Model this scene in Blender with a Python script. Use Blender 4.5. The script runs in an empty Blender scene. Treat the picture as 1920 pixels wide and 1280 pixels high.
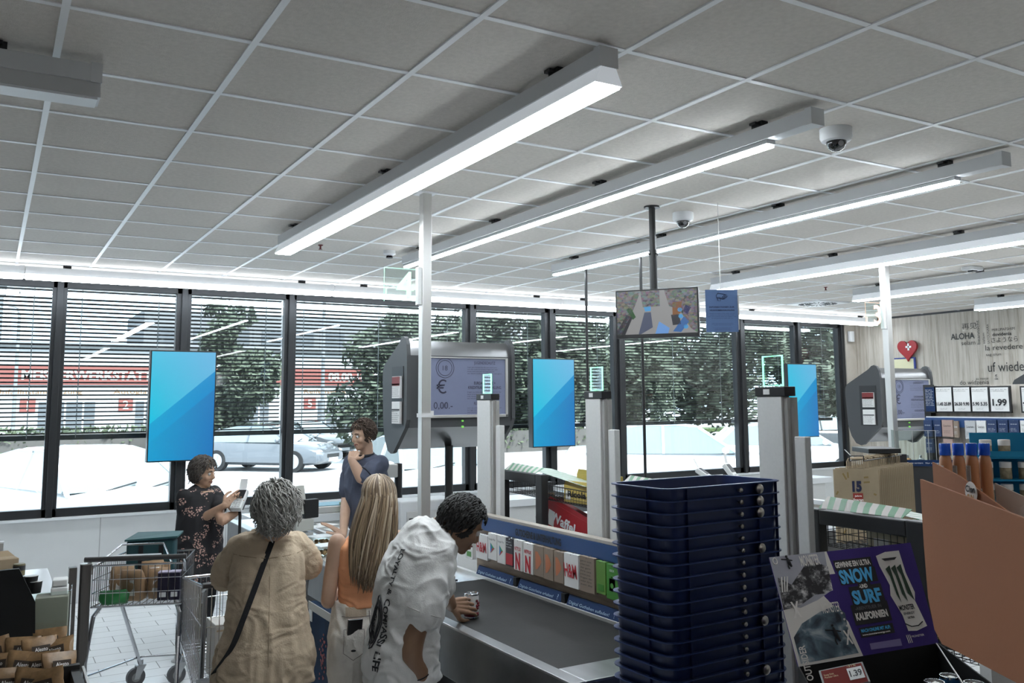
import bpy, bmesh, math, random
from mathutils import Vector, Matrix, Euler, noise
from mathutils.bvhtree import BVHTree
random.seed(7)
PI = math.pi
C = bpy.context.scene.collection
sc = bpy.context.scene
# ------------------------------------------------------------------ camera
CAMH = 1.95
CR = Vector((0.8583431, -0.5130129, -0.0080562)); CU = Vector((-0.0538700, -0.1057248, 0.9929352)); CF = Vector((0.5102403, 0.8518451, 0.1183842))
FPX, PCX, PCY = 1677.303, 990.334, 553.249
cam_d = bpy.data.cameras.new('camera'); cam = bpy.data.objects.new('camera', cam_d); C.objects.link(cam)
cam.matrix_world = Matrix(((CR.x, CU.x, -CF.x, 0), (CR.y, CU.y, -CF.y, 0), (CR.z, CU.z, -CF.z, CAMH), (0, 0, 0, 1)))
cam_d.sensor_width = 36; cam_d.sensor_fit = 'HORIZONTAL'; cam_d.lens = FPX / 1920 * 36
cam_d.shift_x = (960 - PCX) / 1920; cam_d.shift_y = (PCY - 640) / 1920
cam_d.clip_start = 0.02; cam_d.clip_end = 500
sc.camera = cam
def at(u, v, ax, val):
    d = CR * ((u - PCX) / FPX) - CU * ((v - PCY) / FPX) + CF
    o = Vector((0, 0, CAMH)); return o + d * ((val - o[ax]) / d[ax])
def pd(u, v, zc):
    return Vector((0, 0, CAMH)) + (CR * ((u - PCX) / FPX) - CU * ((v - PCY) / FPX) + CF) * zc
# ------------------------------------------------------------------ world, exposure
sc.view_settings.view_transform = 'Standard'; sc.view_settings.look = 'None'
sc.view_settings.gamma = 1; sc.view_settings.use_curve_mapping = False
sc.view_settings.exposure = 0.0
W = bpy.data.worlds.new('sky'); sc.world = W; W.use_nodes = True
nt = W.node_tree; nt.nodes.clear()
o_ = nt.nodes.new('ShaderNodeOutputWorld'); b_ = nt.nodes.new('ShaderNodeBackground')
tc = nt.nodes.new('ShaderNodeTexCoord'); nz = nt.nodes.new('ShaderNodeTexNoise'); rp = nt.nodes.new('ShaderNodeValToRGB')
mp = nt.nodes.new('ShaderNodeMapping'); mp.inputs['Scale'].default_value = (1, 1, 3)
nz.inputs['Scale'].default_value = 2.0; nz.inputs['Detail'].default_value = 5
rp.color_ramp.elements[0].color = (0.66, 0.82, 1.0, 1); rp.color_ramp.elements[0].position = .35
rp.color_ramp.elements[1].color = (0.88, 0.95, 1.0, 1); rp.color_ramp.elements[1].position = .65
nt.links.new(tc.outputs['Generated'], mp.inputs[0]); nt.links.new(mp.outputs[0], nz.inputs['Vector'])
nt.links.new(nz.outputs['Fac'], rp.inputs[0]); nt.links.new(rp.outputs[0], b_.inputs[0]); nt.links.new(b_.outputs[0], o_.inputs[0])
b_.inputs[1].default_value = 4.2
# high hazy sun above the shop roof, lighting the car park from our side
sd = bpy.data.lights.new('sun', 'SUN'); sd.energy = 12; sd.angle = math.radians(25); sd.color = (1, .98, .95)
so = bpy.data.objects.new('sun', sd); C.objects.link(so); so.rotation_euler = (math.radians(38), math.radians(14), 0)
# ------------------------------------------------------------------ materials
_M = {}
def mat(name, col=(.5, .5, .5), rough=.5, metal=0, var=0, vscale=8, bump=0, bscale=60, emit=None, es=1, trans=0, alpha=1, spec=.5, stretch=None, ior=1.45, coat=0):
    if name in _M: return _M[name]
    m = bpy.data.materials.new(name); m.use_nodes = True; t = m.node_tree; b = t.nodes['Principled BSDF']
    b.inputs['Base Color'].default_value = (*col, 1); b.inputs['Roughness'].default_value = rough; b.inputs['Metallic'].default_value = metal
    b.inputs['Specular IOR Level'].default_value = spec; b.inputs['IOR'].default_value = ior
    b.inputs['Transmission Weight'].default_value = trans; b.inputs['Alpha'].default_value = alpha; b.inputs['Coat Weight'].default_value = coat
    if emit: b.inputs['Emission Color'].default_value = (*emit, 1); b.inputs['Emission Strength'].default_value = es
    if var or bump:
        tc = t.nodes.new('ShaderNodeTexCoord'); mp = t.nodes.new('ShaderNodeMapping'); t.links.new(tc.outputs['Object'], mp.inputs[0])
        if stretch: mp.inputs['Scale'].default_value = stretch
    if var:
        n = t.nodes.new('ShaderNodeTexNoise'); n.inputs['Scale'].default_value = vscale; n.inputs['Detail'].default_value = 6
        r = t.nodes.new('ShaderNodeValToRGB'); r.color_ramp.elements[0].position = .3; r.color_ramp.elements[1].position = .7
        r.color_ramp.elements[0].color = (*[c * (1 - var) for c in col], 1); r.color_ramp.elements[1].color = (*[min(1, c * (1 + var)) for c in col], 1)
        t.links.new(mp.outputs[0], n.inputs['Vector']); t.links.new(n.outputs['Fac'], r.inputs[0]); t.links.new(r.outputs[0], b.inputs['Base Color'])
    if bump:
        n2 = t.nodes.new('ShaderNodeTexNoise'); n2.inputs['Scale'].default_value = bscale; n2.inputs['Detail'].default_value = 4
        bp = t.nodes.new('ShaderNodeBump'); bp.inputs['Strength'].default_value = bump; bp.inputs['Distance'].default_value = .01
        t.links.new(mp.outputs[0], n2.inputs['Vector']); t.links.new(n2.outputs['Fac'], bp.inputs['Height']); t.links.new(bp.outputs[0], b.inputs['Normal'])
    _M[name] = m; return m
def ramp_mat(name, build, rough=.6, metal=0):
    """material whose base colour comes from build(tree, object_coords) -> colour socket"""
    if name in _M: return _M[name]
    m = bpy.data.materials.new(name); m.use_nodes = True; t = m.node_tree; b = t.nodes['Principled BSDF']
    b.inputs['Roughness'].default_value = rough; b.inputs['Metallic'].default_value = metal
    tc = t.nodes.new('ShaderNodeTexCoord'); t.links.new(build(t, tc.outputs['Object']), b.inputs['Base Color'])
    _M[name] = m; return m
def N(t, typ, **kw):
    n = t.nodes.new(typ)
    for k, v in kw.items():
        if k.startswith('i_'): n.inputs[k[2:].replace('_', ' ')].default_value = v
        else: setattr(n, k, v)
    return n
def ramp(t, src, stops, interp='LINEAR'):
    r = t.nodes.new('ShaderNodeValToRGB'); cr = r.color_ramp; cr.interpolation = interp
    while len(cr.elements) > 1: cr.elements.remove(cr.elements[-1])
    cr.elements[0].position = stops[0][0]; cr.elements[0].color = (*stops[0][1], 1)
    for p_, c_ in stops[1:]:
        e = cr.elements.new(p_); e.color = (*c_, 1)
    t.links.new(src, r.inputs[0]); return r.outputs[0]
def mixc(t, fac, a, b):
    m = t.nodes.new('ShaderNodeMix'); m.data_type = 'RGBA'
    for s, v in ((m.inputs[0], fac), (m.inputs[6], a), (m.inputs[7], b)):
        if isinstance(v, bpy.types.NodeSocket): t.links.new(v, s)
        elif isinstance(v, tuple): s.default_value = (*v, 1)
        else: s.default_value = v
    return m.outputs[2]
def glass_mat(name, tint=(.93, .97, .97), refl=1.0):
    if name in _M: return _M[name]
    m = bpy.data.materials.new(name); m.use_nodes = True; t = m.node_tree; t.nodes.clear()
    o = t.nodes.new('ShaderNodeOutputMaterial'); mx = t.nodes.new('ShaderNodeMixShader'); tr = t.nodes.new('ShaderNodeBsdfTransparent'); g = t.nodes.new('ShaderNodeBsdfGlossy'); f = t.nodes.new('ShaderNodeFresnel')
    tr.inputs[0].default_value = (*tint, 1); g.inputs[0].default_value = (refl, refl, refl, 1); g.inputs['Roughness'].default_value = .01; ge = t.nodes.new('ShaderNodeNewGeometry'); mr = t.nodes.new('ShaderNodeMapRange'); mr.inputs['To Min'].default_value = 1.5; mr.inputs['To Max'].default_value = 1 / 1.5
    t.links.new(ge.outputs['Backfacing'], mr.inputs['Value']); t.links.new(mr.outputs[0], f.inputs[0])
    t.links.new(f.outputs[0], mx.inputs[0]); t.links.new(tr.outputs[0], mx.inputs[1]); t.links.new(g.outputs[0], mx.inputs[2]); t.links.new(mx.outputs[0], o.inputs[0])
    _M[name] = m; return m
# ------------------------------------------------------------------ mesh building
class MB:
    def __init__(s): s.bm = bmesh.new(); s.mi = 0
    def _f(s, vs):
        try: f = s.bm.faces.new(vs); f.material_index = s.mi; return f
        except ValueError: return None
    def box(s, x0, x1, y0, y1, z0, z1, M=None, bev=0):
        ps = [Vector((x, y, z)) for x in (x0, x1) for y in (y0, y1) for z in (z0, z1)]
        if M is not None: ps = [M @ p for p in ps]
        v = [s.bm.verts.new(p) for p in ps]
        fs = [s._f([v[i] for i in q]) for q in ((0, 1, 3, 2), (4, 6, 7, 5), (0, 4, 5, 1), (2, 3, 7, 6), (0, 2, 6, 4), (1, 5, 7, 3))]
        if bev:
            es = {e for f in fs for e in f.edges}
            r = bmesh.ops.bevel(s.bm, geom=list(es), offset=bev, segments=2, affect='EDGES', profile=.5)
            for f in r['faces']: f.material_index = s.mi
        return s
    def tube(s, pts, r, n=8, closed=False, caps=True):
        pts = [Vector(p) for p in pts]; L = len(pts)
        rs = r if isinstance(r, (list, tuple)) else [r] * L
        rings = []; up = None
        for i, p in enumerate(pts):
            a = pts[(i - 1) % L] if (closed or i > 0) else p; b = pts[(i + 1) % L] if (closed or i < L - 1) else p
            d = (b - a)
            if d.length < 1e-9: d = Vector((0, 0, 1))
            d.normalize()
            if up is None: up = Vector((0, 0, 1)) if abs(d.z) < .9 else Vector((1, 0, 0))
            x = d.cross(up)
            if x.length < 1e-6: x = d.orthogonal()
            x.normalize(); y = x.cross(d).normalized(); up = y
            rings.append([s.bm.verts.new(p + x * (rs[i] * math.cos(2 * PI * k / n)) + y * (rs[i] * math.sin(2 * PI * k / n))) for k in range(n)])
        for i in range(L if closed else L - 1):
            A, B = rings[i], rings[(i + 1) % L]
            for k in range(n): s._f([A[k], A[(k + 1) % n], B[(k + 1) % n], B[k]])
        if caps and not closed: s._f(rings[0][::-1]); s._f(rings[-1])
        return s
    def cyl(s, p, q, r, n=16, r2=None): return s.tube([p, q], [r, r if r2 is None else r2], n)
    def lathe(s, prof, c=(0, 0, 0), n=24, M=None):
        c = Vector(c); rings = []
        for r, z in prof:
            ring = []
            for k in range(n):
                p = Vector((r * math.cos(2 * PI * k / n), r * math.sin(2 * PI * k / n), z))
                if M is not None: p = M @ p
                ring.append(s.bm.verts.new(c + p))
            rings.append(ring)
        for A, B in zip(rings, rings[1:]):
            for k in range(n): s._f([A[k], A[(k + 1) % n], B[(k + 1) % n], B[k]])
        s._f(rings[0][::-1]); s._f(rings[-1]); return s
    def prism(s, poly, vec):
        """extrude a 3D polygon by vec"""
        vec = Vector(vec); a = [s.bm.verts.new(Vector(p)) for p in poly]; b = [s.bm.verts.new(Vector(p) + vec) for p in poly]; n = len(a)
        s._f(a[::-1]); s._f(b)
        for i in range(n): s._f([a[i], a[(i + 1) % n], b[(i + 1) % n], b[i]])
        return s
    def poly(s, pts): s._f([s.bm.verts.new(Vector(p)) for p in pts]); return s
    def loft(s, rings, caps=True):
        R = [[s.bm.verts.new(Vector(p)) for p in r] for r in rings]; n = len(R[0])
        for A, B in zip(R, R[1:]):
            for k in range(n): s._f([A[k], A[(k + 1) % n], B[(k + 1) % n], B[k]])
        if caps: s._f(R[0][::-1]); s._f(R[-1])
        return s
    def sphere(s, c, r, sc_=(1, 1, 1), M=None, u=16, v=10):
        c = Vector(c); rings = []
        for j in range(1, v):
            a = PI * j / v; ring = []
            for k in range(u):
                b = 2 * PI * k / u; p = Vector((r * sc_[0] * math.sin(a) * math.cos(b), r * sc_[1] * math.sin(a) * math.sin(b), -r * sc_[2] * math.cos(a)))
                if M is not None: p = M @ p
                ring.append(c + p)
            rings.append(ring)
        return s.loft(rings)
    def mesh(s, name, smooth=False):
        bmesh.ops.recalc_face_normals(s.bm, faces=s.bm.faces)
        me = bpy.data.meshes.new(name); s.bm.to_mesh(me); s.bm.free()
        if smooth:
            for p in me.polygons: p.use_smooth = True
        return me
    def obj(s, name, mats, parent=None, loc=None, smooth=False):
        me = s.mesh(name, smooth)
        if not isinstance(mats, (list, tuple)): mats = [mats]
        for m in mats: me.materials.append(m)
        o = bpy.data.objects.new(name, me); C.objects.link(o)
        if smooth == 'auto':
            me.polygons.foreach_set('use_smooth', [True] * len(me.polygons)); me.set_sharp_from_angle(angle=math.radians(35))
        if parent: o.parent = parent
        if loc is not None: o.location = loc
        return o
def tag(o, label=None, cat=None, group=None, kind=None):
    if label: o['label'] = label
    if cat: o['category'] = cat
    if group: o['group'] = group
    if kind: o['kind'] = kind
    return o
def thing(name, loc, label, cat, group=None, rz=0):
    o = bpy.data.objects.new(name, None); C.objects.link(o); o.location = loc; o.rotation_euler = (0, 0, rz); o.empty_display_size = .1
    return tag(o, label, cat, group)
def struct(o): o['kind'] = 'structure'; return o
def copy_tree(o, parent=None):
    c = o.copy(); C.objects.link(c); c.parent = parent
    for ch in [x for x in bpy.data.objects if x.parent == o]: copy_tree(ch, c)
    return c
# lettering: builds flat glyph meshes standing in the plane (right, up)
_tc = {}
def glyphs(s, size=1.0, bold=0.0, spacing=1.0):
    key = (s, bold, spacing)
    if key not in _tc:
        cu = bpy.data.curves.new('t', 'FONT'); cu.body = s; cu.size = 1; cu.resolution_u = 3; cu.offset = bold; cu.space_character = spacing
        ob = bpy.data.objects.new('t', cu); me = bpy.data.meshes.new_from_object(ob)
        vs = [v.co.copy() for v in me.vertices]; fs = [tuple(p.vertices) for p in me.polygons]
        bpy.data.objects.remove(ob); bpy.data.curves.remove(cu); bpy.data.meshes.remove(me)
        _tc[key] = (vs, fs)
    return _tc[key]
def write(mb, s, origin, right, up, h, width=None, align='c', bold=0.0, lift=.0015, mi=0, shear=0, spacing=1.0, thick=0):
    """adds the words s to mesh builder mb; h = cap height in metres; origin = baseline anchor"""
    vs, fs = glyphs(s, bold=bold, spacing=spacing)
    if not vs: return
    right = Vector(right).normalized(); up = Vector(up).normalized(); nrm = right.cross(up)
    x0 = min(v.x for v in vs); x1 = max(v.x for v in vs); sc_ = h / .7; w = (x1 - x0) * sc_; sx = sc_
    if width: sx = sc_ * width / w; w = width
    off = {'l': 0, 'c': -w / 2, 'r': -w}[align]; o = Vector(origin); old = mb.mi; mb.mi = mi
    nv = [mb.bm.verts.new(o + right * ((v.x - x0) * sx + off + shear * v.y * sc_) + up * (v.y * sc_) + nrm * lift) for v in vs]
    for f in fs: mb._f([nv[i] for i in f])
    mb.mi = old
def textlines(mb, origin, right, up, w, h, n, mi=0, rnd=.25, lift=.0015, align='l', seed=1, words=None):
    """rows of small print, as words"""
    right = Vector(right).normalized(); up = Vector(up).normalized(); R = random.Random(seed)
    wl = words or 'die und der bitte hier mit ihre fragen sie uns an der kasse oder im markt wir beraten gern zum preis von allen artikeln'.split()
    for i in range(n):
        ln = ' '.join(R.choice(wl) for _ in range(max(1, int(w / (h * 4.2)))))
        ww = w * (1 - rnd * R.random()); o = Vector(origin) - up * (i * h * 1.9)
        if align == 'c': o = o + right * (w / 2)
        write(mb, ln, o, right, up, h, width=ww, align=align, lift=lift, mi=mi)

# ================================================================== ROOM
CE = 3.285; WY = 10.2; WX = 12.6
white_m = mat('painted metal white', (.72, .73, .74), .4)
dark_fr = mat('anthracite aluminium', (.045, .047, .05), .38, .6)
steel = mat('brushed steel', (.42, .43, .44), .3, .95, var=.12, vscale=14, stretch=(1, .08, 1))
chrome = mat('chrome wire', (.5, .51, .53), .22, 1)
black_p = mat('black plastic', (.012, .012, .013), .42)
def tilemat(t, c):
    mp = N(t, 'ShaderNodeMapping'); t.links.new(c, mp.inputs[0])
    br = N(t, 'ShaderNodeTexBrick', i_Scale=1.0, i_Mortar_Size=.003, i_Brick_Width=.4, i_Row_Height=.2)
    br.inputs['Color1'].default_value = (.80, .82, .83, 1); br.inputs['Color2'].default_value = (.76, .78, .79, 1); br.inputs['Mortar'].default_value = (.2, .2, .2, 1)
    t.links.new(mp.outputs[0], br.inputs['Vector']); return br.outputs['Color']
floor_m = ramp_mat('floor tiles', tilemat, .13); floor_m.node_tree.nodes['Principled BSDF'].inputs['IOR'].default_value = 1.65
MB().box(-6, WX + .1, -6, WY + .05, -.1, 0).obj('floor', floor_m)
struct(bpy.data.objects['floor'])
ceil_m = mat('mineral ceiling tile', (.60, .56, .515), .95, var=.06, vscale=45, bump=.25, bscale=160)
struct(MB().box(-6, WX + .1, -6, WY + .3, CE, CE + .12).obj('ceiling', ceil_m))
bar_m = mat('ceiling grid bar', (.84, .85, .86), .4)
g = MB()
for i in range(-9, 21):
    x = .148 + .625 * i; g.box(x - .013, x + .013, -5.9, WY, CE - .006, CE)
for j in range(-14, 12):
    y = 3.255 + .625 * j; g.box(-5.9, WX, y - .013, y + .013, CE - .005, CE)
struct(g.obj('trim_1', bar_m))
plain = mat('plain back wall', (.33, .32, .31), .9)
struct(MB().box(-6.1, -6, -6, WY, 0, CE).obj('wall_left', plain)); struct(MB().box(-6, WX, -6.1, -6, 0, CE).obj('wall_front', plain))
# window wall
def panels(t, c):
    sx = N(t, 'ShaderNodeSeparateXYZ'); t.links.new(c, sx.inputs[0])
    md = N(t, 'ShaderNodeMath', operation='PINGPONG'); md.inputs[1].default_value = .62; ad = N(t, 'ShaderNodeMath', operation='ADD'); ad.inputs[1].default_value = 8.89
    t.links.new(sx.outputs[0], ad.inputs[0]); t.links.new(ad.outputs[0], md.inputs[0])
    n = N(t, 'ShaderNodeTexNoise', i_Scale=3.0, i_Detail=8.0); t.links.new(c, n.inputs['Vector'])
    base = ramp(t, n.outputs[0], [(.3, (.60, .61, .61)), (.7, (.65, .66, .66))])
    return mixc(t, ramp(t, md.outputs[0], [(0, (1, 1, 1)), (.006, (0, 0, 0))], 'LINEAR'), base, (.25, .26, .26))
panel_m = ramp_mat('window wall panelling', panels, .6)
struct(MB().box(-6, WX, WY, WY + .25, 0, .825).obj('wall_back', panel_m))
struct(MB().box(-6, WX + .1, WY - .03, WY + .08, .825, .85).obj('trim_2', mat('white sill', (.8, .82, .84), .3)))
mull = [(-1.86, -1.7), (.491, .626), (1.683, 1.836), (2.859, 2.993), (5.173, 5.335), (6.372, 6.552), (7.514, 7.717), (9.853, 10.05), (11.128, 11.301), (12.17, 12.345)]
m = MB()
for a, b in mull:
    m.box((a + b) / 2 - .022, (a + b) / 2 + .022, WY + .0, WY + .16, .85, CE); m.box((a + b) / 2 - .03, (a + b) / 2 + .03, WY - .03, WY + .02, .85, CE, bev=.004)
struct(m.box(-6, -1.86, WY + .02, WY + .2, .85, CE).obj('trim_3', dark_fr))
pane_m = glass_mat('window glass', (.90, .95, .96))
slat_m = mat('dark blind slat', (.012, .014, .016), .8, spec=.15)
blindside = ['leftmost window, beside the tree-free sky', 'wide sky with the workshop building behind it', 'window left of the first screen']
bl_names = ['leftmost, cut by the photo edge', 'second from left, behind the first blue screen', 'third from left, a leafy tree behind it', 'wide one with pole four in front of it', 'narrow one just left of the second blue screen', 'narrow one just right of the second blue screen', 'wide one behind the hanging monitor', 'narrow one just left of the third blue screen', 'narrow one at the wood-panelled corner']
for i in range(len(mull) - 1):
    a = sum(mull[i]) / 2 + .022; b = sum(mull[i + 1]) / 2 - .022; fl = (mull[i][1] - mull[i][0]) / 2 - .022; fr_ = (mull[i + 1][1] - mull[i + 1][0]) / 2 - .022
    e = struct(thing('window_%d' % (i + 1), ((a + b) / 2, WY + .06, .85), None, None)); w = (b - a) / 2
    f = MB(); z1 = 3.30 - .85 - .04; fy = .05
    for x0, x1, q0, q1 in ((-w, -w + fl, 0, z1), (w - fr_, w, 0, z1), (-w, w, 0, .085), (-w, w, z1 - .12, z1)): f.box(x0, x1, -fy, fy, q0, q1, bev=.006)
    f.obj('window_frame', dark_fr, e)
    MB().box(-w + .04, w - .04, -.004, .004, .07, z1 - .10).obj('window_pane', pane_m, e)
    t = thing('window_blind', ((a + b) / 2, WY + .28, 1.62), 'dark slatted outside blind, ' + bl_names[i], 'blind', 'slatted blinds outside the window wall')
    s = MB(); ww = w - .01
    for k in range(36):
        z = .045 + k * .0435; tilt = .006
        s.prism([(-ww, -.03, z + tilt), (-ww, -.03, z + tilt + .003), (-ww, 0, z + .008), (-ww, .03, z - tilt + .003), (-ww, .03, z - tilt), (-ww, 0, z + .005)], (2 * ww, 0, 0))
    s.obj('slats', slat_m, t)
    MB().box(-ww, ww, -.035, .035, -.02, .03).obj('bottom_rail', dark_fr, t)
    for sx_ in ([-w + .2, w - .2] if w < .8 else [-w + .2, 0, w - .2]):
        MB().box(sx_ - .004, sx_ + .004, -.036, -.032, 0, 1.62).obj('cord', mat('blind cord', (.25, .26, .27), .6), t)
struct(MB().box(-6, WX, WY + .2, WY + .4, CE - .09, CE + .1).obj('trim_4', dark_fr))
# right wall, oak boards
def oak(t, c):
    mp = N(t, 'ShaderNodeMapping'); mp.inputs['Scale'].default_value = (1, 9, .55); t.links.new(c, mp.inputs[0])
    n = N(t, 'ShaderNodeTexNoise', i_Scale=2.2, i_Detail=9.0, i_Roughness=.65, i_Distortion=.4); t.links.new(mp.outputs[0], n.inputs['Vector'])
    return ramp(t, n.outputs[0], [(.3, (.29, .25, .20)), (.5, (.45, .41, .355)), (.7, (.55, .52, .47))])
oak_m = ramp_mat('limed oak boards', oak, .6)
struct(MB().box(WX, WX + .1, -6, WY + .1, 0, CE).obj('wall_right', oak_m)); struct(MB().box(WX - .02, WX, -6, WY, CE - .03, CE).obj('trim_5', dark_fr))
struct(MB().box(12.345, WX, WY, WY + .2, .85, CE).obj('trim_6', oak_m))
# greetings on the oak wall (they run towards the window, read from inside)
ink = mat('black vinyl lettering', (.02, .02, .02), .5)
cn = [('再见', 1804, 617, 1832, 9), ('ALOHA', 1783, 637, 1828, 11), ('selam', 1803, 647, 1829, 8), ('MIRUPAFSHIM', 1860, 621, 1903, 5), ('dovidenia', 1861, 630, 1897, 6), ('さようなら', 1859, 642, 1909, 8), ('la revedere', 1848, 657, 1918, 10), ('sag olun', 1849, 667, 1877, 5), ('uf wiederluege', 1853, 697, 1975, 18), ('au revoir', 1830, 712, 1854, 5), ('do widzenia', 1800, 721, 1855, 8)]
for s, u0, v0, u1, hp in cn:
    a = at(u0, v0, 0, WX - .01); b = at(u1, v0, 0, WX - .01); h = abs(at(u0, v0 - hp, 0, WX - .01).z - a.z)
    mb = MB(); write(mb, s, a, (0, -1, 0), (0, 0, 1), h, width=abs(b.y - a.y), align='l', bold=.02 if s in ('ALOHA', 'dovidenia') else 0)
    tag(mb.obj('wall_lettering', ink), 'black wall greeting reading %s on the oak wall' % s, 'lettering', 'greetings on the oak wall')
for s, u0, v0, v1, w in (('beannacht', 1838, 645, 600, 7), ('salam', 1847, 644, 624, 5), ('SAYOUNARA', 1856, 644, 607, 5), ('ja', 1870, 712, 701, 7)):
    a = at(u0, v0, 0, WX - .01); b = at(u0, v1, 0, WX - .01); h = abs(at(u0 - w, v0, 0, WX - .01).y - a.y)
    mb = MB(); write(mb, s, a, (0, 0, 1), (0, 1, 0), h * .8, width=b.z - a.z, align='l')
    tag(mb.obj('wall_lettering', ink), 'black wall greeting reading %s, written upwards on the oak wall' % s, 'lettering', 'greetings on the oak wall')
# heart sign with white cross on the wall
hp_ = at(1697, 655, 0, WX - .03); t = thing('pharmacy_sign', (hp_.x, hp_.y, hp_.z - .45), 'cream and blue wall sign topped by a red heart with white cross', 'sign')
mb = MB(); mb.box(-.01, .01, -.15, .3, -.35, .30, bev=.005).obj('sign_board', mat('sign cream', (.62, .6, .40), .5), t)
mb = MB(); mb.box(-.012, .008, .3, .33, -.35, .27); mb.box(-.012, .008, -.18, -.15, -.35, .3); mb.box(-.012, .008, -.18, .33, .3, .32); mb.obj('sign_border', mat('sign blue', (.03, .05, .22), .5), t)
mb = MB(); write(mb, 'LiDL', (-.013, .25, -.1), (0, -1, 0), (0, 0, 1), .17, bold=.03, align='l', width=.4); mb.obj('sign_lettering', mat('sign blue', (.03, .05, .22)), t)
hv = []
for k in range(40):
    a = 2 * PI * k / 40; hv.append((-.05, -.011 * 16 * math.sin(a) ** 3 - .07, .0115 * (13 * math.cos(a) - 5 * math.cos(2 * a) - 2 * math.cos(3 * a) - math.cos(4 * a)) + .45))
mb = MB(); mb.prism(hv, (.04, 0, 0)); h = mb.obj('heart', mat('heart red', (.30, .015, .02), .4), t)
mb = MB(); mb.box(-.056, -.05, -.15, -.05, .47, .50); mb.box(-.056, -.05, -.115, -.085, .43, .54); mb.obj('white_cross', white_m, h)
pb = at(1583, 610, 1, WY - .05); mb = MB(); mb.box(-.05, .05, -.03, .03, -.09, .09, bev=.008)
tag(mb.obj('motion_sensor', white_m, loc=(12.42, WY - .06, 3.0)), 'small white sensor box at the top of the window corner', 'sensor')
# ------------------------------------------------------------------ light fixtures
lamp_e = mat('lit lamp diffuser', (.9, .95, 1), .4, emit=(.86, .94, 1), es=50)
lamp_w = mat('lit window lamp diffuser', (.9, .95, 1), .4, emit=(.86, .94, 1), es=26)
lamp_s = mat('lit lamp side diffuser', (.85, .87, .9), .35, emit=(.86, .93, 1), es=.3)
lamp_sw = mat('lit window lamp side', (.85, .87, .9), .35, emit=(.86, .93, 1), es=19)
lamp_fill = mat('added fill lamp diffuser', (.9, .95, 1), .4, emit=(.95, .95, .95), es=12)  # glow of the added fill lamps behind the viewer
rail_m = mat('fixture rail', (.56, .57, .58), .4)
off_m = mat('unlit diffuser', (.7, .71, .72), .3)
def fixture(name, x, y0, y1, label, kind, along='y', emis=None, group='ceiling strip lights', lamp_off=0, z=CE, grp=True):
    L = y1 - y0
    t = thing(name, (x, (y0 + y1) / 2, z) if along == 'y' else ((y0 + y1) / 2, x, z), label, 'lamp', group, 0 if along == 'y' else PI / 2)
    h = L / 2; s = 1 if along == 'y' else -1
    mb = MB(); mb.box(-.04, .04, -h, h, -.105, -.035, bev=.003); mb.box(-.042, .042, -h - .004, -h + .035, -.108, -.03); mb.obj('rail', rail_m, t)
    k = max(2, int(L / 1.1))
    for i in range(k):
        yy = -h + .35 + i * (L - .7) / (k - 1); mb = MB(); mb.box(-.02, .02, yy - .035, yy + .035, -.036, -.001); mb.box(-.05, -.02, yy - .02, yy + .02, -.02, -.008); mb.obj('hanger', black_p, t)
    if kind == 'wide':
        dz_ = .03 if emis is lamp_w else 0
        mb = MB(); mb.prism([(-.033, -h, -.105), (.033, -h, -.105), (.062, -h, -.172 + dz_), (-.062, -h, -.172 + dz_)], (0, L, 0)); b = mb.obj('lamp_body', lamp_sw if emis is lamp_w else lamp_s, t)
        MB().box(-.056, .056, -h + .01, h - .01, -.180 + dz_, -.172 + dz_).obj('diffuser', emis or lamp_e, t)
    else:
        y_0 = -h + lamp_off; mb = MB(); mb.box(-.028, .028, y_0, h, -.125, -.105, bev=.003); mb.obj('lamp_body', rail_m, t)
        mb = MB(); n = int((h - y_0) / .07)
        for i in range(n):
            a = y_0 + i * (h - y_0) / n; mb.box(-.024, .024, a + .004, a + (h - y_0) / n - .004, -.139, -.125, bev=.004)
        mb.obj('diffuser', emis or lamp_e, t)
    return t
fixture('strip_light', 1.90, 2.58, 6.90, 'widest bright strip light running from the top middle towards the windows', 'wide')
fixture('strip_light', 3.13, 2.68, 7.35, 'slim dotted strip light passing just left of the larger dome camera', 'slim', lamp_off=.28)
fixture('strip_light', 4.58, 2.68, 7.15, 'slim dotted strip light passing between the two dome cameras', 'slim', lamp_off=.28)
fixture('strip_light', 6.6, 2.68, 7.15, 'strip light whose far end is above the blue notice', 'wide')
fixture('strip_light', 8.8, 2.68, 7.1, 'strip light crossed by the pole with the L3 sign', 'wide')
fixture('strip_light', 11.2, 2.68, 7.1, 'farthest strip light, close above the oak wall', 'wide')
for i, x in enumerate((-1.2, 2.0, 4.7)):  # unseen lamps added behind the viewer to brighten the foreground
    fixture('strip_light', x, -4.6, .45, 'added unseen fill strip light behind the viewer, ' + ['left one', 'middle one', 'right one'][i], 'wide', emis=lamp_fill)
fixture('strip_light', 3.72, -3.0, .30, 'unlit strip light at the upper left edge, running parallel to the windows', 'wide', along='x', emis=off_m)
bpy.data.objects[[o.name for o in bpy.data.objects if o.get('label', '').startswith('unlit')][0]].children[-2].data.materials[0] = rail_m
for i, (a, b) in enumerate(((-2.2, .21), (.22, 3.2), (3.21, 6.2), (6.21, 9.2), (9.21, 12.3))):
    fixture('window_strip_light', 9.56, a, b, ['leftmost length of the long lamp row above the windows', 'length of the lamp row above the first blue screen', 'length of the lamp row behind pole four', 'length of the lamp row behind the hanging monitor', 'last length of the lamp row, ending at the oak wall'][i], 'wide', along='x', emis=lamp_w, group='lamp row above the windows')
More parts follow.
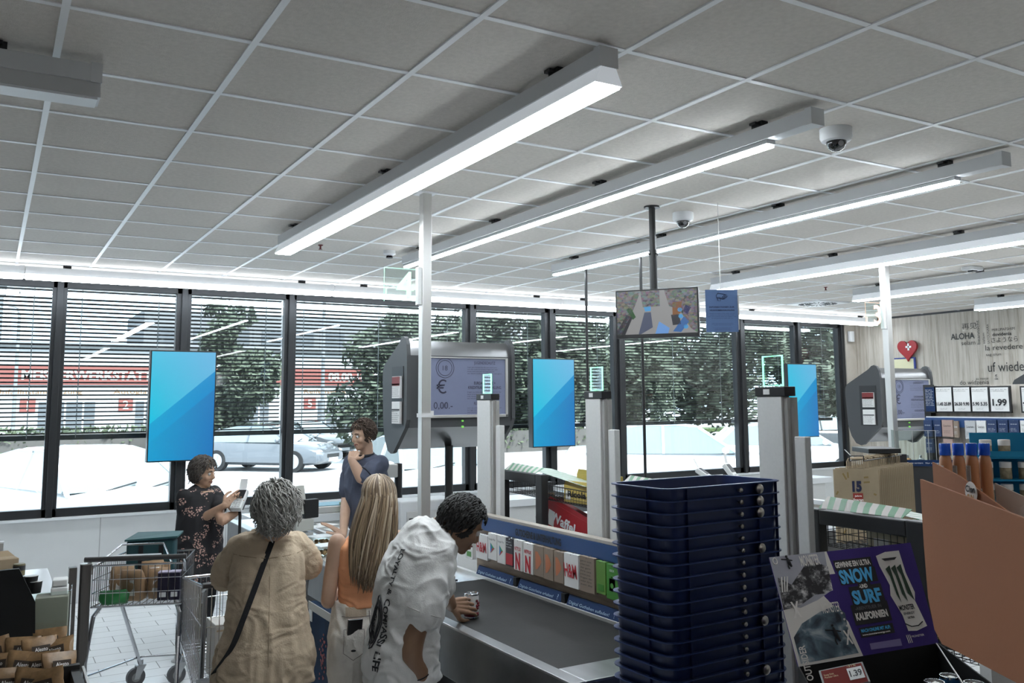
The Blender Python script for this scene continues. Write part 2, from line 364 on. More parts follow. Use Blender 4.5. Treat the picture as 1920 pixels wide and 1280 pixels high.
# dome cameras, detectors
def dome_cam(x, y, s, label):
    t = thing('dome_camera', (x, y, CE), label, 'camera', 'ceiling dome cameras')
    mb = MB(); mb.lathe([(.078 * s, 0), (.078 * s, -.045 * s), (.07 * s, -.062 * s), (.05 * s, -.066 * s)], n=32); mb.obj('housing', white_m, t, smooth='auto')
    mb = MB(); mb.lathe([(.051 * s, -.06 * s), (.048 * s, -.08 * s), (.036 * s, -.1 * s), (.018 * s, -.112 * s), (.004, -.115 * s)], n=24); mb.obj('dome', mat('smoked dome', (.01, .01, .012), .08, coat=1), t, smooth=True)
    mb = MB(); mb.cyl((-.02 * s, -.045 * s, -.085 * s), (-.012 * s, -.03 * s, -.08 * s), .014 * s); mb.obj('lens', chrome, t)
dome_cam(3.54, 2.92, 1.0, 'larger white dome camera with smoked dome at the upper right')
dome_cam(4.19, 4.83, .95, 'smaller white dome camera right of the black monitor pole')
t = thing('smoke_detector', (2.96, 7.32, CE), 'round white smoke detector left of the L4 pole', 'detector')
MB().lathe([(.055, 0), (.055, -.03), (.035, -.04), (.03, -.045)], n=24).obj('base', white_m, t, smooth='auto'); mb = MB()
for k in range(8):
    a = k * PI / 4; mb.box(-.028, .028, -.003, .003, -.06, -.045, M=Matrix.Rotation(a, 4, 'Z'))
mb.lathe([(.03, -.06), (.03, -.066)], n=16); mb.obj('sensor_cage', mat('dark grey plastic', (.08, .08, .08), .5), t)
p_ = at(1823, 500, 2, CE); t = thing('motion_detector', p_, 'small white box detector on the ceiling near the oak wall', 'detector'); MB().box(-.1, .1, -.06, .06, -.04, 0, bev=.01).obj('housing', white_m, t); MB().box(-.04, .04, -.03, .03, -.055, -.038, bev=.005).obj('sensor', black_p, t)
for u, v, lb in ((601, 459, 'tiny dark red sprinkler head right of the widest strip light'), (1548, 538, 'tiny dark red sprinkler head near the L3 sign')):
    p_ = at(u, v, 2, CE); t = thing('sprinkler_head', p_, lb, 'sprinkler', 'ceiling sprinklers'); MB().lathe([(.022, 0), (.02, -.006), (.008, -.01), (.008, -.035), (.016, -.036), (.016, -.04)], n=12).obj('body', mat('dark red metal', (.12, .01, .01), .5), t)
p_ = at(1475, 562, 2, CE); t = thing('air_diffuser', (.148 + .625 * 15.5, 3.255 + .625 * 8.5, CE), 'square white swirl air outlet set in the ceiling grid', 'vent')
MB().box(-.3, .3, -.3, .3, -.014, -.006, bev=.003).obj('plate', white_m, t); mb = MB()
for k in range(24):
    a = k * PI / 12
    for r in (.1, .19): mb.box(r, r + .07, -.006, .006, -.018, -.0135, M=Matrix.Rotation(a, 4, 'Z'))
mb.obj('slots', mat('dark grey plastic', (.08, .08, .08)), t)
# ------------------------------------------------------------------ blue screens on the window posts
def screenmat(t, c):
    sx = N(t, 'ShaderNodeSeparateXYZ'); t.links.new(c, sx.inputs[0])
    def lin(a, b, k):
        m1 = N(t, 'ShaderNodeMath', operation='MULTIPLY'); m1.inputs[1].default_value = a; t.links.new(sx.outputs[0], m1.inputs[0])
        m2 = N(t, 'ShaderNodeMath', operation='MULTIPLY_ADD'); m2.inputs[1].default_value = b; t.links.new(sx.outputs[2], m2.inputs[0]); t.links.new(m1.outputs[0], m2.inputs[2])
        m3 = N(t, 'ShaderNodeMath', operation='ADD'); m3.inputs[1].default_value = k; t.links.new(m2.outputs[0], m3.inputs[0]); return m3.outputs[0]
    up = ramp(t, lin(.7, .3, .4), [(.15, (.0, .60, .86)), (.9, (.18, .50, .84))])
    band = ramp(t, lin(.6, -.1, .5), [(.25, (.0, .44, .78)), (.8, (.0, .24, .66))])
    low = ramp(t, lin(.9, -.1, .5), [(.2, (.0, .40, .74)), (.9, (.01, .18, .56))])
    g1 = N(t, 'ShaderNodeMath', operation='GREATER_THAN'); g1.inputs[1].default_value = 0; t.links.new(lin(1.0, -1.15, .10), g1.inputs[0])
    g2 = N(t, 'ShaderNodeMath', operation='GREATER_THAN'); g2.inputs[1].default_value = 0; t.links.new(lin(1.0, -1.15, -.12), g2.inputs[0])
    return mixc(t, g2.outputs[0], mixc(t, g1.outputs[0], up, band), low)
scm = ramp_mat('blue screen picture', screenmat, .25)
tt = scm.node_tree; bb = tt.nodes['Principled BSDF']; tt.links.new(bb.inputs['Base Color'].links[0].from_socket, bb.inputs['Emission Color']); bb.inputs['Emission Strength'].default_value = .85
tt.links.remove(bb.inputs['Base Color'].links[0]); bb.inputs['Base Color'].default_value = (.01, .01, .01, 1)
for x, lb in ((1.735, 'upright blue advertising screen left of all, above the woman in the floral dress'), (6.345, 'upright blue advertising screen in the middle of the window wall, left of the green-lit gate'), (11.0, 'upright blue advertising screen on the right, left of the farther kiosk')):
    t = thing('advertising_screen', (x, 9.97, 1.94), lb, 'screen', 'blue screens on the window posts')
    MB().box(-.33, .33, -.015, .09, -.575, .575, bev=.004).obj('casing', black_p, t); MB().box(-.318, .318, -.018, -.0155, -.562, .562).obj('display', scm, t)
    MB().box(-.06, .26, .09, .2, -.2, .2).obj('wall_bracket', dark_fr, t)

# ================================================================== OUTSIDE
GZ = -.15
def ground(t, c):
    n = N(t, 'ShaderNodeTexNoise', i_Scale=.6, i_Detail=8.0); t.links.new(c, n.inputs['Vector'])
    br = N(t, 'ShaderNodeTexBrick', i_Scale=1.0, i_Mortar_Size=.01, i_Brick_Width=.4, i_Row_Height=.2); br.inputs['Color1'].default_value = (.50, .51, .52, 1); br.inputs['Color2'].default_value = (.46, .47, .48, 1); br.inputs['Mortar'].default_value = (.36, .37, .38, 1)
    t.links.new(c, br.inputs['Vector']); return mixc(t, ramp(t, n.outputs[0], [(.3, (0, 0, 0)), (.7, (.4, .4, .4))]), br.outputs['Color'], (.40, .41, .42))
MB().box(-60, 140, WY + .25, 160, GZ - .1, GZ).obj('car_park', ramp_mat('light paving', ground, .8)); tag(bpy.data.objects['car_park'], 'pale paved car park outside the windows', 'ground', kind='structure')
curb = mat('kerb stone', (.34, .34, .35), .9, var=.1)
a = at(310, 905, 2, GZ); b = at(645, 880, 2, GZ)
def slab(name, P0, P1, w, h, m, label, cat, kind=None):
    P0 = Vector(P0); P1 = Vector(P1); d = (P1 - P0).normalized(); n = Vector((-d.y, d.x, 0)) * w / 2; mb = MB()
    mb.prism([P0 - n, P1 - n, P1 + n, P0 + n], (0, 0, h)); return tag(mb.obj(name, m), label, cat, kind=kind)
slab('kerb', (a.x - 4, 23.6, GZ), (16, 23.6, GZ), .25, .13, curb, 'pale kerb strip edging the planted bed across the car park', 'kerb')
grassm = mat('grass', (.10, .15, .05), .95, var=.35, vscale=3)
slab('grass_verge', (17.5, 21, GZ), (46, 21, GZ), 3, .14, grassm, 'green grass verge seen below the right-hand blind', 'grass', 'stuff')
slab('grass_verge', (-20, 47.5, GZ), (60, 47.5, GZ), 3, .2, grassm, 'far grass strip in front of the workshop building', 'grass', 'stuff')
# workshop building
wb = thing('workshop_building', (12, 56, GZ), 'long white workshop building with a red sign band, seen through the blinds', 'building')
bw = mat('workshop wall', (.32, .33, .34), .8); redb = mat('red sign band', (.20, .065, .055), .6)
MB().box(-34, 14, 0, 12, 0, 5.4).obj('wall', bw, wb); MB().box(-34, 14, -.15, 0, 3.25, 4.3).obj('sign_band', redb, wb)
MB().box(-34, 14, -.3, 12, 5.4, 5.6).obj('roof_edge', mat('roof grey', (.2, .2, .21), .7), wb)
mb = MB(); write(mb, 'MEISTERWERKSTATT', (-10.6, -.17, 3.55), (1, 0, 0), (0, 0, 1), .5, width=6.6, align='l', bold=.04); write(mb, '08.00-16.00', (6.5, -.17, 3.55), (1, 0, 0), (0, 0, 1), .5, width=3.4, align='l', bold=.04)
mb.obj('sign_lettering', mat('sign white', (.55, .55, .55)), wb)
mb = MB(); write(mb, 'Unfallinstandsetzung', (-11.8, -.02, 2.75), (1, 0, 0), (0, 0, 1), .25, width=4.2, align='l', mi=0); write(mb, 'Autoglasservice  TUV', (-6, -.02, 2.75), (1, 0, 0), (0, 0, 1), .25, width=5, align='l'); write(mb, 'Reifenservice   Auspuff   Bremsen', (5, -.02, 2.75), (1, 0, 0), (0, 0, 1), .25, width=8, align='l'); mb.obj('service_lettering', mat('ochre letters', (.25, .13, .05)), wb)
doorm = mat('workshop gate grey', (.10, .11, .12), .5)
for i, (x, n) in enumerate(((-10.6, '1'), (-5.7, '2'), (-.9, '3'), (5.0, '5'), (9.3, '8'))):
    f = MB().box(x + .9, x + 3.7, -.03, 0, .3, 2.3).obj('gate', doorm, wb); mb = MB()
    for k in (1.1, 1.9, 2.8): mb.box(x + k - .05 + .3, x + k + .05 + .3, -.05, -.03, .3, 2.3)
    mb.box(x + .9, x + 3.7, -.05, -.03, 1.25, 1.35); mb.obj('glazing_bars', bw, f)
    f = MB().box(x, x + .75, -.06, 0, 1.75, 2.5).obj('number_plate', redb, wb); mb = MB(); write(mb, n, (x + .37, -.065, 1.88), (1, 0, 0), (0, 0, 1), .48); mb.obj('number', mat('sign white', (.55, .55, .55)), f)
ob_ = thing('office_building', (26, 75, GZ), 'tall pale grey building far behind the workshop', 'building'); MB().box(-16, 18, 0, 10, 0, 9.5).obj('wall', mat('pale facade', (.17, .175, .18), .8), ob_)
mb = MB()
for k in range(12): mb.box(-15 + k * 2.7, -13.3 + k * 2.7, -.05, 0, 6.6, 8.2)
mb.obj('window_row', doorm, ob_)
ob_ = thing('tower_block', (-2.5, 80, GZ), 'grey block standing at the left edge beyond the workshop', 'building'); MB().box(-6, 3, 0, 8, 0, 11.5).obj('wall', mat('pale facade', (.17, .175, .18)), ob_); MB().box(-6.2, 3.2, -.2, 8.2, 11.5, 11.8).obj('roof', doorm, ob_)
# lamp posts
postm = mat('lamp post grey', (.22, .23, .24), .5)
for x, y, h, lb in ((13.0, 40, 9.5, 'tall thin street lamp post rising behind the wide blind'), (.9, 44, 6.0, 'short lamp post with bent top at the left edge outside')):
    t = thing('street_lamp', (x, y, GZ), lb, 'street lamp'); MB().tube([(0, 0, 0), (0, 0, h)], [.09, .06], 10).obj('pole', postm, t); MB().tube([(0, 0, h), (-.1, 0, h + .3), (-.5, 0, h + .4), (-.9, 0, h + .35)], .05, 8).obj('arm', postm, t); MB().box(-1.3, -.7, -.12, .12, h + .25, h + .36, bev=.03).obj('lamp_head', postm, t)
# trees
def leafmat(name, c1, c2):
    def f(t, c):
        n = N(t, 'ShaderNodeTexNoise', i_Scale=1.3, i_Detail=6.0); t.links.new(c, n.inputs['Vector']); return ramp(t, n.outputs[0], [(.35, tuple(x * .8 for x in c1)), (.65, tuple(x * .8 for x in c2))])
    return ramp_mat(name, f, .7)
leaf_a = leafmat('tree leaves', (.05, .068, .045), (.13, .16, .11)); leaf_b = leafmat('hedge leaves', (.045, .065, .035), (.13, .16, .09)); bark = mat('bark', (.08, .075, .07), .9)
def crown(blobs, n, size, seed):
    R = random.Random(seed); bm = MB(); tot = sum(b[3] ** 2 for b in blobs)
    for bx, by, bz, br in blobs:
        for _ in range(int(n * br ** 2 / tot)):
            d = Vector((R.gauss(0, 1), R.gauss(0, 1), R.gauss(0, 1))).normalized() * br * (R.random() ** .35); c = Vector((bx, by, bz)) + Vector((d.x, d.y, d.z * .85))
            u = Vector((R.gauss(0, 1), R.gauss(0, 1), R.gauss(0, 1))).normalized(); v = u.orthogonal().normalized(); s_ = size * R.uniform(.6, 1.4)
            bm.poly([c - u * s_, c + v * s_ * .5, c + u * s_, c - v * s_ * .5])
    return bm
def tree(x, y, h, w, label, seed, n=5200, size=.17, trunk=.15):
    R = random.Random(seed); t = thing('tree', (x, y, GZ), label, 'tree', 'trees beyond the car park')
    bl = [(R.uniform(-w, w) * .55 * (1 - abs(k - .45)), R.uniform(-w, w) * .5, h * (.24 + .7 * k), w * (.62 - .42 * k) * R.uniform(.8, 1.15)) for k in [i / 13 for i in range(14)]]
    crown(bl, n, size, seed).obj('crown', leaf_a, t)
    mb = MB(); mb.tube([(0, 0, 0), (.05, 0, h * .4), (0, .1, h * .9)], [trunk, trunk * .7, .03], 8)
    for k in range(7):
        z = h * (.25 + .08 * k); a = k * 2.2; mb.tube([(0, 0, z), (math.cos(a) * w * .4, math.sin(a) * w * .4, z + w * .35)], [.06, .015], 6)
    mb.obj('trunk', bark, t)
def hx(u, y): return at(u, 750, 1, y).x
tree(hx(430, 36), 36, 6.3, 2.3, 'round leafy tree seen through the blind right of the first blue screen', 1)
tree(hx(745, 30), 30, 6.2, 2.5, 'leafy tree seen through the wide blind left of the kiosk', 2)
tree(hx(855, 33), 33, 6.6, 3.0, 'dense tree seen just right of pole four', 3)
for i, (u, y, h, w) in enumerate(((925, 40, 8, 3.6), (1010, 36, 7.6, 3.4), (1090, 41, 8.6, 3.8), (1190, 37, 8, 3.6), (1290, 42, 9, 4.2), (1390, 38, 9, 4.0), (1490, 42, 9.5, 4.4), (1570, 39, 9, 4), (1650, 44, 9, 4))):
    tree(hx(u, y), y, h, w, 'dark tree in the dense row outside, ' + ['right of the L4 pole', 'behind the second blue screen', 'behind the middle gate pillar', 'left of the hanging monitor', 'under the blue notice', 'behind the nearest gate pillar', 'behind the third blue screen', 'at the oak wall corner', 'hidden past the oak wall'][i], 20 + i, n=4200, size=.26)
# hedges
def hedge(x0, x1, y, h, label, seed, d=.6):
    t = thing('hedge', ((x0 + x1) / 2, y, GZ), label, 'hedge'); R = random.Random(seed); mb = MB(); w = (x1 - x0) / 2
    for _ in range(int((x1 - x0) * 130)):
        c = Vector((R.uniform(-w, w), R.uniform(-d, d), R.uniform(.05, 1) ** .6 * h)); u = Vector((R.gauss(0, 1), R.gauss(0, 1), R.gauss(0, 1))).normalized(); v = u.orthogonal().normalized(); s_ = .12 * R.uniform(.6, 1.4); mb.poly([c - u * s_, c + v * s_ * .5, c + u * s_, c - v * s_ * .5])
    mb.obj('foliage', leaf_b, t); MB().box(-w, w, -d * .8, d * .8, 0, h * .8).obj('inner_twigs', bark, t)
hedge(-8, 11, 40, 1.25, 'low green hedge across the street in front of the workshop', 5)
hedge(14.5, 24, 33.6, 1.1, 'low hedge left of the dense tree row', 6)
hedge(10.8, 14.5, 26.5, .75, 'flowering low hedge just visible right of the kiosk', 7, .5)
# parking sign posts (bike racks)
for x, y in ((13.55, 24.6), (11.9, 25.4)):
    mb = MB(); mb.tube([(-.25, 0, 0), (-.25, 0, .75), (-.15, 0, .88), (.15, 0, .88), (.25, 0, .75), (.25, 0, 0)], .03, 8); tag(mb.obj('bicycle_stand', postm, loc=(x * .92 - 1.0, y, GZ)), 'bent steel bicycle stand on the far side of the car park' + (', the right one' if x > 12 else ', the left one'), 'bicycle stand', 'bicycle stands outside')
# cars
tyre = mat('tyre rubber', (.015, .015, .016), .8); rim = mat('alloy rim', (.45, .46, .48), .3, .9)
carglass = mat('car glass', (.26, .31, .32), .08, .6, coat=1); lampm = mat('car lamp glass', (.5, .52, .55), .1, coat=1); redlamp = mat('car tail lamp', (.35, .03, .02), .2)
def car(x, y, rz, L, Wd, Hh, paint, label, roofdark=False):
    """front of the car towards local +X"""
    t = thing('car', (x, y, GZ), label, 'car', 'cars outside the windows', rz)
    w = Wd / 2; g_ = .2
    # lower body stations along x: (x, z_bottom, z_shoulder, half width)
    st = [(-L / 2, .42, .62 * Hh, .78 * w), (-L / 2 + .12, .28, .70 * Hh, .93 * w), (-L * .33, g_, .72 * Hh, w), (-L * .1, g_, .69 * Hh, w), (L * .12, g_, .67 * Hh, w), (L * .24, g_, .65 * Hh, w), (L * .38, g_, .60 * Hh, .96 * w), (L / 2 - .15, .24, .50 * Hh, .86 * w), (L / 2, .34, .42 * Hh, .66 * w)]
    rings = []
    for sx_, zb, zs, hw in st:
        r = []
        for yy, zz in ((-.8, 0), (-1, .12), (-1, .55), (-.97, .8), (-.86, .95), (-.5, 1.0), (0, 1.02), (.5, 1.0), (.86, .95), (.97, .8), (1, .55), (1, .12), (.8, 0)): r.append((sx_, yy * hw, zb + (zs - zb) * zz))
        rings.append(r)
    b = MB().loft(rings).obj('body', paint, t, smooth='auto')
    # cabin: glass block and roof skin
    def cab(z0, z1, e0, e1, s0, s1):  # x extents at bottom and top
        return [[(xx, -s0 * w, z0) for xx in e0] , ]
    zr = Hh; zb = .64 * Hh
    prof = [(-L * .40, zb), (-L * .30, zr - .12), (-L * .16, zr - .01), (L * .0, zr), (L * .09, zr - .06), (L * .25, zb)]
    mb = MB(); mb.loft([[(px_, -w * (.93 - .22 * ((pz - zb) / (zr - zb))), pz) for px_, pz in prof], [(px_, w * (.93 - .22 * ((pz - zb) / (zr - zb))), pz) for px_, pz in prof]]); mb.obj('windows', carglass, t)
    mb = MB()
    top = [(-L * .31, zr - .13), (-L * .16, zr), (0, zr + .012), (L * .095, zr - .055)]
    rr = []
    for px_, pz in top: rr.append([(px_, yy * w * .74, pz + .02 * (1 - abs(yy)) - (.03 if abs(yy) > .95 else 0)) for yy in (-1, -.8, 0, .8, 1)] + [(px_, yy * w * .72, pz - .045) for yy in (1, -1)])
    mb.loft(rr); mb.obj('roof', paint, t, smooth='auto')
    mb = MB()
    for s_ in (-1, 1):
        mb.tube([(L * .26, s_ * w * .92, zb - .02), (L * .095, s_ * w * .73, zr - .07)], .035, 6); mb.tube([(-L * .06, s_ * w * .935, zb), (-L * .06, s_ * w * .735, zr - .03)], .03, 6); mb.tube([(-L * .41, s_ * w * .9, zb), (-L * .305, s_ * w * .73, zr - .12)], .06, 6)
    mb.obj('pillars', paint, t)
    for s_ in (-1, 1):
        q = MB().sphere((L * .2, s_ * (w + .09), zb + .07), .11, (.7, 1, .6)).obj('wing_mirror', paint, t, smooth=True)
        MB().sphere((L * .455, s_ * w * .66, .44 * Hh), .13, (1.3, 1.2, .5)).obj('headlamp', lampm, t, smooth=True)
        MB().sphere((-L * .475, s_ * w * .72, .56 * Hh), .13, (.6, 1.1, .7)).obj('tail_lamp', redlamp, t, smooth=True)
    mb = MB(); mb.box(L / 2 - .04, L / 2 + .01, -w * .4, w * .4, .3 * Hh, .38 * Hh, bev=.01); mb.obj('grille', black_p, t)
    mb = MB(); mb.box(L / 2 - .02, L / 2 + .025, -.26, .26, .22 * Hh, .22 * Hh + .11); mb.obj('licence_plate', white_m, t)
    mb = MB(); 
    for s_ in (-.35, .3): mb.tube([(L * .265, s_, zb - .0), (L * .235, s_ + .5, zb + .075)], .012, 5)
    mb.obj('wipers', black_p, t)
    for sx_ in (L * .31, -L * .29):
        for s_ in (-1, 1):
            a = MB(); a.cyl((sx_, s_ * (w - .2), .33), (sx_, s_ * (w + .012), .33), .33, 28); wh = a.obj('wheel', tyre, t, smooth='auto')
            a = MB(); a.lathe([(.215, 0), (.22, .012), (.2, .02), (.19, .004)], c=(sx_, s_ * (w + .012), .33), n=28, M=Matrix.Rotation(-s_ * PI / 2, 4, 'X'))
            for k in range(5):
                c_ = 2 * PI * k / 5; a.box(.02, .2, -.02, .02, 0, .014, M=Matrix.Translation((sx_, s_ * (w + .012), .33)) @ Matrix.Rotation(-s_ * PI / 2, 4, 'X') @ Matrix.Rotation(c_, 4, 'Z'))
            a.obj('rim', rim, wh)
    return t
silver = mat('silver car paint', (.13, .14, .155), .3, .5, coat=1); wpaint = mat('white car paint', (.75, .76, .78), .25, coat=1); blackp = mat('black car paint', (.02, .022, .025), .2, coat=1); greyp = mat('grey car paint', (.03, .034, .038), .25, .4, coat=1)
car(at(170, 880, 1, 14.2).x, 14.6, math.radians(-68), 4.5, 1.85, 1.5, wpaint, 'pale car parked nose-on right outside the left windows')
car(at(-10, 880, 1, 16).x - 1.6, 20.3, math.radians(98), 4.4, 1.8, 1.5, wpaint, 'white car cut by the left photo edge, its tail lamp showing')
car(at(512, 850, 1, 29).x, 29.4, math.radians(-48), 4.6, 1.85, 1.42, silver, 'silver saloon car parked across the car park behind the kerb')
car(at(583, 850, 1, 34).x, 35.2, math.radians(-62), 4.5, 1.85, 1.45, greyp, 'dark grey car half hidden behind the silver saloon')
car(at(900, 900, 1, 13.5).x, 15.6, math.radians(-96), 4.5, 1.85, 1.5, wpaint, 'white car outside behind the kiosk, headlamp beside the black post')
car(at(1285, 850, 1, 14.6).x, 14.9, math.radians(-38), 4.7, 1.9, 1.62, wpaint, 'large white car parked behind the crate stack, its side windows teal')
car(at(1470, 850, 1, 17).x + .3, 17.3, math.radians(-38), 4.5, 1.85, 1.48, wpaint, 'white car seen behind the nearest gate pillar')
car(at(1555, 810, 1, 24.5).x, 25.0, math.radians(-25), 4.5, 1.85, 1.45, blackp, 'black car on the grass verge right of the third blue screen')

# ================================================================== CHECKOUT LANES
bluem = mat('rail blue', (.013, .048, .15), .4); navy = mat('label navy', (.009, .025, .08), .6, spec=.2); greyl = mat('light grey panel', (.52, .52, .51), .55, var=.03, vscale=80)
whitep = mat('white print card', (.62, .62, .61), .6); paper = mat('paper white', (.7, .7, .69), .7); beltm = mat('black rubber belt', (.014, .0135, .013), .6, spec=.25, var=.3, vscale=5, bump=.05)
alu = mat('anodised aluminium', (.55, .54, .52), .35, .7); darkst = mat('dark steel frame', (.035, .036, .038), .45, .3); inkb = mat('print black', (.015, .015, .018), .6); inkw = mat('print white', (.6, .62, .64), .6); inkp = mat('print pale blue', (.30, .42, .55), .6)
def wood(t, c):
    mp = N(t, 'ShaderNodeMapping'); mp.inputs['Scale'].default_value = (1, 1.2, 14); t.links.new(c, mp.inputs[0])
    n = N(t, 'ShaderNodeTexNoise', i_Scale=2.6, i_Detail=9.0, i_Roughness=.7); t.links.new(mp.outputs[0], n.inputs['Vector'])
    return ramp(t, n.outputs[0], [(.3, (.14, .10, .065)), (.5, (.26, .19, .13)), (.7, (.33, .26, .18))])
woodm = ramp_mat('oak laminate', wood, .5)
def steelapron(t, c):
    n = N(t, 'ShaderNodeTexNoise', i_Scale=3.0, i_Detail=4.0); t.links.new(c, n.inputs['Vector']); return ramp(t, n.outputs[0], [(.3, (.17, .175, .18)), (.7, (.28, .285, .29))])
apron = ramp_mat('steel apron', steelapron, .34, .9)
def counter(x0, y0, label, belt=True, L=5.9, w=.73, z=.85, wn=.50):
    """customer side at x0, near end at y0"""
    t = thing('checkout_counter', (x0, y0, 0), label, 'checkout counter', 'checkout counters'); yb = 2.05
    mb = MB(); mb.box(.12, w, .1, 3.3, .0, .58); mb.box(.12, wn, 3.3, L, .0, .58); mb.obj('base_cabinet', mat('counter base dark', (.03, .03, .032), .6), t)
    mb = MB(); mb.box(0, .02, 0, L, z - .24, z + .005, bev=.004); mb.box(.0, w, 0, .02, z - .24, z + .005, bev=.004); mb.obj('apron', apron, t)
    mb = MB(); mb.box(0, .065, 0, L, z, z + .012, bev=.004); mb.box(.065, w, 0, .2, z, z + .012, bev=.004); mb.obj('steel_edge', steel, t)
    mb = MB(); mb.box(.065, w - .03, .2, yb, z - .02, z + .008, bev=.006); mb.obj('conveyor_belt', beltm, t)
    mb = MB(); mb.box(w - .03, w, .2, 3.3, z, z + .025, bev=.003); mb.box(wn - .03, wn, 3.3, L, z, z + .025, bev=.003); mb.box(wn - .03, w, 3.28, 3.31, z, z + .025); mb.obj('side_rail', alu, t)
    mb = MB(); mb.box(.065, w - .03, yb, 3.3, z - .03, z + .004); mb.box(.065, wn - .03, 3.3, L, z - .03, z + .004); mb.obj('packing_tray', mat('counter top steel', (.62, .64, .66), .22, .6), t)
    mb = MB(); mb.box(.25, .55, yb + .05, yb + .4, z + .004, z + .012, bev=.003); mb.obj('scanner_glass', mat('scanner glass', (.03, .03, .035), .1), t)
    mb = MB(); mb.box(.02, .12, .4, L - .3, .05, .08); mb.box(.02, .12, .4, L - .3, .32, .34)
    mb.obj('lower_shelf', darkst, t); return t
lane = counter(2.0, 3.03, 'long steel checkout counter with black belt where the white-shirted man stands')
# newspapers on the lower shelf
for i in range(9):
    y = 4.55 + i * .1 if i < 4 else 5.4 + i * .12; mb = MB(); mb.box(-.015, .015, -.045, .045, 0, .17 + .01 * (i % 3)); q = mb.obj('magazine', [paper, mat('paper beige', (.45, .38, .28)), mat('print red', (.3, .05, .04))][i % 3], loc=(2.05, y, .341))
    tag(q, 'magazine upright in the dark shelf below the counter edge', 'magazine', 'magazines below the steel counter')
# voucher panel beside the belt
PX_ = 2.745
t = thing('voucher_stand', (PX_, 4.0, .87), 'low oak panel with blue rail behind the belt, carrying the gift cards', 'panel')
MB().box(0, .05, -1.15, 1.25, 0, .335).obj('board', woodm, t)
MB().box(-.004, .054, -1.15, 1.25, .355, .372, bev=.002).obj('top_edge', mat('pale edge', (.33, .30, .26), .5), t)
r = MB().box(-.012, .0, -1.15, 1.25, .275, .355).obj('header_rail', bluem, t)
for y in (.73, -.30):
    mb = MB(); write(mb, 'GUTSCHEINE & UNTERHALTUNG', (-.013, y, .294), (0, -1, 0), (0, 0, 1), .038, width=.5, align='l', bold=.035); mb.obj('rail_lettering', inkb, r)
for i in range(4):
    y0 = 1.2 - i * .52; f = MB(); f.prism([(-.045, y0 - .48, 0.0), (-.022, y0 - .48, .055), (-.016, y0 - .48, .055), (-.039, y0 - .48, 0)], (0, .46, 0)); q = f.obj('price_strip', navy, t)
    mb = MB(); write(mb, ['Digital Guthaben aufladen!', 'Digitale Gutscheine erhalten!'][i % 2], (-.040, y0 - .04, .014), (0, -1, 0), (.023, 0, .055), .016, width=.36, align='l'); write(mb, '?', (-.040, y0 - .44, .014), (0, -1, 0), (.023, 0, .055), .028, align='l'); mb.obj('strip_lettering', inkp, q)
    mb = MB(); mb.box(-.04, -.01, y0 - .52, y0 - .485, 0, .055); mb.obj('strip_clip', black_p, t)
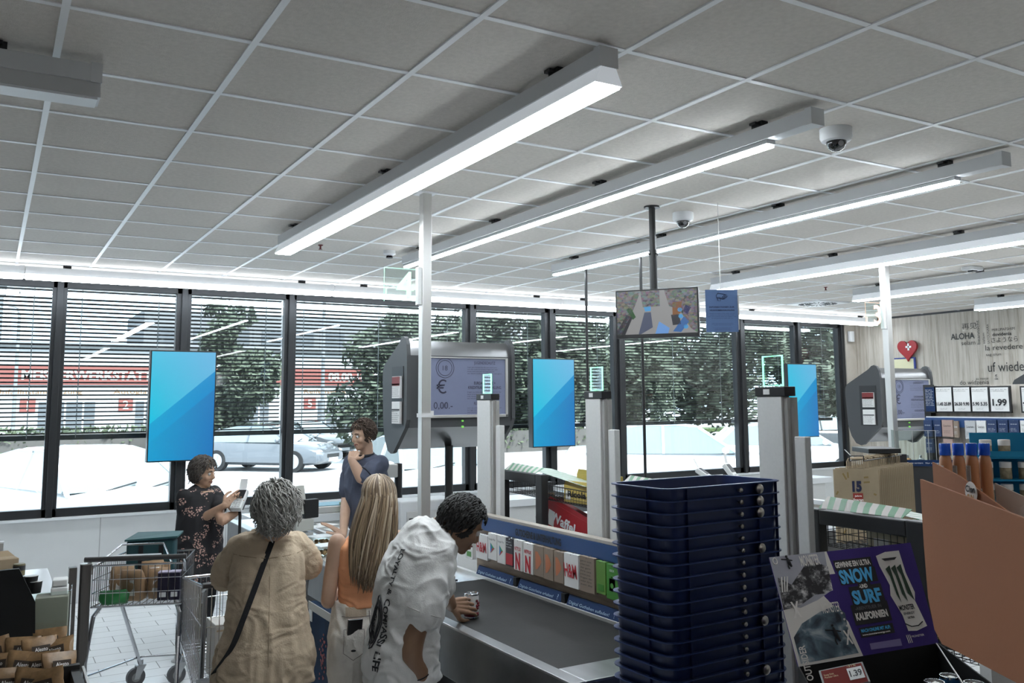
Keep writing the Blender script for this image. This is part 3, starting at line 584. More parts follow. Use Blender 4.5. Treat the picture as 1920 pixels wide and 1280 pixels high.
# gift cards
cg = mat('card green', (.05, .20, .03), .4); cg2 = mat('card leaf green', (.10, .22, .04), .4); cg3 = mat('card bright green', (.0, .42, .06), .4); cred = mat('card red', (.40, .01, .02), .4); cdark = mat('card dark', (.02, .015, .02), .4); corange = mat('card orange shape', (.42, .14, .06), .4); cbrown = mat('card taupe', (.22, .17, .13), .5)
def gcard(u0, u1, vt, vb, kind, label, base=None, depth=.025):
    um = (u0 + u1) / 2; a = at(u0, vt, 0, PX_ - .045); b = at(u1, vt, 0, PX_ - .045); zt = at(um, vt, 0, PX_ - .045).z; zb = at(um, vb, 0, PX_ - .045).z; w = a.y - b.y; h = zt - zb; yc = (a.y + b.y) / 2
    t = thing('gift_card', (PX_ - .045, yc, zb), label, 'gift card', 'gift cards under the blue rail')
    MB().box(0, depth, -w / 2 + .002, w / 2 - .002, 0, h, bev=.001).obj('card', base or whitep, t)
    R_, U_ = (0, -1, 0), (0, 0, 1)
    mb = MB()
    if kind == 'hm': write(mb, 'H&M', (-.001, 0, h * .3), R_, (0, .15, 1), h * .4, width=w * .85, bold=.02); mb.obj('print', cred, t)
    elif kind == 'n':
        write(mb, 'NETFLIX', (-.001, 0, h * .66), R_, U_, h * .11, width=w * .75, bold=.03); write(mb, 'N', (-.001, 0, h * .06), R_, U_, h * .5, width=w * .55, bold=.05); mb.obj('print', cred, t)
    elif kind == 'play':
        write(mb, 'Google Play', (-.001, 0, h * .75), R_, U_, h * .07, width=w * .75); mb.obj('print', inkb, t)
        for q, (mm, p3) in enumerate(((mat('play blue', (.02, .15, .4)), [(.3, .25), (.3, .65), (.52, .45)]), (mat('play green', (.02, .3, .1)), [(.3, .65), (.75, .45), (.52, .45)]), (mat('play red', (.4, .05, .03)), [(.3, .25), (.75, .45), (.52, .45)]))):
            m3 = MB(); m3.poly([(-.0015, w / 2 - a_ * w, b_ * h) for a_, b_ in p3]); m3.obj('logo_piece', mm, t)
    elif kind == 'shape':
        pts = [(-.0015, w * .3 * x_, h * (.5 + y_)) for x_, y_ in ((1, .3), (.9, -.3), (.3, -.27), (-.6, -.12), (-1, 0), (-.6, .15), (.2, .3))]; mb.poly(pts); mb.obj('print', corange, t)
    elif kind == 'bag':
        mb.box(-.002, -.0005, -w * .22, w * .22, h * .25, h * .6); mb.box(-.002, -.0005, -w * .22, w * .22, h * .25, h * .6); write(mb, 'XBOX', (-.001, 0, h * .8), R_, U_, h * .07, width=w * .4); b_ = mb.obj('print', inkw, t)
        m3 = MB(); m3.cyl((-.003, 0, h * .4), (-.002, 0, h * .4), w * .13, 16); m3.tube([(-.002, -w * .1, h * .6), (-.002, -w * .07, h * .68), (-.002, w * .07, h * .68), (-.002, w * .1, h * .6)], .0015, 5); m3.obj('emblem', cg, t)
    elif kind == 'disc':
        mb.cyl((-.002, 0, h * .5), (-.0005, 0, h * .5), w * .38, 24); b_ = mb.obj('print', inkb, t); m3 = MB()
        for k in range(3): m3.tube([(-.0035, w * .22 * (1 - .15 * k), h * .5 + w * (.1 - .12 * k)), (-.0035, 0, h * .5 + w * (.14 - .12 * k)), (-.0035, -w * .22 * (1 - .15 * k), h * .5 + w * (.06 - .12 * k))], .003, 5)
        m3.obj('emblem', cg3, t)
    elif kind == 'text': textlines(mb, (-.001, w * .4, h * .85), R_, U_, w * .8, h * .05, 8, seed=int(u0)); mb.obj('print', inkb, t)
    elif kind == 'dark': mb.box(-.002, 0, -w * .45, w * .45, h * .05, h * .45); mb.obj('print', cred, t); m3 = MB(); textlines(m3, (-.001, w * .4, h * .85), R_, U_, w * .8, h * .05, 3); m3.obj('small_print', inkw, t)
    elif kind == 'plain': mb.box(-.002, 0, -w * .3, w * .3, h * .1, h * .3); mb.obj('print', cg, t)
    m3 = MB(); m3.tube([(-.004, 0, h - .006), (.03, 0, h + .006)], .002, 5); m3.obj('hook', chrome, t)
for a in ((873, 886, 1001, 1047, 'plain', 'white gift card farthest along the rail, beside the man\'s face'), (893, 914, 1002, 1048, 'hm', 'white gift card with red letters, the farther of the two'), (915, 931, 1000, 1049, 'play', 'white gift card with coloured triangle, left one of the pair'), (932, 947, 1004, 1056, 'play', 'white gift card with coloured triangle, right one of the pair'),
          (948, 962, 1009, 1061, 'dark', 'dark gift card with red lower half', cdark), (963, 979, 1012, 1069, 'n', 'white gift card with large red N, left of the two'), (981, 999, 1018, 1075, 'n', 'white gift card with large red N, right of the two'),
          (1000, 1019, 1023, 1080, 'shape', 'taupe gift card with orange shape, leftmost of three', cbrown), (1019, 1037, 1028, 1087, 'shape', 'taupe gift card with orange shape, middle of three', cbrown), (1038, 1056, 1034, 1092, 'shape', 'taupe gift card with orange shape, rightmost of three', cbrown),
          (1057, 1084, 1038, 1101, 'hm', 'white gift card with big red letters, the nearer of the two'), (1086, 1114, 1044, 1110, 'text', 'brown wood-look gift card with small print', cbrown), (1117, 1135, 1052, 1113, 'plain', 'leaf-green gift card left of the shopping-bag card', cg2), (1136, 1159, 1059, 1124, 'bag', 'green gift card with white shopping-bag emblem', cg), (1163, 1190, 1064, 1130, 'disc', 'bright green gift card with round black emblem beside the crates', cg3)): gcard(*a)
# gate pillars
glow = mat('green lit edge', (.3, .9, .6), .3, emit=(.25, .9, .55), es=2.2); acry = glass_mat('clear acrylic', (.93, .98, .96))
def pillar(y0, y1, label, pl=True):
    t = thing('gate_pillar', (2.85, (y0 + y1) / 2, 0), label, 'gate pillar', 'exit gate pillars'); h = (y1 - y0) / 2
    mb = MB(); mb.box(-.03, .02, -h, h, 0, 1.965, bev=.003); mb.obj('column', greyl, t)
    mb = MB(); mb.box(-.02, .02, -h - .022, -h - .001, 0, 1.96, bev=.003); mb.box(.0, .02, -h - .04, -h - .022, 0, 1.96); mb.obj('profile_strip', alu, t)
    f = MB().box(-.034, .03, -h - .024, h + .006, 1.965, 2.005, bev=.003).obj('cap', black_p, t); MB().box(-.036, -.0335, -.01, .025, 1.973, 1.995).obj('cap_badge', whitep, f)
    w = .055; mb = MB(); mb.tube([(0, -w, 2.01), (0, -w, 2.135), (0, w, 2.135), (0, w, 2.01)], .0045, 6, closed=True); mb.obj('glowing_edge', glow, t)
    MB().box(-.003, .003, -w, w, 2.006, 2.135).obj('acrylic_plate', acry, t)
    if pl: MB().box(-.01, .025, -h - .10, -h - .042, 1.05, 1.80, bev=.004).obj('side_panel', greyl, t)
pillar(5.21, 5.39, 'pale gate pillar with glowing green frame in front of the kiosk poster')
pillar(3.965, 4.105, 'pale gate pillar with glowing green frame right of the middle blue screen')
pillar(2.67, 2.81, 'nearest gate pillar with glowing green frame, behind the blue crates')
# lane poles and number signs
def pole(x, y, label, num, cm, zt=CE, w=.05):
    t = thing('lane_pole', (x, y, 0), label, 'pole', 'lane number poles')
    MB().box(-w / 2, w / 2, -w / 2, w / 2, .86, zt, bev=.004).obj('post', alu, t); MB().box(-.06, .06, -.06, .06, zt - .008, zt).obj('ceiling_plate', white_m, t)
    mb = MB(); mb.box(-w / 2 - .028, -w / 2, -.02, .02, 2.56, 2.80, bev=.003); mb.obj('sign_holder', greyl, t)
    s = MB().box(-w / 2 - .25, -w / 2 - .028, -.003, .003, 2.575, 2.785).obj('sign_plate', acry, t)
    mb = MB(); write(mb, num, (-w / 2 - .05, -.004, 2.60), (1, 0, 0), (0, 0, 1), .165, align='r', bold=.02); write(mb, 'L', (-w / 2 - .24, -.004, 2.59), (1, 0, 0), (0, 0, 1), .07, align='l')
    mb.tube([(-w / 2 - .245, 0, 2.575), (-w / 2 - .245, 0, 2.785)], .002, 4); mb.tube([(-w / 2 - .245, 0, 2.785), (-w / 2 - .03, 0, 2.785)], .0015, 4); mb.obj('sign_number', cm, s); return t
g4 = mat('pale green sign glow', (.4, .8, .55), .4, emit=(.42, .85, .6), es=.75); o3 = mat('pale orange sign glow', (.9, .5, .35), .4, emit=(.9, .55, .4), es=.8)
p4 = pole(2.33, 5.16, 'aluminium pole with the clear lane sign 4, left of the kiosk', '4', g4, w=.062)
mb = MB(); mb.box(-.036, .036, -.036, .036, 1.86, 1.885); mb.box(.03, .05, -.03, -.02, 1.87, 1.90); mb.obj('tape_wrap', mat('clear tape', (.6, .6, .6), .2), p4)
pole(6.75, 5.12, 'aluminium pole with the clear orange-edged lane sign 3, in front of the farther kiosk', '3', o3, w=.062)
# thin black ceiling rods
def rod(u, v, label, r=.013, z=CE):
    p = at(u, v, 2, z); t = thing('ceiling_rod', (p.x, p.y, 0), label, 'rod', 'thin black ceiling rods'); MB().cyl((0, 0, .85), (0, 0, CE), r, 10).obj('rod', black_p, t); MB().cyl((0, 0, CE - .012), (0, 0, CE), .03, 16).obj('ceiling_rose', black_p, t)
rod(1098, 483, 'thin black rod dropping behind the middle gate pillar'); rod(1200, 455, 'thin black rod left of the monitor pole, passing behind the monitor')
# monitor on its pole
t = thing('monitor', (3.86, 4.74, 2.38), 'black hanging monitor showing the camera picture of the shop', 'monitor', rz=math.radians(-52))
MB().box(-.285, .285, -.02, .02, -.005, .325, bev=.004).obj('casing', black_p, t)
def cctv(t, c):
    v = N(t, 'ShaderNodeTexVoronoi', i_Scale=52.0); mp = N(t, 'ShaderNodeMapping'); mp.inputs['Scale'].default_value = (1, 1, 1.5); mp.inputs['Rotation'].default_value = (0, .25, 0); t.links.new(c, mp.inputs[0]); t.links.new(mp.outputs[0], v.inputs['Vector'])
    hs = N(t, 'ShaderNodeHueSaturation', i_Saturation=.5, i_Value=.22); t.links.new(v.outputs['Color'], hs.inputs['Color']); return hs.outputs[0]
cc = ramp_mat('cctv shelves', cctv, .3); tt = cc.node_tree; bb = tt.nodes['Principled BSDF']; tt.links.new(bb.inputs['Base Color'].links[0].from_socket, bb.inputs['Emission Color']); tt.links.remove(bb.inputs['Base Color'].links[0]); bb.inputs['Base Color'].default_value = (.01, .01, .01, 1); bb.inputs['Emission Strength'].default_value = .75
def em(name, c, s=.6): return mat(name, (.01, .01, .01), .3, emit=c, es=s)
d = MB().box(-.275, .275, -.0225, -.0205, .02, .315).obj('display', em('cctv floor', (.40, .40, .40)), t)
def sp(pts, m, nm='picture_patch'):
    mb = MB(); mb.prism([(-.275 + x * .55, -.0235, .315 - y * .295) for x, y in pts], (0, -.0006, 0)); mb.obj(nm, m, d)
sp([(0, 0), (.16, 0), (.3, .02), (.24, .3), (.18, .55), (.05, 1), (0, 1)], cc); sp([(.3, 0), (.54, 0), (.545, .37), (.33, .38)], cc); sp([(.6, 0), (1, 0), (1, 1), (.92, .9), (.78, .45), (.66, .38)], cc)
sp([(.70, .3), (.82, .28), (.8, .55), (.7, .6)], em('cctv orange', (.30, .12, .03))); sp([(.68, .58), (.78, .57), (.8, .8), (.7, .82)], em('cctv dark', (.03, .03, .04))); sp([(.86, .36), (.93, .42), (.88, .58), (.83, .5)], em('cctv navy', (.01, .01, .12))); sp([(.34, .37), (.43, .36), (.43, .47), (.36, .48)], em('cctv sky', (.1, .45, .9)))
sp([(.35, .5), (.43, .5), (.45, .85), (.3, 1), (.27, 1)], em('cctv bluegrey', (.10, .12, .2))); sp([(.53, .72), (.66, .88), (.64, 1), (.48, 1)], em('cctv pale blue', (.2, .45, .95))); sp([(.0, .9), (.12, .55), (.2, .6), (.1, 1), (0, 1)], em('cctv dark', (.03, .03, .04))); sp([(.12, .42), (.18, .38), (.24, .6), (.2, .66)], em('cctv green', (.03, .12, .03))); sp([(.84, .62), (.9, .75), (.8, .98), (.7, .96)], em('cctv blue', (.05, .18, .5)))
for x, y in ((.79, .47), (.80, .62), (.86, .86)): sp([(x + .03 * math.cos(a), y + .05 * math.sin(a)) for a in [k * PI / 4 for k in range(8)]], em('cctv sky', (.1, .45, .9)))
mp_ = thing('monitor_pole', (3.86, 4.77, 0), 'black ceiling pole carrying the hanging monitor', 'pole', rz=0)
MB().cyl((0, 0, 2.55), (0, 0, CE), .022, 16).obj('upper_tube', black_p, mp_); MB().cyl((0, 0, 2.55), (0, 0, 2.98), .027, 16).obj('lower_tube', black_p, mp_)
MB().cyl((0, 0, CE - .012), (0, 0, CE), .055, 20).obj('ceiling_flange', black_p, mp_); mb = MB()
for a in (0, PI / 2): mb.cyl((-.04 * math.cos(a), -.04 * math.sin(a), 2.95), (.04 * math.cos(a), .04 * math.sin(a), 2.95), .006, 8)
mb.obj('clamp_screws', black_p, mp_)
# blue notice beside the monitor
a = pd(1322, 543, 6.0); b = pd(1382, 543, 6.0); n_ = math.atan2(b.y - a.y, b.x - a.x); w = (b - a).length; h = a.z - pd(1322, 623, 6.0).z; c_ = (a + b) / 2
t = thing('video_notice', (c_.x, c_.y, c_.z - h), 'blue printed notice about video surveillance hanging right of the monitor', 'notice', rz=n_)
nb = mat('notice blue', (.075, .13, .26), .5); MB().box(-w / 2, w / 2, -.004, .004, 0, h).obj('sheet', nb, t); MB().box(w / 2 - .001, w / 2 + .006, -.012, .012, h * .05, h * .85).obj('clear_holder_edge', alu, t); MB().cyl((0, .02, h), (0, .02, CE - (c_.z - h)), .0025, 6).obj('hanging_wire', alu, t)
mb = MB(); R_, U_ = (1, 0, 0), (0, 0, 1)
write(mb, 'INFORMATIONEN ZUR', (0, -.005, h * .57), R_, U_, h * .035, width=w * .78, bold=.03); write(mb, 'VIDEOÜBERWACHUNG', (0, -.005, h * .495), R_, U_, h * .035, width=w * .78, bold=.03)
textlines(mb, (-w * .44, -.005, h * .43), R_, U_, w * .88, h * .02, 4, align='c', words='wir nutzen kameras zum schutz von kunden und personal im markt'.split()); textlines(mb, (-w * .35, -.005, h * .2), R_, U_, w * .7, h * .012, 3, align='c', seed=4); textlines(mb, (-w * .3, -.005, h * .09), R_, U_, w * .6, h * .012, 3, align='c', seed=5)
for pts in ([(-.15, .80), (.08, .78), (.18, .84), (.14, .88), (-.12, .92), (-.16, .86)], [(-.12, .75), (-.04, .73), (-.04, .82), (-.12, .82)], [(.02, .77), (.12, .85), (.10, .88), (0, .80)]): mb.tube([(x * w, -.006, y * h) for x, y in pts], .0018, 4, closed=True)
mb.obj('print', mat('notice print', (.008, .015, .05), .5), t)
# ------------------------------------------------------------------ cigarette kiosks
kdark = mat('kiosk charcoal', (.045, .047, .050), .5, bump=.05, bscale=300); kshell = mat('kiosk shell', (.22, .22, .225), .3, .9); posterm = mat('poster lilac', (.14, .155, .235), .5, var=.05, vscale=3); pinkk = mat('poster print', (.025, .025, .05), .5)
def kiosk(x, y, z, w, label, rz=0, pz=.84):
    """x,y = near left corner of the front; z bottom; width w along +X; side profile in (depth, height)"""
    t = thing('tobacco_kiosk', (x, y, z), label, 'kiosk', 'overhead tobacco kiosks', rz)
    prof = [(.0, .26), (.0, .74), (.012, .82), (.04, .87), (.075, .885), (.11, .875), (.15, .84), (.45, .68), (.475, .64), (.48, .58), (.46, .22), (.42, .10), (.36, .02), (.30, .0), (.25, .01), (.03, .20)]
    for s_, nm in ((0, 'side_plate'), (w - .03, 'side_plate')):
        MB().prism([(s_, d_, h_) for d_, h_ in prof], (.03, 0, 0)).obj(nm, kdark, t)
    ins = [(.03, .70), (.04, .79), (.06, .83), (.09, .855), (.12, .845), (.16, .80), (.43, .66), (.44, .2), (.4, .1), (.31, .03), (.27, .035), (.05, .22)]
    MB().prism([(.03, d_, h_) for d_, h_ in ins], (w - .06, 0, 0)).obj('shell', kshell, t, smooth='auto')
    MB().box(.03, w - .03, .014, .03, .2, .74).obj('front_recess', kdark, t)
    px0, px1, pz0, pz1 = .1, w - .07, .27, .73
    f = MB()
    for a_ in ((px0, px1, pz0, pz0 + .022), (px0, px1, pz1 - .008, pz1), (px0, px0 + .022, pz0, pz1), (px1 - .022, px1, pz0, pz1)): f.box(a_[0], a_[1], -.012, .014, a_[2], a_[3], bev=.003)
    f.obj('poster_frame', alu, t); p_ = MB().box(px0 + .02, px1 - .02, -.002, .0135, pz0 + .02, pz1 - .008).obj('poster', posterm, t)
    mb = MB(); R_, U_ = (1, 0, 0), (0, 0, 1); pw = px1 - px0; ph = pz1 - pz0; lx = px0 + pw * .53; lw = pw * .40
    for i, hd in enumerate((['JUGENDSCHUTZ'], ['EUROANNAHME +', 'KREDITKARTENZAHLUNG'], ['RUNDUNGSBETRAG'])):
        zt = pz1 - ph * (.11 + .34 * i) + (.0 if i != 2 else .0)
        mb = MB()
        for k, s_ in enumerate(hd): write(mb, s_, (lx + lw / 2, -.003, zt - k * .035), R_, U_, .022, width=lw * (.62 if len(s_) < 15 else .95), bold=.01)
        textlines(mb, (lx, -.003, zt - .028 - .035 * (len(hd) - 1)), R_, U_, lw, .0085, 4, seed=i + 3); mb.obj('poster_paragraph', pinkk, p_)
    mb = MB(); write(mb, '€', (px0 + pw * .24, -.003, pz0 + ph * .40), R_, U_, ph * .22, bold=.0); mb.obj('euro_symbol', pinkk, p_); mb = MB(); write(mb, '0,00.-', (px0 + pw * .26, -.003, pz0 + ph * .15), R_, (0, 0, 1), ph * .11); mb.obj('amount_symbol', pinkk, p_); mb = MB(); write(mb, '18', (px0 + pw * .28, -.003, pz0 + ph * .78), R_, U_, ph * .08)
    for r_ in (.075, .058): mb.tube([(px0 + pw * .28 + r_ * math.cos(k * PI / 16), -.0035, pz0 + ph * .82 + r_ * math.sin(k * PI / 16)) for k in range(32)], .0018, 4, closed=True)
    mb.obj('age_symbol', pinkk, p_)
    MB().box(-.004, 0, .06, .28, .22, .66).obj('card_holder_plate', black_p, t)
    for k, zz in enumerate((.42, .23)):
        c_ = MB().box(-.022, -.004, .08, .235, zz, zz + .165, bev=.002).obj('price_card', whitep, t); mb = MB(); textlines(mb, (-.0225, .228, zz + .09), (0, -1, 0), U_, .14, .008, 6, seed=k + 7); mb.box(-.0235, -.0222, .085, .23, zz + .1, zz + .11); mb.obj('card_print', inkb, c_)
        if k == 0: MB().box(-.0235, -.0222, .082, .233, zz + .095, zz + .162).obj('card_header', mat('card header red', (.16, .015, .015)), c_)
    q = MB(); q.cyl((w * .5, .24, .05), (w * .5, .24, -z + pz), .032, 16); q.obj('post', black_p, t); mb = MB(); mb.cyl((w * .5, .012, .2), (w * .5, -.004, .2), .009, 10); mb.cyl((w * .5, .012, .245), (w * .5, -.004, .245), .007, 10); mb.obj('indicator_lamp', mat('indicator green', (.15, .45, .08), .3, emit=(.2, .6, .1), es=.6), t)
    return t
kiosk(2.655, 6.2, 1.565, .93, 'large grey tobacco kiosk with lilac poster, nearest, behind the L4 pole')
kiosk(8.40, 6.5, 1.44, .93, 'grey tobacco kiosk behind the L3 pole near the oak wall', pz=0)
kiosk(11.28, 6.25, 1.50, .9, 'grey tobacco kiosk cut by the right photo edge', pz=0)
# ------------------------------------------------------------------ impulse racks with wire baskets
wirem = mat('black wire', (.012, .012, .013), .4, .5)
def wirebox(x0, x1, y0, y1, z0, z1, d=.03, r=.0016, tilt=0):
    mb = MB()
    def P3(x, y, z): return (x, y, z + tilt * (y - y0))
    for zz in [z0 + k * d for k in range(int((z1 - z0) / d) + 1)]:
        mb.tube([P3(x0, y0, zz), P3(x0, y1, zz), P3(x1, y1, zz), P3(x1, y0, zz)], r, 4, closed=True)
    n = int((y1 - y0) / d)
    for k in range(n + 1):
        y = y0 + k * (y1 - y0) / n; mb.tube([P3(x0, y, z1), P3(x0, y, z0), P3(x1, y, z0), P3(x1, y, z1)], r, 4)
    m = int((x1 - x0) / d)
    for k in range(m + 1):
        x = x0 + k * (x1 - x0) / m; mb.tube([P3(x, y0, z1), P3(x, y0, z0), P3(x, y1, z0), P3(x, y1, z1)], r, 4)
    mb.tube([P3(x0, y0, z1), P3(x0, y1, z1), P3(x1, y1, z1), P3(x1, y0, z1)], r * 2, 5, closed=True)
    return mb
def stripe(t, c):
    mp = N(t, 'ShaderNodeMapping'); mp.inputs['Rotation'].default_value = (.6, 0, 0); t.links.new(c, mp.inputs[0]); w_ = N(t, 'ShaderNodeTexWave', i_Scale=6.5); w_.bands_direction = 'Y'; t.links.new(mp.outputs[0], w_.inputs['Vector'])
    return ramp(t, w_.outputs['Fac'], [(.0, (.12, .27, .16)), (.48, (.12, .27, .16)), (.52, (.48, .46, .43))])
stripem = ramp_mat('green white stripe tape', stripe, .4)
def rack(y0, label, kind):
    be = -.26 if kind == 2 else -.52
    t = thing('impulse_rack', (2.98, y0, 0), label, 'rack', 'impulse racks behind the voucher stand'); L = .56
    mb = MB(); mb.box(-.02, .03, 0, .075, 0, 1.5, bev=.005); mb.box(-.02, .03, L - .075, L, 0, 1.5, bev=.005); mb.obj('post', darkst, t)
    mb = MB(); mb.box(-.02, .03, .076, L - .076, 1.44, 1.498, bev=.004); mb.obj('top_bar', darkst, t)
    mb = MB(); mb.box(.36, .40, .0, .04, 0, 1.4, bev=.004); mb.box(.36, .40, L - .04, L, 0, 1.4, bev=.004); mb.obj('rear_post', darkst, t)
    wirebox(.05, .34, be, L - .03, 1.33, 1.42, tilt=.02).obj('wire_basket', wirem, t); wirebox(.05, .34, be, L - .03, 1.02, 1.10).obj('wire_basket', wirem, t)
    mb = MB(); mb.prism([(.0, .1, 1.502), (.0, L - .06, 1.502), (.06, L - .06, 1.545), (.06, .1, 1.53)], (0, 0, .002)); mb.prism([(.06, -.35, 1.45), (.06, L * .7, 1.53), (.3, L * .7, 1.5), (.3, -.35, 1.42)], (0, 0, .002)); mb.obj('striped_cover', stripem, t)
    mb = MB(); mb.box(.02, .38, be, L, .8, .82); mb.box(.02, .38, be, L, .4, .42); mb.obj('shelf', darkst, t)
rack(4.80, 'impulse rack with sweets, farthest, left of the middle gate pillar', 0); rack(3.50, 'impulse rack mostly hidden behind the crate stack', 1); rack(2.14, 'nearest impulse rack with striped cover, behind the poster tray', 2)
def pbox(name, x, y, z, sx_, sy, sz, m, label, cat, rz=0, rx=0, txt=None, tm=None, group=None, patch=None):
    t = thing(name, (x, y, z), label, cat, group, rz); M_ = Matrix.Rotation(rx, 4, 'X')
    MB().box(-sx_ / 2, sx_ / 2, -sy / 2, sy / 2, 0, sz, M=M_, bev=.002).obj('carton', m, t)
    mb = MB(); mb.prism([M_ @ Vector(p) for p in ((-sx_ / 2, -sy / 2, sz), (-sx_ / 2, -sy / 2 * .9, sz + .03), (-sx_ / 2 + .002, sy / 2 * .9, sz + .03), (-sx_ / 2 + .002, sy / 2, sz))], (0.001, 0, 0)); mb.obj('flap', m, t)
    if txt: mb = MB(); write(mb, txt, M_ @ Vector((-sx_ / 2 - .001, sy * .1, sz * .35)), M_.to_3x3() @ Vector((0, -1, 0)), M_.to_3x3() @ Vector((0, 0, 1)), sz * .35, width=sy * .55, bold=.03); mb.obj('carton_print', tm or inkb, t)
    if patch: mb = MB(); mb.box(-sx_ / 2 - .0015, -sx_ / 2, sy * .3, sy * .44, sz * .15, sz * .7, M=M_); mb.obj('barcode_label', whitep, t)
    return t
yel = mat('carton yellow', (.48, .36, .09), .5); redc = mat('carton red', (.30, .015, .02), .45); orc = mat('carton orange', (.36, .14, .05), .5); bei = mat('cardboard', (.38, .29, .19), .8, var=.06)
pbox('sweets_carton', 3.12, 4.52, 1.342, .12, .36, .10, yel, 'yellow sweets carton in the wire basket, black script on it', 'carton', txt='Ricola', patch=1)
pbox('sweets_carton', 3.30, 4.66, 1.342, .1, .36, .15, mat('carton mustard', (.40, .30, .06)), 'mustard sweets carton standing behind the yellow one', 'carton')
pbox('snack_carton', 3.12, 4.70, 1.115, .1, .5, .17, redc, 'large torn red snack carton leaning in the middle of the rack', 'carton', rx=.22, txt='Waffel', tm=inkw, patch=1)
pbox('snack_carton', 3.14, 4.50, 1.03, .1, .4, .09, orc, 'orange snack carton in the lower wire basket', 'carton', txt='Orange', tm=mat('print cream', (.5, .4, .2)), patch=1)
pbox('snack_carton', 3.27, 5.12, 1.10, .12, .22, .22, bei, 'open brown cardboard carton seen through the farthest rack', 'carton', rx=-.1)
pbox('snack_carton', 3.15, 2.25, 1.33, .1, .5, .09, mat('carton cream', (.42, .38, .28)), 'cream carton lying in the basket of the nearest rack', 'carton', patch=1)
pbox('snack_carton', 3.27, 2.2, 1.02, .1, .45, .2, yel, 'yellow carton low behind the nearest rack', 'carton')
# cash office furniture beyond the racks
wht = mat('white laminate', (.62, .63, .64), .4)
t = thing('cash_cabinet', (3.55, 4.9, 0), 'white cash cabinet behind the farthest impulse rack', 'cabinet'); MB().box(0, .7, -.6, .9, 0, 1.08, bev=.005).obj('body', wht, t); MB().box(-.02, .74, -.62, .92, 1.08, 1.11, bev=.003).obj('top', wht, t)
mb = MB(); 
for k in range(3): mb.box(-.008, 0, -.55 + k * .5, -.1 + k * .5, .2, 1.0)
mb.obj('door', greyl, t)
lane3 = counter(6.0, 5.3, 'second steel checkout counter near the paper bag rack', L=4.2)
t = thing('counter_screen', (5.92, 5.0, .87), 'oak-faced low screen beside the farther counter', 'panel'); MB().box(.83, .87, .3, 3.4, -.87, .1).obj('board', oak_m, t); MB().box(.81, .89, .3, 3.4, .1, .14).obj('top_edge', wht, t)
t = thing('window_bench', (3.9, 9.45, 0), 'white low bench under the windows behind the cashier', 'bench'); MB().box(-1.6, 6.8, -.25, .25, .74, .82, bev=.004).obj('top', wht, t); MB().box(-1.5, 6.7, -.2, .2, 0, .74).obj('base', greyl, t)
q = at(612, 925, 1, 9.4); t = thing('blue_tray', (q.x, 9.4, .821), 'shallow tray with blue mesh liner on the window bench', 'tray'); MB().box(-.45, .35, -.18, .2, 0, .07, bev=.01).obj('tray', alu, t); MB().box(-.42, .32, -.16, .18, .07, .075).obj('liner', mat('teal liner', (.05, .17, .22), .5), t)
pbox('product_carton', q.x + .35, 9.15, .821, .25, .5, .1, mat('carton olive', (.2, .22, .1)), 'flat olive carton on the window bench', 'carton', rz=PI / 2)
# register screen, customer display, card terminals
def pos(x, y, z, rz, label):
    t = thing('cash_register', (x, y, z), label, 'cash register', None, rz); MB().cyl((0, 0, 0), (0, 0, .14), .025, 12).obj('stand', black_p, t)
    MB().prism([(-.16, -.05, .14), (-.16, .07, .16), (-.16, .05, .36), (-.16, .01, .38)], (.32, 0, 0)).obj('screen_housing', mat('beige plastic', (.42, .42, .38), .5), t); MB().box(.13, .27, -.06, .0, .10, .26, bev=.006).obj('customer_display', black_p, t); MB().box(.02, .2, -.1, .05, .0, .1, bev=.008).obj('receipt_printer', mat('beige plastic', (.42, .42, .38)), t)
q = pd(540, 945, 7.7); pos(q.x, q.y, .862, .25, 'beige cash register with black customer display beside the grey-haired woman')
def terminal(p, rz, label, tilt=.5, z0=.86):
    t = thing('card_terminal', p, label, 'card terminal', 'white card terminals', rz); M_ = Matrix.Rotation(tilt, 4, 'X')
    MB().box(-.045, .045, -.10, .10, -.02, .025, M=M_, bev=.01).obj('housing', mat('terminal white', (.6, .61, .6), .35), t); MB().box(-.035, .035, .0, .085, .0255, .028, M=M_).obj('screen', black_p, t)
    mb = MB()
    for i in range(4):
        for j in range(3): mb.box(-.03 + j * .022, -.014 + j * .022, -.09 + i * .02, -.077 + i * .02, .0255, .029, M=M_)
    mb.obj('keys', greyl, t); mb = MB(); mb.prism([M_ @ Vector((-.03, .1, .02)), M_ @ Vector((.03, .1, .02)), M_ @ Vector((.028, .17, .06)), M_ @ Vector((-.028, .17, .06))], (0, 0, .001)); mb.obj('receipt', paper, t)
    mb = MB(); mb.tube([(0, 0, -.03), (0, .02, -.12), (0, .02, z0 - p[2])], .012, 8); mb.box(-.03, .03, -.04, .04, -.06, -.03, M=M_); mb.obj('stand_arm', black_p, t); return t
q = pd(449, 938, 6.9); term = terminal(tuple(q), -.6, 'white card terminal held by the woman in the floral dress', .7)
q = pd(1325, 893, 7.6); terminal(tuple(q), .6, 'white card terminal standing up behind the crate stack', .6, 0)
q = pd(1372, 888, 7.9); terminal(tuple(q), .4, 'card terminal left of the nearest gate pillar', .9, 0)
q = pd(1620, 868, 7.2); terminal(tuple(q), .9, 'card terminal above the paper bags', .3, .865)
t = thing('desk_bin', (pd(770, 960, 7.2).x, pd(770, 960, 7.2).y, 0), 'white plastic equipment cabinet between the poles behind the blonde woman', 'cabinet'); MB().box(-.15, .35, -.15, .15, 0, 1.18, bev=.01).obj('body', wht, t); MB().box(-.1, .3, -.155, -.15, .9, 1.1).obj('panel', greyl, t); mb = MB(); mb.box(-.08, -.04, -.17, -.155, .85, 1.05); mb.box(.05, .25, -.17, -.155, .7, .74); mb.obj('fitting', black_p, t)
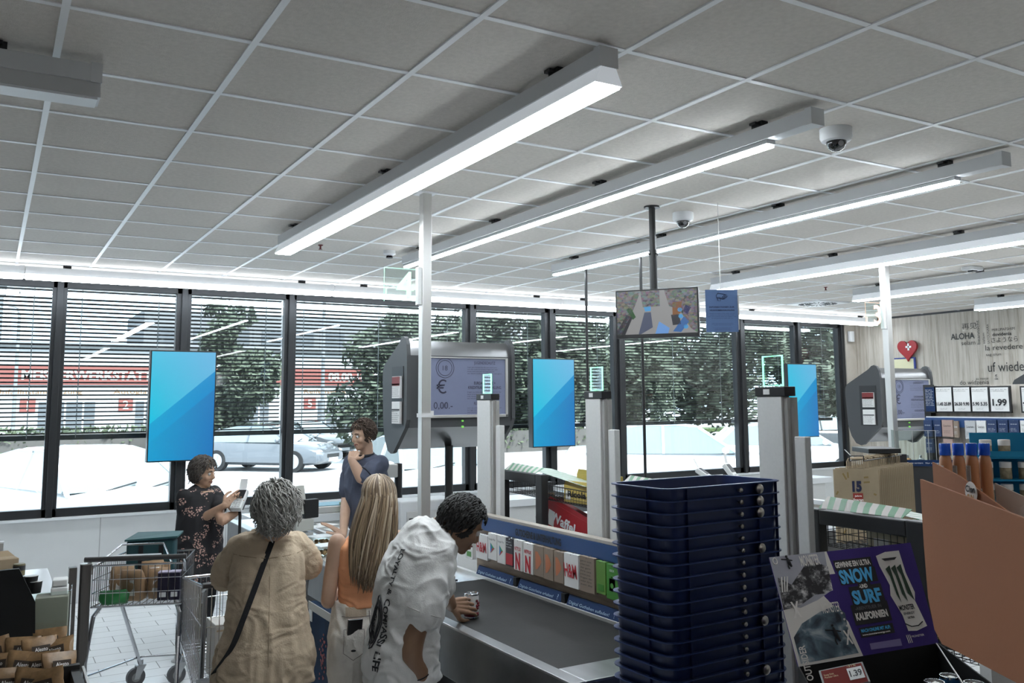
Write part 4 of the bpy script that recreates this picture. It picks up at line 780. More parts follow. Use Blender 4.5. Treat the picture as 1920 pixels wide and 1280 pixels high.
q = pd(747, 880, 7.9); t = thing('side_arm_stand', (q.x, q.y, 0), 'black jointed stand arm beside the cashier\'s shoulder', 'stand'); MB().cyl((0, 0, 0), (0, 0, 1.42), .035, 12).obj('column', black_p, t); MB().box(-.12, .02, -.03, .03, 1.30, 1.42, bev=.01).obj('bracket', alu, t)
# can on the belt
q = at(884, 1157, 2, .859); t = thing('food_can', (q.x, q.y, .859), 'tin can with red and white label held on the belt', 'can')
MB().lathe([(.036, 0), (.038, .003), (.037, .006), (.037, .116), (.038, .119), (.036, .122), (.034, .117)], n=32).obj('tin', chrome, t, smooth='auto'); lb = MB().lathe([(.0375, .008), (.0375, .112)], n=32).obj('label', whitep, t, smooth='auto')
mb = MB()
for a0 in (-2.6, -.9, .6): 
    M_ = Matrix.Rotation(a0, 4, 'Z')
    for k in range(7): mb.sphere(M_ @ Vector((.0355, -.012 + .008 * (k % 3), .05 + .012 * (k // 2))), .0075, u=8, v=6)
mb.lathe([(.038, .01), (.038, .03)], n=32); mb.obj('label_print', mat('bean red', (.16, .012, .02), .4), lb, smooth=True)
# groceries at the far end of the counter
def clearbox(u, v, z, w, d, h, rz, label):
    p = at(u, v, 2, z); t = thing('clear_food_box', (p.x, p.y, z), label, 'food box', 'clear food boxes on the counter', rz); MB().box(-w / 2, w / 2, -d / 2, d / 2, 0, h, bev=.008).obj('clear_tub', glass_mat('clear plastic', (.9, .93, .9)), t)
    mb = MB(); R = random.Random(int(u))
    for k in range(14): mb.sphere((R.uniform(-w, w) * .38, R.uniform(-d, d) * .38, h * .35 + R.uniform(-.3, .1) * h * .5), h * .25, u=8, v=6)
    mb.obj('contents', mat('pastry brown', (.30, .17, .07), .7, var=.3), t, smooth=True); MB().box(-w / 2 - .004, w / 2 + .004, -d / 2 - .004, d / 2 + .004, h, h + .006).obj('lid', mat('white lid', (.65, .67, .68), .3), t)
clearbox(600, 1020, .856, .17, .13, .06, .3, 'clear pastry box farther along the counter, with white lid'); clearbox(612, 1040, .856, .18, .13, .07, .25, 'clear pastry box nearer the orange top, with white lid')
p = at(628, 1052, 2, .856); mb = MB(); mb.sphere((0, 0, .03), .055, (1, 1, .55)); tag(mb.obj('bread_roll', mat('pale dough', (.5, .48, .44), .7), loc=(p.x, p.y, .856), smooth=True), 'pale rounded pack lying by the counter edge', 'food pack')
for u, v, rz, w in ((560, 985, .2, .3), (600, 985, .5, .28), (640, 992, .1, .25)):
    p = at(u, v, 2, .857); mb = MB(); mb.box(-w / 2, w / 2, -.1, .1, 0, .004); q = mb.obj('leaflet', paper, loc=(p.x, p.y, .857)); q.rotation_euler[2] = rz; tag(q, 'white leaflet lying flat on the counter, ' + {560: 'leftmost', 600: 'under the cashier\'s hand', 640: 'beside the blonde hair'}[u], 'leaflet', 'leaflets on the counter')
# hanging reusable bag under the counter
p = at(618, 1190, 0, 1.97); t = thing('shopping_bag', (1.93, p.y, .02), 'blue reusable shopping bags hanging below the counter edge', 'shopping bag')
bagm = mat('bag blue', (.004, .018, .05), .7, var=.3, vscale=5, spec=.15)
MB().box(-.02, .03, -.2, .25, .0, .62, bev=.012).obj('bag_body', bagm, t); MB().box(-.026, -.02, -.2, .25, .57, .62).obj('cream_hem', mat('hem cream', (.4, .38, .34)), t); MB().box(-.028, -.02, .17, .23, .5, .57).obj('label_square', whitep, t)
mb = MB(); R = random.Random(3)
for k in range(40): 
    mb.sphere((-.022, -.05 + R.gauss(0, .03), .35 + R.gauss(0, .07)), .009, (.3, 1, 1), u=6, v=4)
mb.obj('flower_print', mat('flower print red', (.28, .05, .05)), t)

# ================================================================== PEOPLE
def cat_path(pts, rs, sub=4):
    P_ = [Vector(p) for p in pts]; out = []; ro = []
    for i in range(len(P_) - 1):
        p0 = P_[max(i - 1, 0)]; p1 = P_[i]; p2 = P_[i + 1]; p3 = P_[min(i + 2, len(P_) - 1)]
        for k in range(sub):
            t = k / sub; out.append(.5 * ((2 * p1) + (p2 - p0) * t + (2 * p0 - 5 * p1 + 4 * p2 - p3) * t * t + (3 * p1 - p0 - 3 * p2 + p3) * t ** 3)); ro.append(rs[i] + (rs[i + 1] - rs[i]) * (t * t * (3 - 2 * t)))
    out.append(P_[-1]); ro.append(rs[-1]); return out, ro
def limb(mb, pts, rs, sub=4, n=14):
    p, r = cat_path(pts, rs, sub); mb.tube(p, r, n); mb.sphere(p[0], r[0] * .98, u=12, v=8); mb.sphere(p[-1], r[-1] * .98, u=12, v=8)
def rings(mb, spine, right, n=24, sq=.0):
    """spine: (point, half width, half depth); rings square to the spine, with smooth interpolation"""
    pts = [Vector(s[0]) for s in spine]; a, rx = cat_path(pts, [s[1] for s in spine], 4); _, ry = cat_path(pts, [s[2] for s in spine], 4); R_ = []
    right = Vector(right).normalized()
    for i, p in enumerate(a):
        d = (a[min(i + 1, len(a) - 1)] - a[max(i - 1, 0)]).normalized(); f = d.cross(right).normalized(); r = []
        for k in range(n):
            t = 2 * PI * k / n; c, s = math.cos(t), math.sin(t); e = .85; c = math.copysign(abs(c) ** e, c); s = math.copysign(abs(s) ** e, s); r.append(p + right * (c * rx[i]) + f * (s * ry[i]))
        R_.append(r)
    mb.loft(R_)
def bake(mb, voxel, smooth=4, disp=0, dscale=.08, keep=.0):
    bmesh.ops.recalc_face_normals(mb.bm, faces=mb.bm.faces); me = bpy.data.meshes.new('tmp'); mb.bm.to_mesh(me); mb.bm.free(); o = bpy.data.objects.new('tmp', me); C.objects.link(o)
    m = o.modifiers.new('r', 'REMESH'); m.mode = 'VOXEL'; m.voxel_size = voxel
    m = o.modifiers.new('s', 'SMOOTH'); m.iterations = smooth; m.factor = .5
    dg = bpy.context.evaluated_depsgraph_get(); dg.update(); out = bpy.data.meshes.new_from_object(o.evaluated_get(dg)); bpy.data.objects.remove(o)
    return out
def join(meshes):
    b = bmesh.new()
    for m in meshes: b.from_mesh(m)
    me = bpy.data.meshes.new('body'); b.to_mesh(me); b.free()
    for p in me.polygons: p.use_smooth = True
    return me
def part(name, me, m, parent, inv):
    me.transform(inv); me.materials.clear()
    for q in (m if isinstance(m, (list, tuple)) else [m]): me.materials.append(q)
    for p in me.polygons: p.use_smooth = True
    o = bpy.data.objects.new(name, me); C.objects.link(o); o.parent = parent; return o
def wrinkle(me, amp, sc_=9, seed=0, stretch=(1, 1, .45), lo=-9, hi=9):
    ns = [v.normal.copy() for v in me.vertices]
    for v, n_ in zip(me.vertices, ns):
        if not lo < v.co.z < hi: continue
        q = Vector((v.co.x * stretch[0], v.co.y * stretch[1], v.co.z * stretch[2])) * sc_ + Vector((seed, seed * 2, 0)); w = noise.noise(q + Vector((noise.noise(q * .5), 0, noise.noise(q * .7 + Vector((5, 5, 5))))) * 2.5)
        v.co += n_ * (amp * (1 - abs(w) * 3))
def hand(wrist, d, nrm, side, curl=.35, s=1.0, spread=.1, thumb=.7):
    """d: pointing direction of the hand, nrm: out of the back of the hand, side: +1 thumb towards d x nrm"""
    mb = MB(); d = Vector(d).normalized(); nrm = Vector(nrm); nrm = (nrm - d * nrm.dot(d)).normalized(); x = d.cross(nrm).normalized() * side; w = Vector(wrist)
    for i, (off, ln, fl, fr) in enumerate(((.031, .088, (.040, .025, .020), .0088), (.0105, .092, (.044, .028, .021), .0092), (-.0105, .087, (.041, .026, .020), .0088), (-.030, .078, (.032, .020, .018), .0078))):
        k = w + x * off * s + d * ln * s; mb.tube([w + x * off * .55 * s, w + x * off * .8 * s + d * ln * .5 * s, k], [.014 * s, .0145 * s, .0115 * s], 10)
        p = k; a = curl * (.6 + .12 * i); dd = d
        for j, l_ in enumerate(fl):
            ang = a * (1.0 + .35 * j); dd = (dd * math.cos(ang) - nrm * math.sin(ang)).normalized(); nn = nrm; q = p + (dd + x * (1.5 - i) * spread * .5).normalized() * l_ * s
            mb.tube([p, q], [fr * s * (1 - .08 * j), fr * s * (.92 - .08 * j)], 10); mb.sphere(q, fr * s * (.92 - .08 * j), u=8, v=6); p = q; nrm2 = (nrm * math.cos(ang) + d * math.sin(ang))
            if j == 0: pass
    t0 = w + x * .026 * s + d * .02 * s; t1 = t0 + (x * .75 + d * .6 - nrm * .25).normalized() * .045 * s; t2 = t1 + (x * .3 * thumb + d * .95 - nrm * .4).normalized() * .034 * s; t3 = t2 + (d * .95 - x * .15 - nrm * .45).normalized() * .027 * s
    mb.tube([t0, t1], [.016 * s, .0125 * s], 10); mb.tube([t1, t2], [.0115 * s, .0105 * s], 10); mb.tube([t2, t3], [.0103 * s, .009 * s], 10); mb.sphere(t2, .0105 * s, u=8, v=6); mb.sphere(t3, .009 * s, u=8, v=6); mb.sphere(w, .0235 * s, u=12, v=8)
    return bake(mb, .0032, 3)
def headgeo(mb, c, f, up, s=1.0):
    """c head centre, f face direction"""
    f = Vector(f).normalized(); up = Vector(up); up = (up - f * up.dot(f)).normalized(); r = f.cross(up).normalized(); M_ = Matrix((r, f, up)).transposed(); P_ = lambda x, y, z: Vector(c) + (r * x + f * y + up * z) * s
    E = lambda x, y, z, a, b, c_, : mb.sphere(P_(x, y, z), s, (a, b, c_), M=M_, u=20, v=14)
    E(0, -.012, .028, .076, .094, .092); E(0, .012, -.02, .066, .075, .085); E(0, .035, -.065, .047, .048, .042); E(0, .068, -.088, .024, .022, .020); E(0, .066, .03, .052, .022, .016)
    E(.036, .062, -.025, .024, .022, .024); E(-.036, .062, -.025, .024, .022, .024); E(0, .083, -.058, .022, .014, .02)
    mb.tube([P_(0, .082, .022), P_(0, .104, -.018), P_(0, .096, -.03)], [.009 * s, .0135 * s, .012 * s], 10); E(.012, .09, -.026, .009, .011, .008); E(-.012, .09, -.026, .009, .011, .008)
    for q in (-1, 1): E(q * .078, -.01, -.005, .009, .02, .032); E(q * .082, -.016, .01, .008, .016, .016)
    return P_, M_
def face(P_, M_, s, parent, inv, brow, lips):
    for q in (-1, 1):
        mb = MB().sphere(P_(q * .031, .0755, .006), .0125 * s, u=14, v=10); me = mb.mesh('eye'); e = part('eye', me, mat('eye white', (.5, .48, .46), .2), parent, inv)
        me = MB().sphere(P_(q * .031, .0835, .006), .0062 * s, (1, .8, 1), M=M_, u=10, v=8).mesh('iris'); part('iris', me, mat('eye brown', (.03, .015, .008), .15), e, inv)
        me = MB().tube([P_(q * .014, .086, .027), P_(q * .03, .086, .034), P_(q * .05, .074, .026)], [.003 * s, .004 * s, .002 * s], 6).mesh('eyebrow'); part('eyebrow', me, brow, parent, inv)
    mb = MB(); mb.tube([P_(-.024, .082, -.054), P_(-.008, .0955, -.051), P_(0, .096, -.0525), P_(.008, .0955, -.051), P_(.024, .082, -.054)], [.002 * s, .005 * s, .0045 * s, .005 * s, .002 * s], 8); mb.tube([P_(-.022, .082, -.056), P_(0, .0955, -.062), P_(.022, .082, -.056)], [.002 * s, .0065 * s, .002 * s], 8)
    part('mouth', mb.mesh('mouth'), lips, parent, inv)
def strands(P_, s, n, ln, seed, curl=0.0, rad=.0035, front=.035, low=-.05, lift=.006, nm=3, grow=None, nseg=5, down=.6, fr=1.9):
    mb = MB(); R = random.Random(seed); G = []
    for i in range(n):
        while True:
            v = Vector((R.gauss(0, 1), R.gauss(0, 1), R.gauss(0, 1))).normalized()
            x, y, z = v.x * .080, v.y * .098 - .012, v.z * .096 + .026
            lim = front if z < .07 else front + (z - .07) * 3
            if z < low or (y > lim) or (abs(x) > .07 and z < .0 and y > -.02): continue
            break
        p = Vector((x, y, z)); nn = v; pts = []; ph = R.uniform(0, 6.28); q = p.copy(); tdir = (Vector((v.x * .4, -.35, -down)) + Vector((R.gauss(0, .15), R.gauss(0, .15), 0)))
        tdir = (tdir - nn * tdir.dot(nn)).normalized() if (tdir - nn * tdir.dot(nn)).length > .05 else tdir.normalized(); l_ = ln * R.uniform(.7, 1.2)
        for k in range(nseg):
            c_ = Vector((math.cos(ph + k * fr), math.sin(ph + k * fr), math.cos(ph * 2 + k * fr * .7))) * curl
            r_ = Vector((q.x / .080, (q.y + .012) / .098, (q.z - .026) / .096)).length
            if r_ < 1.03: q = Vector((q.x, q.y + .012, q.z - .026)) * (1.04 / r_) + Vector((0, -.012, .026))
            pts.append(q + nn * (lift * (1 if k else .2) + .004 * R.random()) + c_); q = q + tdir * (l_ / nseg); tdir = (tdir + Vector((0, 0, -.18))).normalized()
        mb.mi = R.randrange(nm); mb.tube([P_(*p3) for p3 in pts], [rad * s * (1 - .6 * k / nseg) for k in range(nseg)], 5)
    return mb
class Person:
    def __init__(s, name, u, zc, az, label, z=0, hz=0, loc=None):
        p = Vector(loc) if loc else pd(u, 900, zc); s.o = Vector((p.x, p.y, 0)); s.rz = -math.radians(az)
        s.t = thing('person', s.o, label, 'person', None, s.rz); s.M = Matrix.Translation(s.o) @ Matrix.Rotation(s.rz, 4, 'Z'); s.inv = s.M.inverted()
        s.F = s.M.to_3x3() @ Vector((0, 1, 0)); s.R = s.M.to_3x3() @ Vector((1, 0, 0))
    def w(s, x, y, z): return s.M @ Vector((x, y, z))
    def part(s, name, me, m, parent=None): return part(name, me, m, parent or s.t, s.inv)
skin_a = mat('skin tan', (.44, .27, .18), .5, var=.08, vscale=14, bump=.05, bscale=150); skin_b = mat('skin fair', (.48, .31, .22), .5, var=.06, vscale=14); skin_c = mat('skin brown', (.22, .125, .075), .48, var=.08, vscale=12, bump=.05, bscale=160)
lipm = mat('lips', (.25, .09, .07), .4); blk = mat('black cloth', (.012, .012, .014), .85, bump=.2, bscale=90)
def legs(P, hipz, hw, kz, pants, mat_p, nm='trousers', r=(.085, .06, .045), spread=.09, shoe=None, stride=0, voxel=.008, lean=0, wr=.004):
    mb = MB(); body = MB(); feet = []
    for q in (-1, 1):
        hip = P.w(q * hw, lean, hipz); knee = P.w(q * spread, .02 + stride * q, kz); ank = P.w(q * spread, -.02 + stride * q, .075)
        limb(mb, [hip, (hip + knee) / 2 + P.F * .01, knee, (knee + ank) / 2 - P.F * .012, ank], [r[0], (r[0] + r[1]) / 2 * 1.05, r[1], (r[1] + r[2]) / 2 * 1.12, r[2]])
        limb(body, [hip, knee, ank], [r[0] * .7, r[1] * .75, r[2] * .7]); limb(body, [ank, ank + P.F * .08 - Vector((0, 0, .04)), ank + P.F * .15 - Vector((0, 0, .05))], [.035, .034, .022]); feet.append(ank)
    rings(mb, [(P.w(0, lean, hipz - .10), hw + r[0] * .9, r[0] * 1.05), (P.w(0, lean - .01, hipz), hw + r[0] * .95, r[0] * 1.28), (P.w(0, lean, hipz + .10), hw + r[0] * .8, r[0] * 1.1), (P.w(0, lean, hipz + .16), hw + r[0] * .66, r[0] * .98)], P.R)
    me = bake(mb, voxel, 4); wrinkle(me, wr, 11, 3); P.part(nm, me, mat_p)
    for a in feet:
        m2 = MB(); q = a - Vector((0, 0, .035)); limb(m2, [q - P.F * .035, q + P.F * .05, q + P.F * .14 - Vector((0, 0, .008))], [.04, .042, .032]); m2.box(-.045, .045, -.08, .185, .0, .022, M=Matrix.Translation((a.x, a.y, 0)) @ Matrix.Rotation(P.rz, 4, 'Z'), bev=.006); P.part('shoe', bake(m2, .006, 3), shoe or mat('white trainer', (.5, .5, .49), .6))
    return body
def arm(mb, sh, el, wr, r=(.05, .038, .026), k=.72):
    r = (r[0] * k, r[1], r[2])
    limb(mb, [sh, (Vector(sh) + Vector(el)) / 2, el, (Vector(el) * .6 + Vector(wr) * .4), wr], [r[0], (r[0] + r[1]) / 2 * 1.03, r[1], r[1] * 1.02, r[2]])
# ---- woman in the floral dress
def floral(t, c):
    v = N(t, 'ShaderNodeTexVoronoi', i_Scale=13.0); t.links.new(c, v.inputs['Vector']); n = N(t, 'ShaderNodeTexNoise', i_Scale=9.0, i_Detail=3.0); t.links.new(c, n.inputs['Vector'])
    v2 = N(t, 'ShaderNodeTexVoronoi', i_Scale=70.0); t.links.new(c, v2.inputs['Vector'])
    m1 = N(t, 'ShaderNodeMath', operation='LESS_THAN'); m1.inputs[1].default_value = .48; t.links.new(v.outputs['Distance'], m1.inputs[0])
    m2 = N(t, 'ShaderNodeMath', operation='GREATER_THAN'); m2.inputs[1].default_value = .47; t.links.new(n.outputs[0], m2.inputs[0])
    m3 = N(t, 'ShaderNodeMath', operation='LESS_THAN'); m3.inputs[1].default_value = .46; t.links.new(v2.outputs['Distance'], m3.inputs[0])
    a = N(t, 'ShaderNodeMath', operation='MULTIPLY'); b = N(t, 'ShaderNodeMath', operation='MULTIPLY'); t.links.new(m1.outputs[0], a.inputs[0]); t.links.new(m2.outputs[0], a.inputs[1]); t.links.new(a.outputs[0], b.inputs[0]); t.links.new(m3.outputs[0], b.inputs[1])
    return mixc(t, b.outputs[0], (.012, .011, .013), (.42, .26, .22))
floralm = ramp_mat('black floral fabric', floral, .85)
P = Person('woman', 375, 7.05, 150, 'person in a black floral tunic with short hair, holding the white card terminal')
z_ = lambda v, zc: pd(400, v, zc).z
sh = z_(922, 7.0); hc = P.w(0, .03, z_(886, 7.0)); fdir = (P.F + P.R * -.35 + Vector((0, 0, -.25)))
b = legs(P, .74, .085, .42, None, blk, r=(.085, .062, .05)); rings(b, [(P.w(0, 0, .7), .12, .08), (P.w(0, 0, .9), .12, .08), (P.w(0, 0, 1.1), .13, .085), (P.w(0, 0, sh - .07), .12, .07), (P.w(0, 0, sh - .01), .08, .05), (P.w(0, .01, sh + .05), .05, .05)], P.R)
limb(b, [P.w(0, 0, sh - .02), P.w(0, .015, sh + .07), hc - Vector((0, 0, .04))], [.055, .048, .05]); Ph, Mh = headgeo(b, hc, fdir, (0, 0, 1), .97)
tq = Vector(term.location); rs_ = P.w(.165, 0, sh - .02); re = pd(352, 988, 6.95); rw = tq + Vector((-.11, 0, -.03)) - P.F * .0; ls_ = P.w(-.165, 0, sh - .02); le = pd(415, 975, 6.8); lw = tq + Vector((-.02, .03, -.10))
arm(b, rs_, re, rw); arm(b, ls_, le, lw); mesh_b = bake(b, .0075, 4)
h1 = hand(rw, (tq - rw) + Vector((0, 0, .05)), Vector((-.3, -1, .3)), -1, .55); h2 = hand(lw, Vector((.15, -.15, 1)), Vector((.2, 1, 0)), 1, .6)
bo = P.part('body', join([mesh_b, h1, h2]), skin_a); face(Ph, Mh, .97, P.t, P.inv, mat('hair grey brown', (.09, .075, .065), .7), lipm)
mb = MB(); rings(mb, [(P.w(0, 0, .60), .22, .17), (P.w(0, 0, .75), .205, .16), (P.w(0, .01, .95), .185, .15), (P.w(0, .02, 1.08), .185, .15), (P.w(0, .01, sh - .06), .18, .115), (P.w(0, -.01, sh + .005), .14, .065), (P.w(0, -.02, sh + .015), .08, .04)], P.R)
limb(mb, [rs_ - P.R * .015, rs_ * .65 + re * .35, rs_ * .42 + re * .58], [.058, .06, .062]); limb(mb, [ls_ + P.R * .015, ls_ * .65 + le * .35, ls_ * .42 + le * .58], [.058, .06, .062]); me = bake(mb, .0075, 4); wrinkle(me, .005, 8, 1); P.part('tunic', me, floralm)
mb = MB(); mb.prism([P.w(x, .10 - .25 * (zz - sh + .05), zz) for x, zz in ((-.055, sh + .01), (.055, sh + .01), (.045, sh - .05), (0, sh - .10), (-.045, sh - .05))], P.F * .012 ); P.part('neckline_skin', mb.mesh('n'), skin_a, bo)
mb = MB(); mb.tube([P.w(-.05, .05, sh + .03), P.w(-.03, .115, sh - .04), P.w(0, .13, sh - .08), P.w(.03, .115, sh - .04), P.w(.05, .05, sh + .03)], .0015, 5); mb.tube([P.w(0, .133, sh - .08), P.w(0, .133, sh - .105)], .003, 5); P.part('necklace', mb.mesh('n'), mat('silver chain', (.6, .6, .6), .2, 1))
hg = [mat('hair grey brown', (.09, .075, .065), .7), mat('hair grey dark', (.06, .05, .045), .7), mat('hair grey light', (.14, .12, .10), .7)]
P.part('hair', strands(Ph, .97, 600, .07, 11, .004, .006, low=-.055, lift=.008).mesh('h'), hg); m2 = MB(); m2.sphere(Ph(0, -.024, .034), .092, (.88, .98, .98), u=24, v=16); P.part('hair_underlayer', m2.mesh('h'), hg[1])
# ---- cashier in the blue polo shirt
P = Person('cashier', 695, 7.45, 255, 'person in a dark blue polo shirt behind the counter, one hand at the chin')
Z = lambda v: pd(690, v, 7.45).z
hc = pd(681, 815, 7.4); sh = Z(862); b = legs(P, .98, .09, .52, None, mat('dark trousers', (.02, .022, .03), .8), r=(.095, .07, .055), shoe=blk)
ch = P.w(0, .06, sh); rings(b, [(P.w(0, 0, .95), .16, .11), (P.w(0, 0, 1.1), .15, .11), (P.w(0, .03, 1.3), .16, .11), (P.w(0, .05, sh - .07), .15, .09), (P.w(0, .06, sh - .01), .09, .06)], P.R)
limb(b, [P.w(0, .05, sh - .02), hc - Vector((0, 0, .09)) - P.F * .03, hc - Vector((0, 0, .03))], [.062, .056, .055]); Ph, Mh = headgeo(b, hc, P.F + Vector((0, 0, -.25)), (0, 0, 1), 1.04)
ls_ = P.w(-.19, .04, sh - .03); le = pd(680, 898, 7.2); lw = pd(659, 862, 7.2); rs_ = P.w(.19, .06, sh - .03); rw = pd(644, 975, 7.1); re = P.w(.2, .10, 1.17)
rw.z = .915; arm(b, ls_, le, lw, (.055, .045, .03)); arm(b, rs_, re, rw, (.055, .042, .03)); mesh_b = bake(b, .0075, 4)
h1 = hand(lw, hc + P.F * .05 - Vector((0, 0, .07)) - lw, Vector((-.6, -1, 0)), 1, .95, 1.08); h2 = hand(rw, pd(612, 985, 7.1) - rw + Vector((0, 0, .02)), (0, 0, 1), -1, .12, 1.08, .35)
P.part('body', join([mesh_b, h1, h2]), skin_b); face(Ph, Mh, 1.04, P.t, P.inv, mat('hair brown', (.05, .03, .02), .7), lipm)
mb = MB(); rings(mb, [(P.w(0, 0, .93), .19, .15), (P.w(0, .01, 1.08), .19, .15), (P.w(0, .04, 1.28), .205, .155), (P.w(0, .05, sh - .07), .21, .13), (P.w(0, .05, sh + .0), .16, .08), (P.w(0, .06, sh + .035), .075, .065)], P.R)
limb(mb, [ls_ + P.R * .02, ls_ * .5 + le * .5, ls_ * .22 + le * .78], [.08, .078, .08]); limb(mb, [rs_ - P.R * .02, rs_ * .5 + re * .5, rs_ * .2 + re * .8], [.08, .076, .078]); me = bake(mb, .0075, 4); wrinkle(me, .006, 8, 4)
polo = P.part('polo_shirt', me, mat('polo blue', (.07, .08, .12), .85, var=.15, vscale=12, bump=.15, bscale=200))
mb = MB(); c_ = P.w(0, .06, sh + .03); mb.tube([c_ + P.R * (.07 * math.cos(a)) + P.F * (.068 * math.sin(a)) + Vector((0, 0, .012 - .01 * math.sin(a))) for a in [k * PI / 10 for k in range(20)]], .013, 8, closed=True); P.part('collar', mb.mesh('c'), mat('polo dark trim', (.012, .014, .022), .8), polo)
q = ls_ * .24 + le * .76; d = (le - ls_).normalized(); mb = MB(); x = d.orthogonal().normalized(); y = d.cross(x); mb.tube([q + x * (.081 * math.cos(a)) + y * (.081 * math.sin(a)) for a in [k * PI / 12 for k in range(24)]], .006, 6, closed=True); P.part('sleeve_band', mb.mesh('c'), mat('polo dark trim', (.012, .014, .022)), polo)
hb = [mat('hair brown', (.05, .03, .02), .7), mat('hair brown dark', (.03, .02, .014), .7), mat('hair brown light', (.075, .05, .032), .7)]
P.part('hair', strands(Ph, 1.04, 600, .045, 12, .002, .0055, low=-.03, lift=.004).mesh('h'), hb); m2 = MB(); m2.sphere(Ph(0, -.024, .036), .097, (.87, .98, .96), u=24, v=16); P.part('hair_underlayer', m2.mesh('h'), hb[1])
# ---- grey-haired woman in the long beige blouse
P = Person('woman', 507, 4.5, 12, 'person with curly grey hair and long beige blouse, seen from behind, leaning on a trolley')
Z = lambda v: pd(515, v, 4.5).z
hc = pd(519, 955, 4.42) + P.F * .0; sh = Z(1003); b = legs(P, .70, .09, .40, None, mat('pale trousers', (.36, .30, .23), .8, bump=.1, bscale=60), r=(.095, .075, .06), wr=.005)
rings(b, [(P.w(0, 0, .68), .14, .1), (P.w(0, 0, .9), .14, .1), (P.w(0, .02, 1.1), .13, .09), (P.w(0, .03, sh - .08), .12, .075), (P.w(0, .04, sh - .02), .08, .05)], P.R); limb(b, [P.w(0, .03, sh - .03), hc - Vector((0, 0, .08)), hc - Vector((0, 0, .03))], [.06, .052, .05]); Ph, Mh = headgeo(b, hc, P.F * 1.0 + P.R * .25 + Vector((0, 0, -.35)), (0, 0, 1), .98)
ls_ = P.w(-.15, .03, sh - .045); le = pd(418, 1092, 4.55); lw = pd(452, 1090, 4.92); rs_ = P.w(.15, .03, sh - .045); re = pd(580, 1068, 4.6); rw = pd(560, 1078, 4.88)
lw.z = rw.z = 1.03; arm(b, ls_, le, lw, (.055, .043, .028)); arm(b, rs_, re, rw, (.055, .043, .028)); mesh_b = bake(b, .0075, 4)
h1 = hand(lw, P.F + Vector((.1, 0, -.1)), (0, 0, 1), 1, .9); h2 = hand(rw, P.F + Vector((-.1, 0, -.1)), (0, 0, 1), -1, .9)
P.part('body', join([mesh_b, h1, h2]), skin_a); face(Ph, Mh, .98, P.t, P.inv, mat('hair grey', (.3, .29, .27)), lipm)
beige = mat('beige linen', (.47, .375, .27), .9, var=.06, vscale=20, bump=.25, bscale=120)
mb = MB(); hem = Z(1258)
rings(mb, [(P.w(-.01, -.03, hem), .245, .20), (P.w(-.005, -.03, hem + .12), .235, .19), (P.w(0, -.03, .88), .195, .165), (P.w(0, -.01, 1.02), .18, .15), (P.w(0, .01, sh - .12), .175, .13), (P.w(0, .02, sh - .04), .15, .095), (P.w(0, .03, sh + .005), .10, .07), (P.w(0, .03, sh + .03), .06, .05)], P.R)
limb(mb, [ls_ + P.R * .03, ls_ * .5 + le * .5, ls_ * .2 + le * .8], [.066, .068, .072]); limb(mb, [rs_ - P.R * .03, rs_ * .5 + re * .5, rs_ * .2 + re * .8], [.066, .068, .072]); me = bake(mb, .007, 4); wrinkle(me, .008, 7, 9, (1.2, 1.2, .4)); wrinkle(me, .0045, 15, 4, (.6, .6, 1.1)); blouse = P.part('blouse', me, beige)
bvh = BVHTree.FromPolygons([v.co for v in me.vertices], [p.vertices for p in me.polygons])
def on(bv, P, x, z, back=True, off=.003, y0=-.6):
    h = bv.ray_cast(Vector((x, y0 if back else -y0, z)), Vector((0, 1 if back else -1, 0)))
    return (h[0] + Vector((0, -off if back else off, 0))) if h[0] is not None else Vector((x, -.15, z))
mb = MB()
mb.tube([on(bvh, P, x, sh - .09 + .012 * abs(x) * 8, off=.0) for x in [(-.165 + .033 * k) for k in range(11)]], .0022, 5); mb.tube([on(bvh, P, 0.0, z, off=.0) for z in [sh - .09 - k * .04 for k in range(13)]], .002, 5); o = mb.obj('back_seam', mat('beige seam', (.28, .22, .15), .9), blouse)
pts = [Vector((.045, .05, sh + .035)), Vector((.035, -.02, sh + .04)), on(bvh, P, .01, sh - .02, off=.008), on(bvh, P, -.03, sh - .12, off=.008), on(bvh, P, -.075, sh - .24, off=.008), on(bvh, P, -.12, sh - .36, off=.008), on(bvh, P, -.165, sh - .48, off=.01), Vector((-.24, -.12, sh - .60))]
pp, _ = cat_path(pts, [1] * len(pts), 4); mb = MB()
vs = []
for i, p in enumerate(pp): vs.append((mb.bm.verts.new(p + Vector((-.016, 0, -.006))), mb.bm.verts.new(p + Vector((.016, 0, .006))), mb.bm.verts.new(p + Vector((.016, -.004, .006))), mb.bm.verts.new(p + Vector((-.016, -.004, -.006)))))
for a_, b_ in zip(vs, vs[1:]):
    for k in range(4): mb._f([a_[k], a_[(k + 1) % 4], b_[(k + 1) % 4], b_[k]])
bag = thing('handbag', P.w(-.27, -.10, .42), 'black shoulder bag hanging by a long strap at the beige blouse', 'handbag', None, P.rz)
off_ = Vector((-.27, -.10, .42)); me = mb.mesh('strap'); me.transform(Matrix.Translation(-off_)); me.materials.append(blk); o = bpy.data.objects.new('strap', me); C.objects.link(o); o.parent = bag
mb = MB(); mb.box(-.05, .06, -.13, .15, -.02, .20, bev=.03); mb.obj('bag_body', mat('black leather', (.012, .012, .013), .4, bump=.2, bscale=60), bag, smooth=True); MB().box(-.055, .065, -.135, .155, .10, .215, bev=.02).obj('flap', mat('black leather', (.01, .01, .01)), bag)
hgr = [mat('hair grey', (.46, .44, .41), .6), mat('hair silver', (.62, .60, .56), .6), mat('hair ash', (.30, .28, .25), .6)]
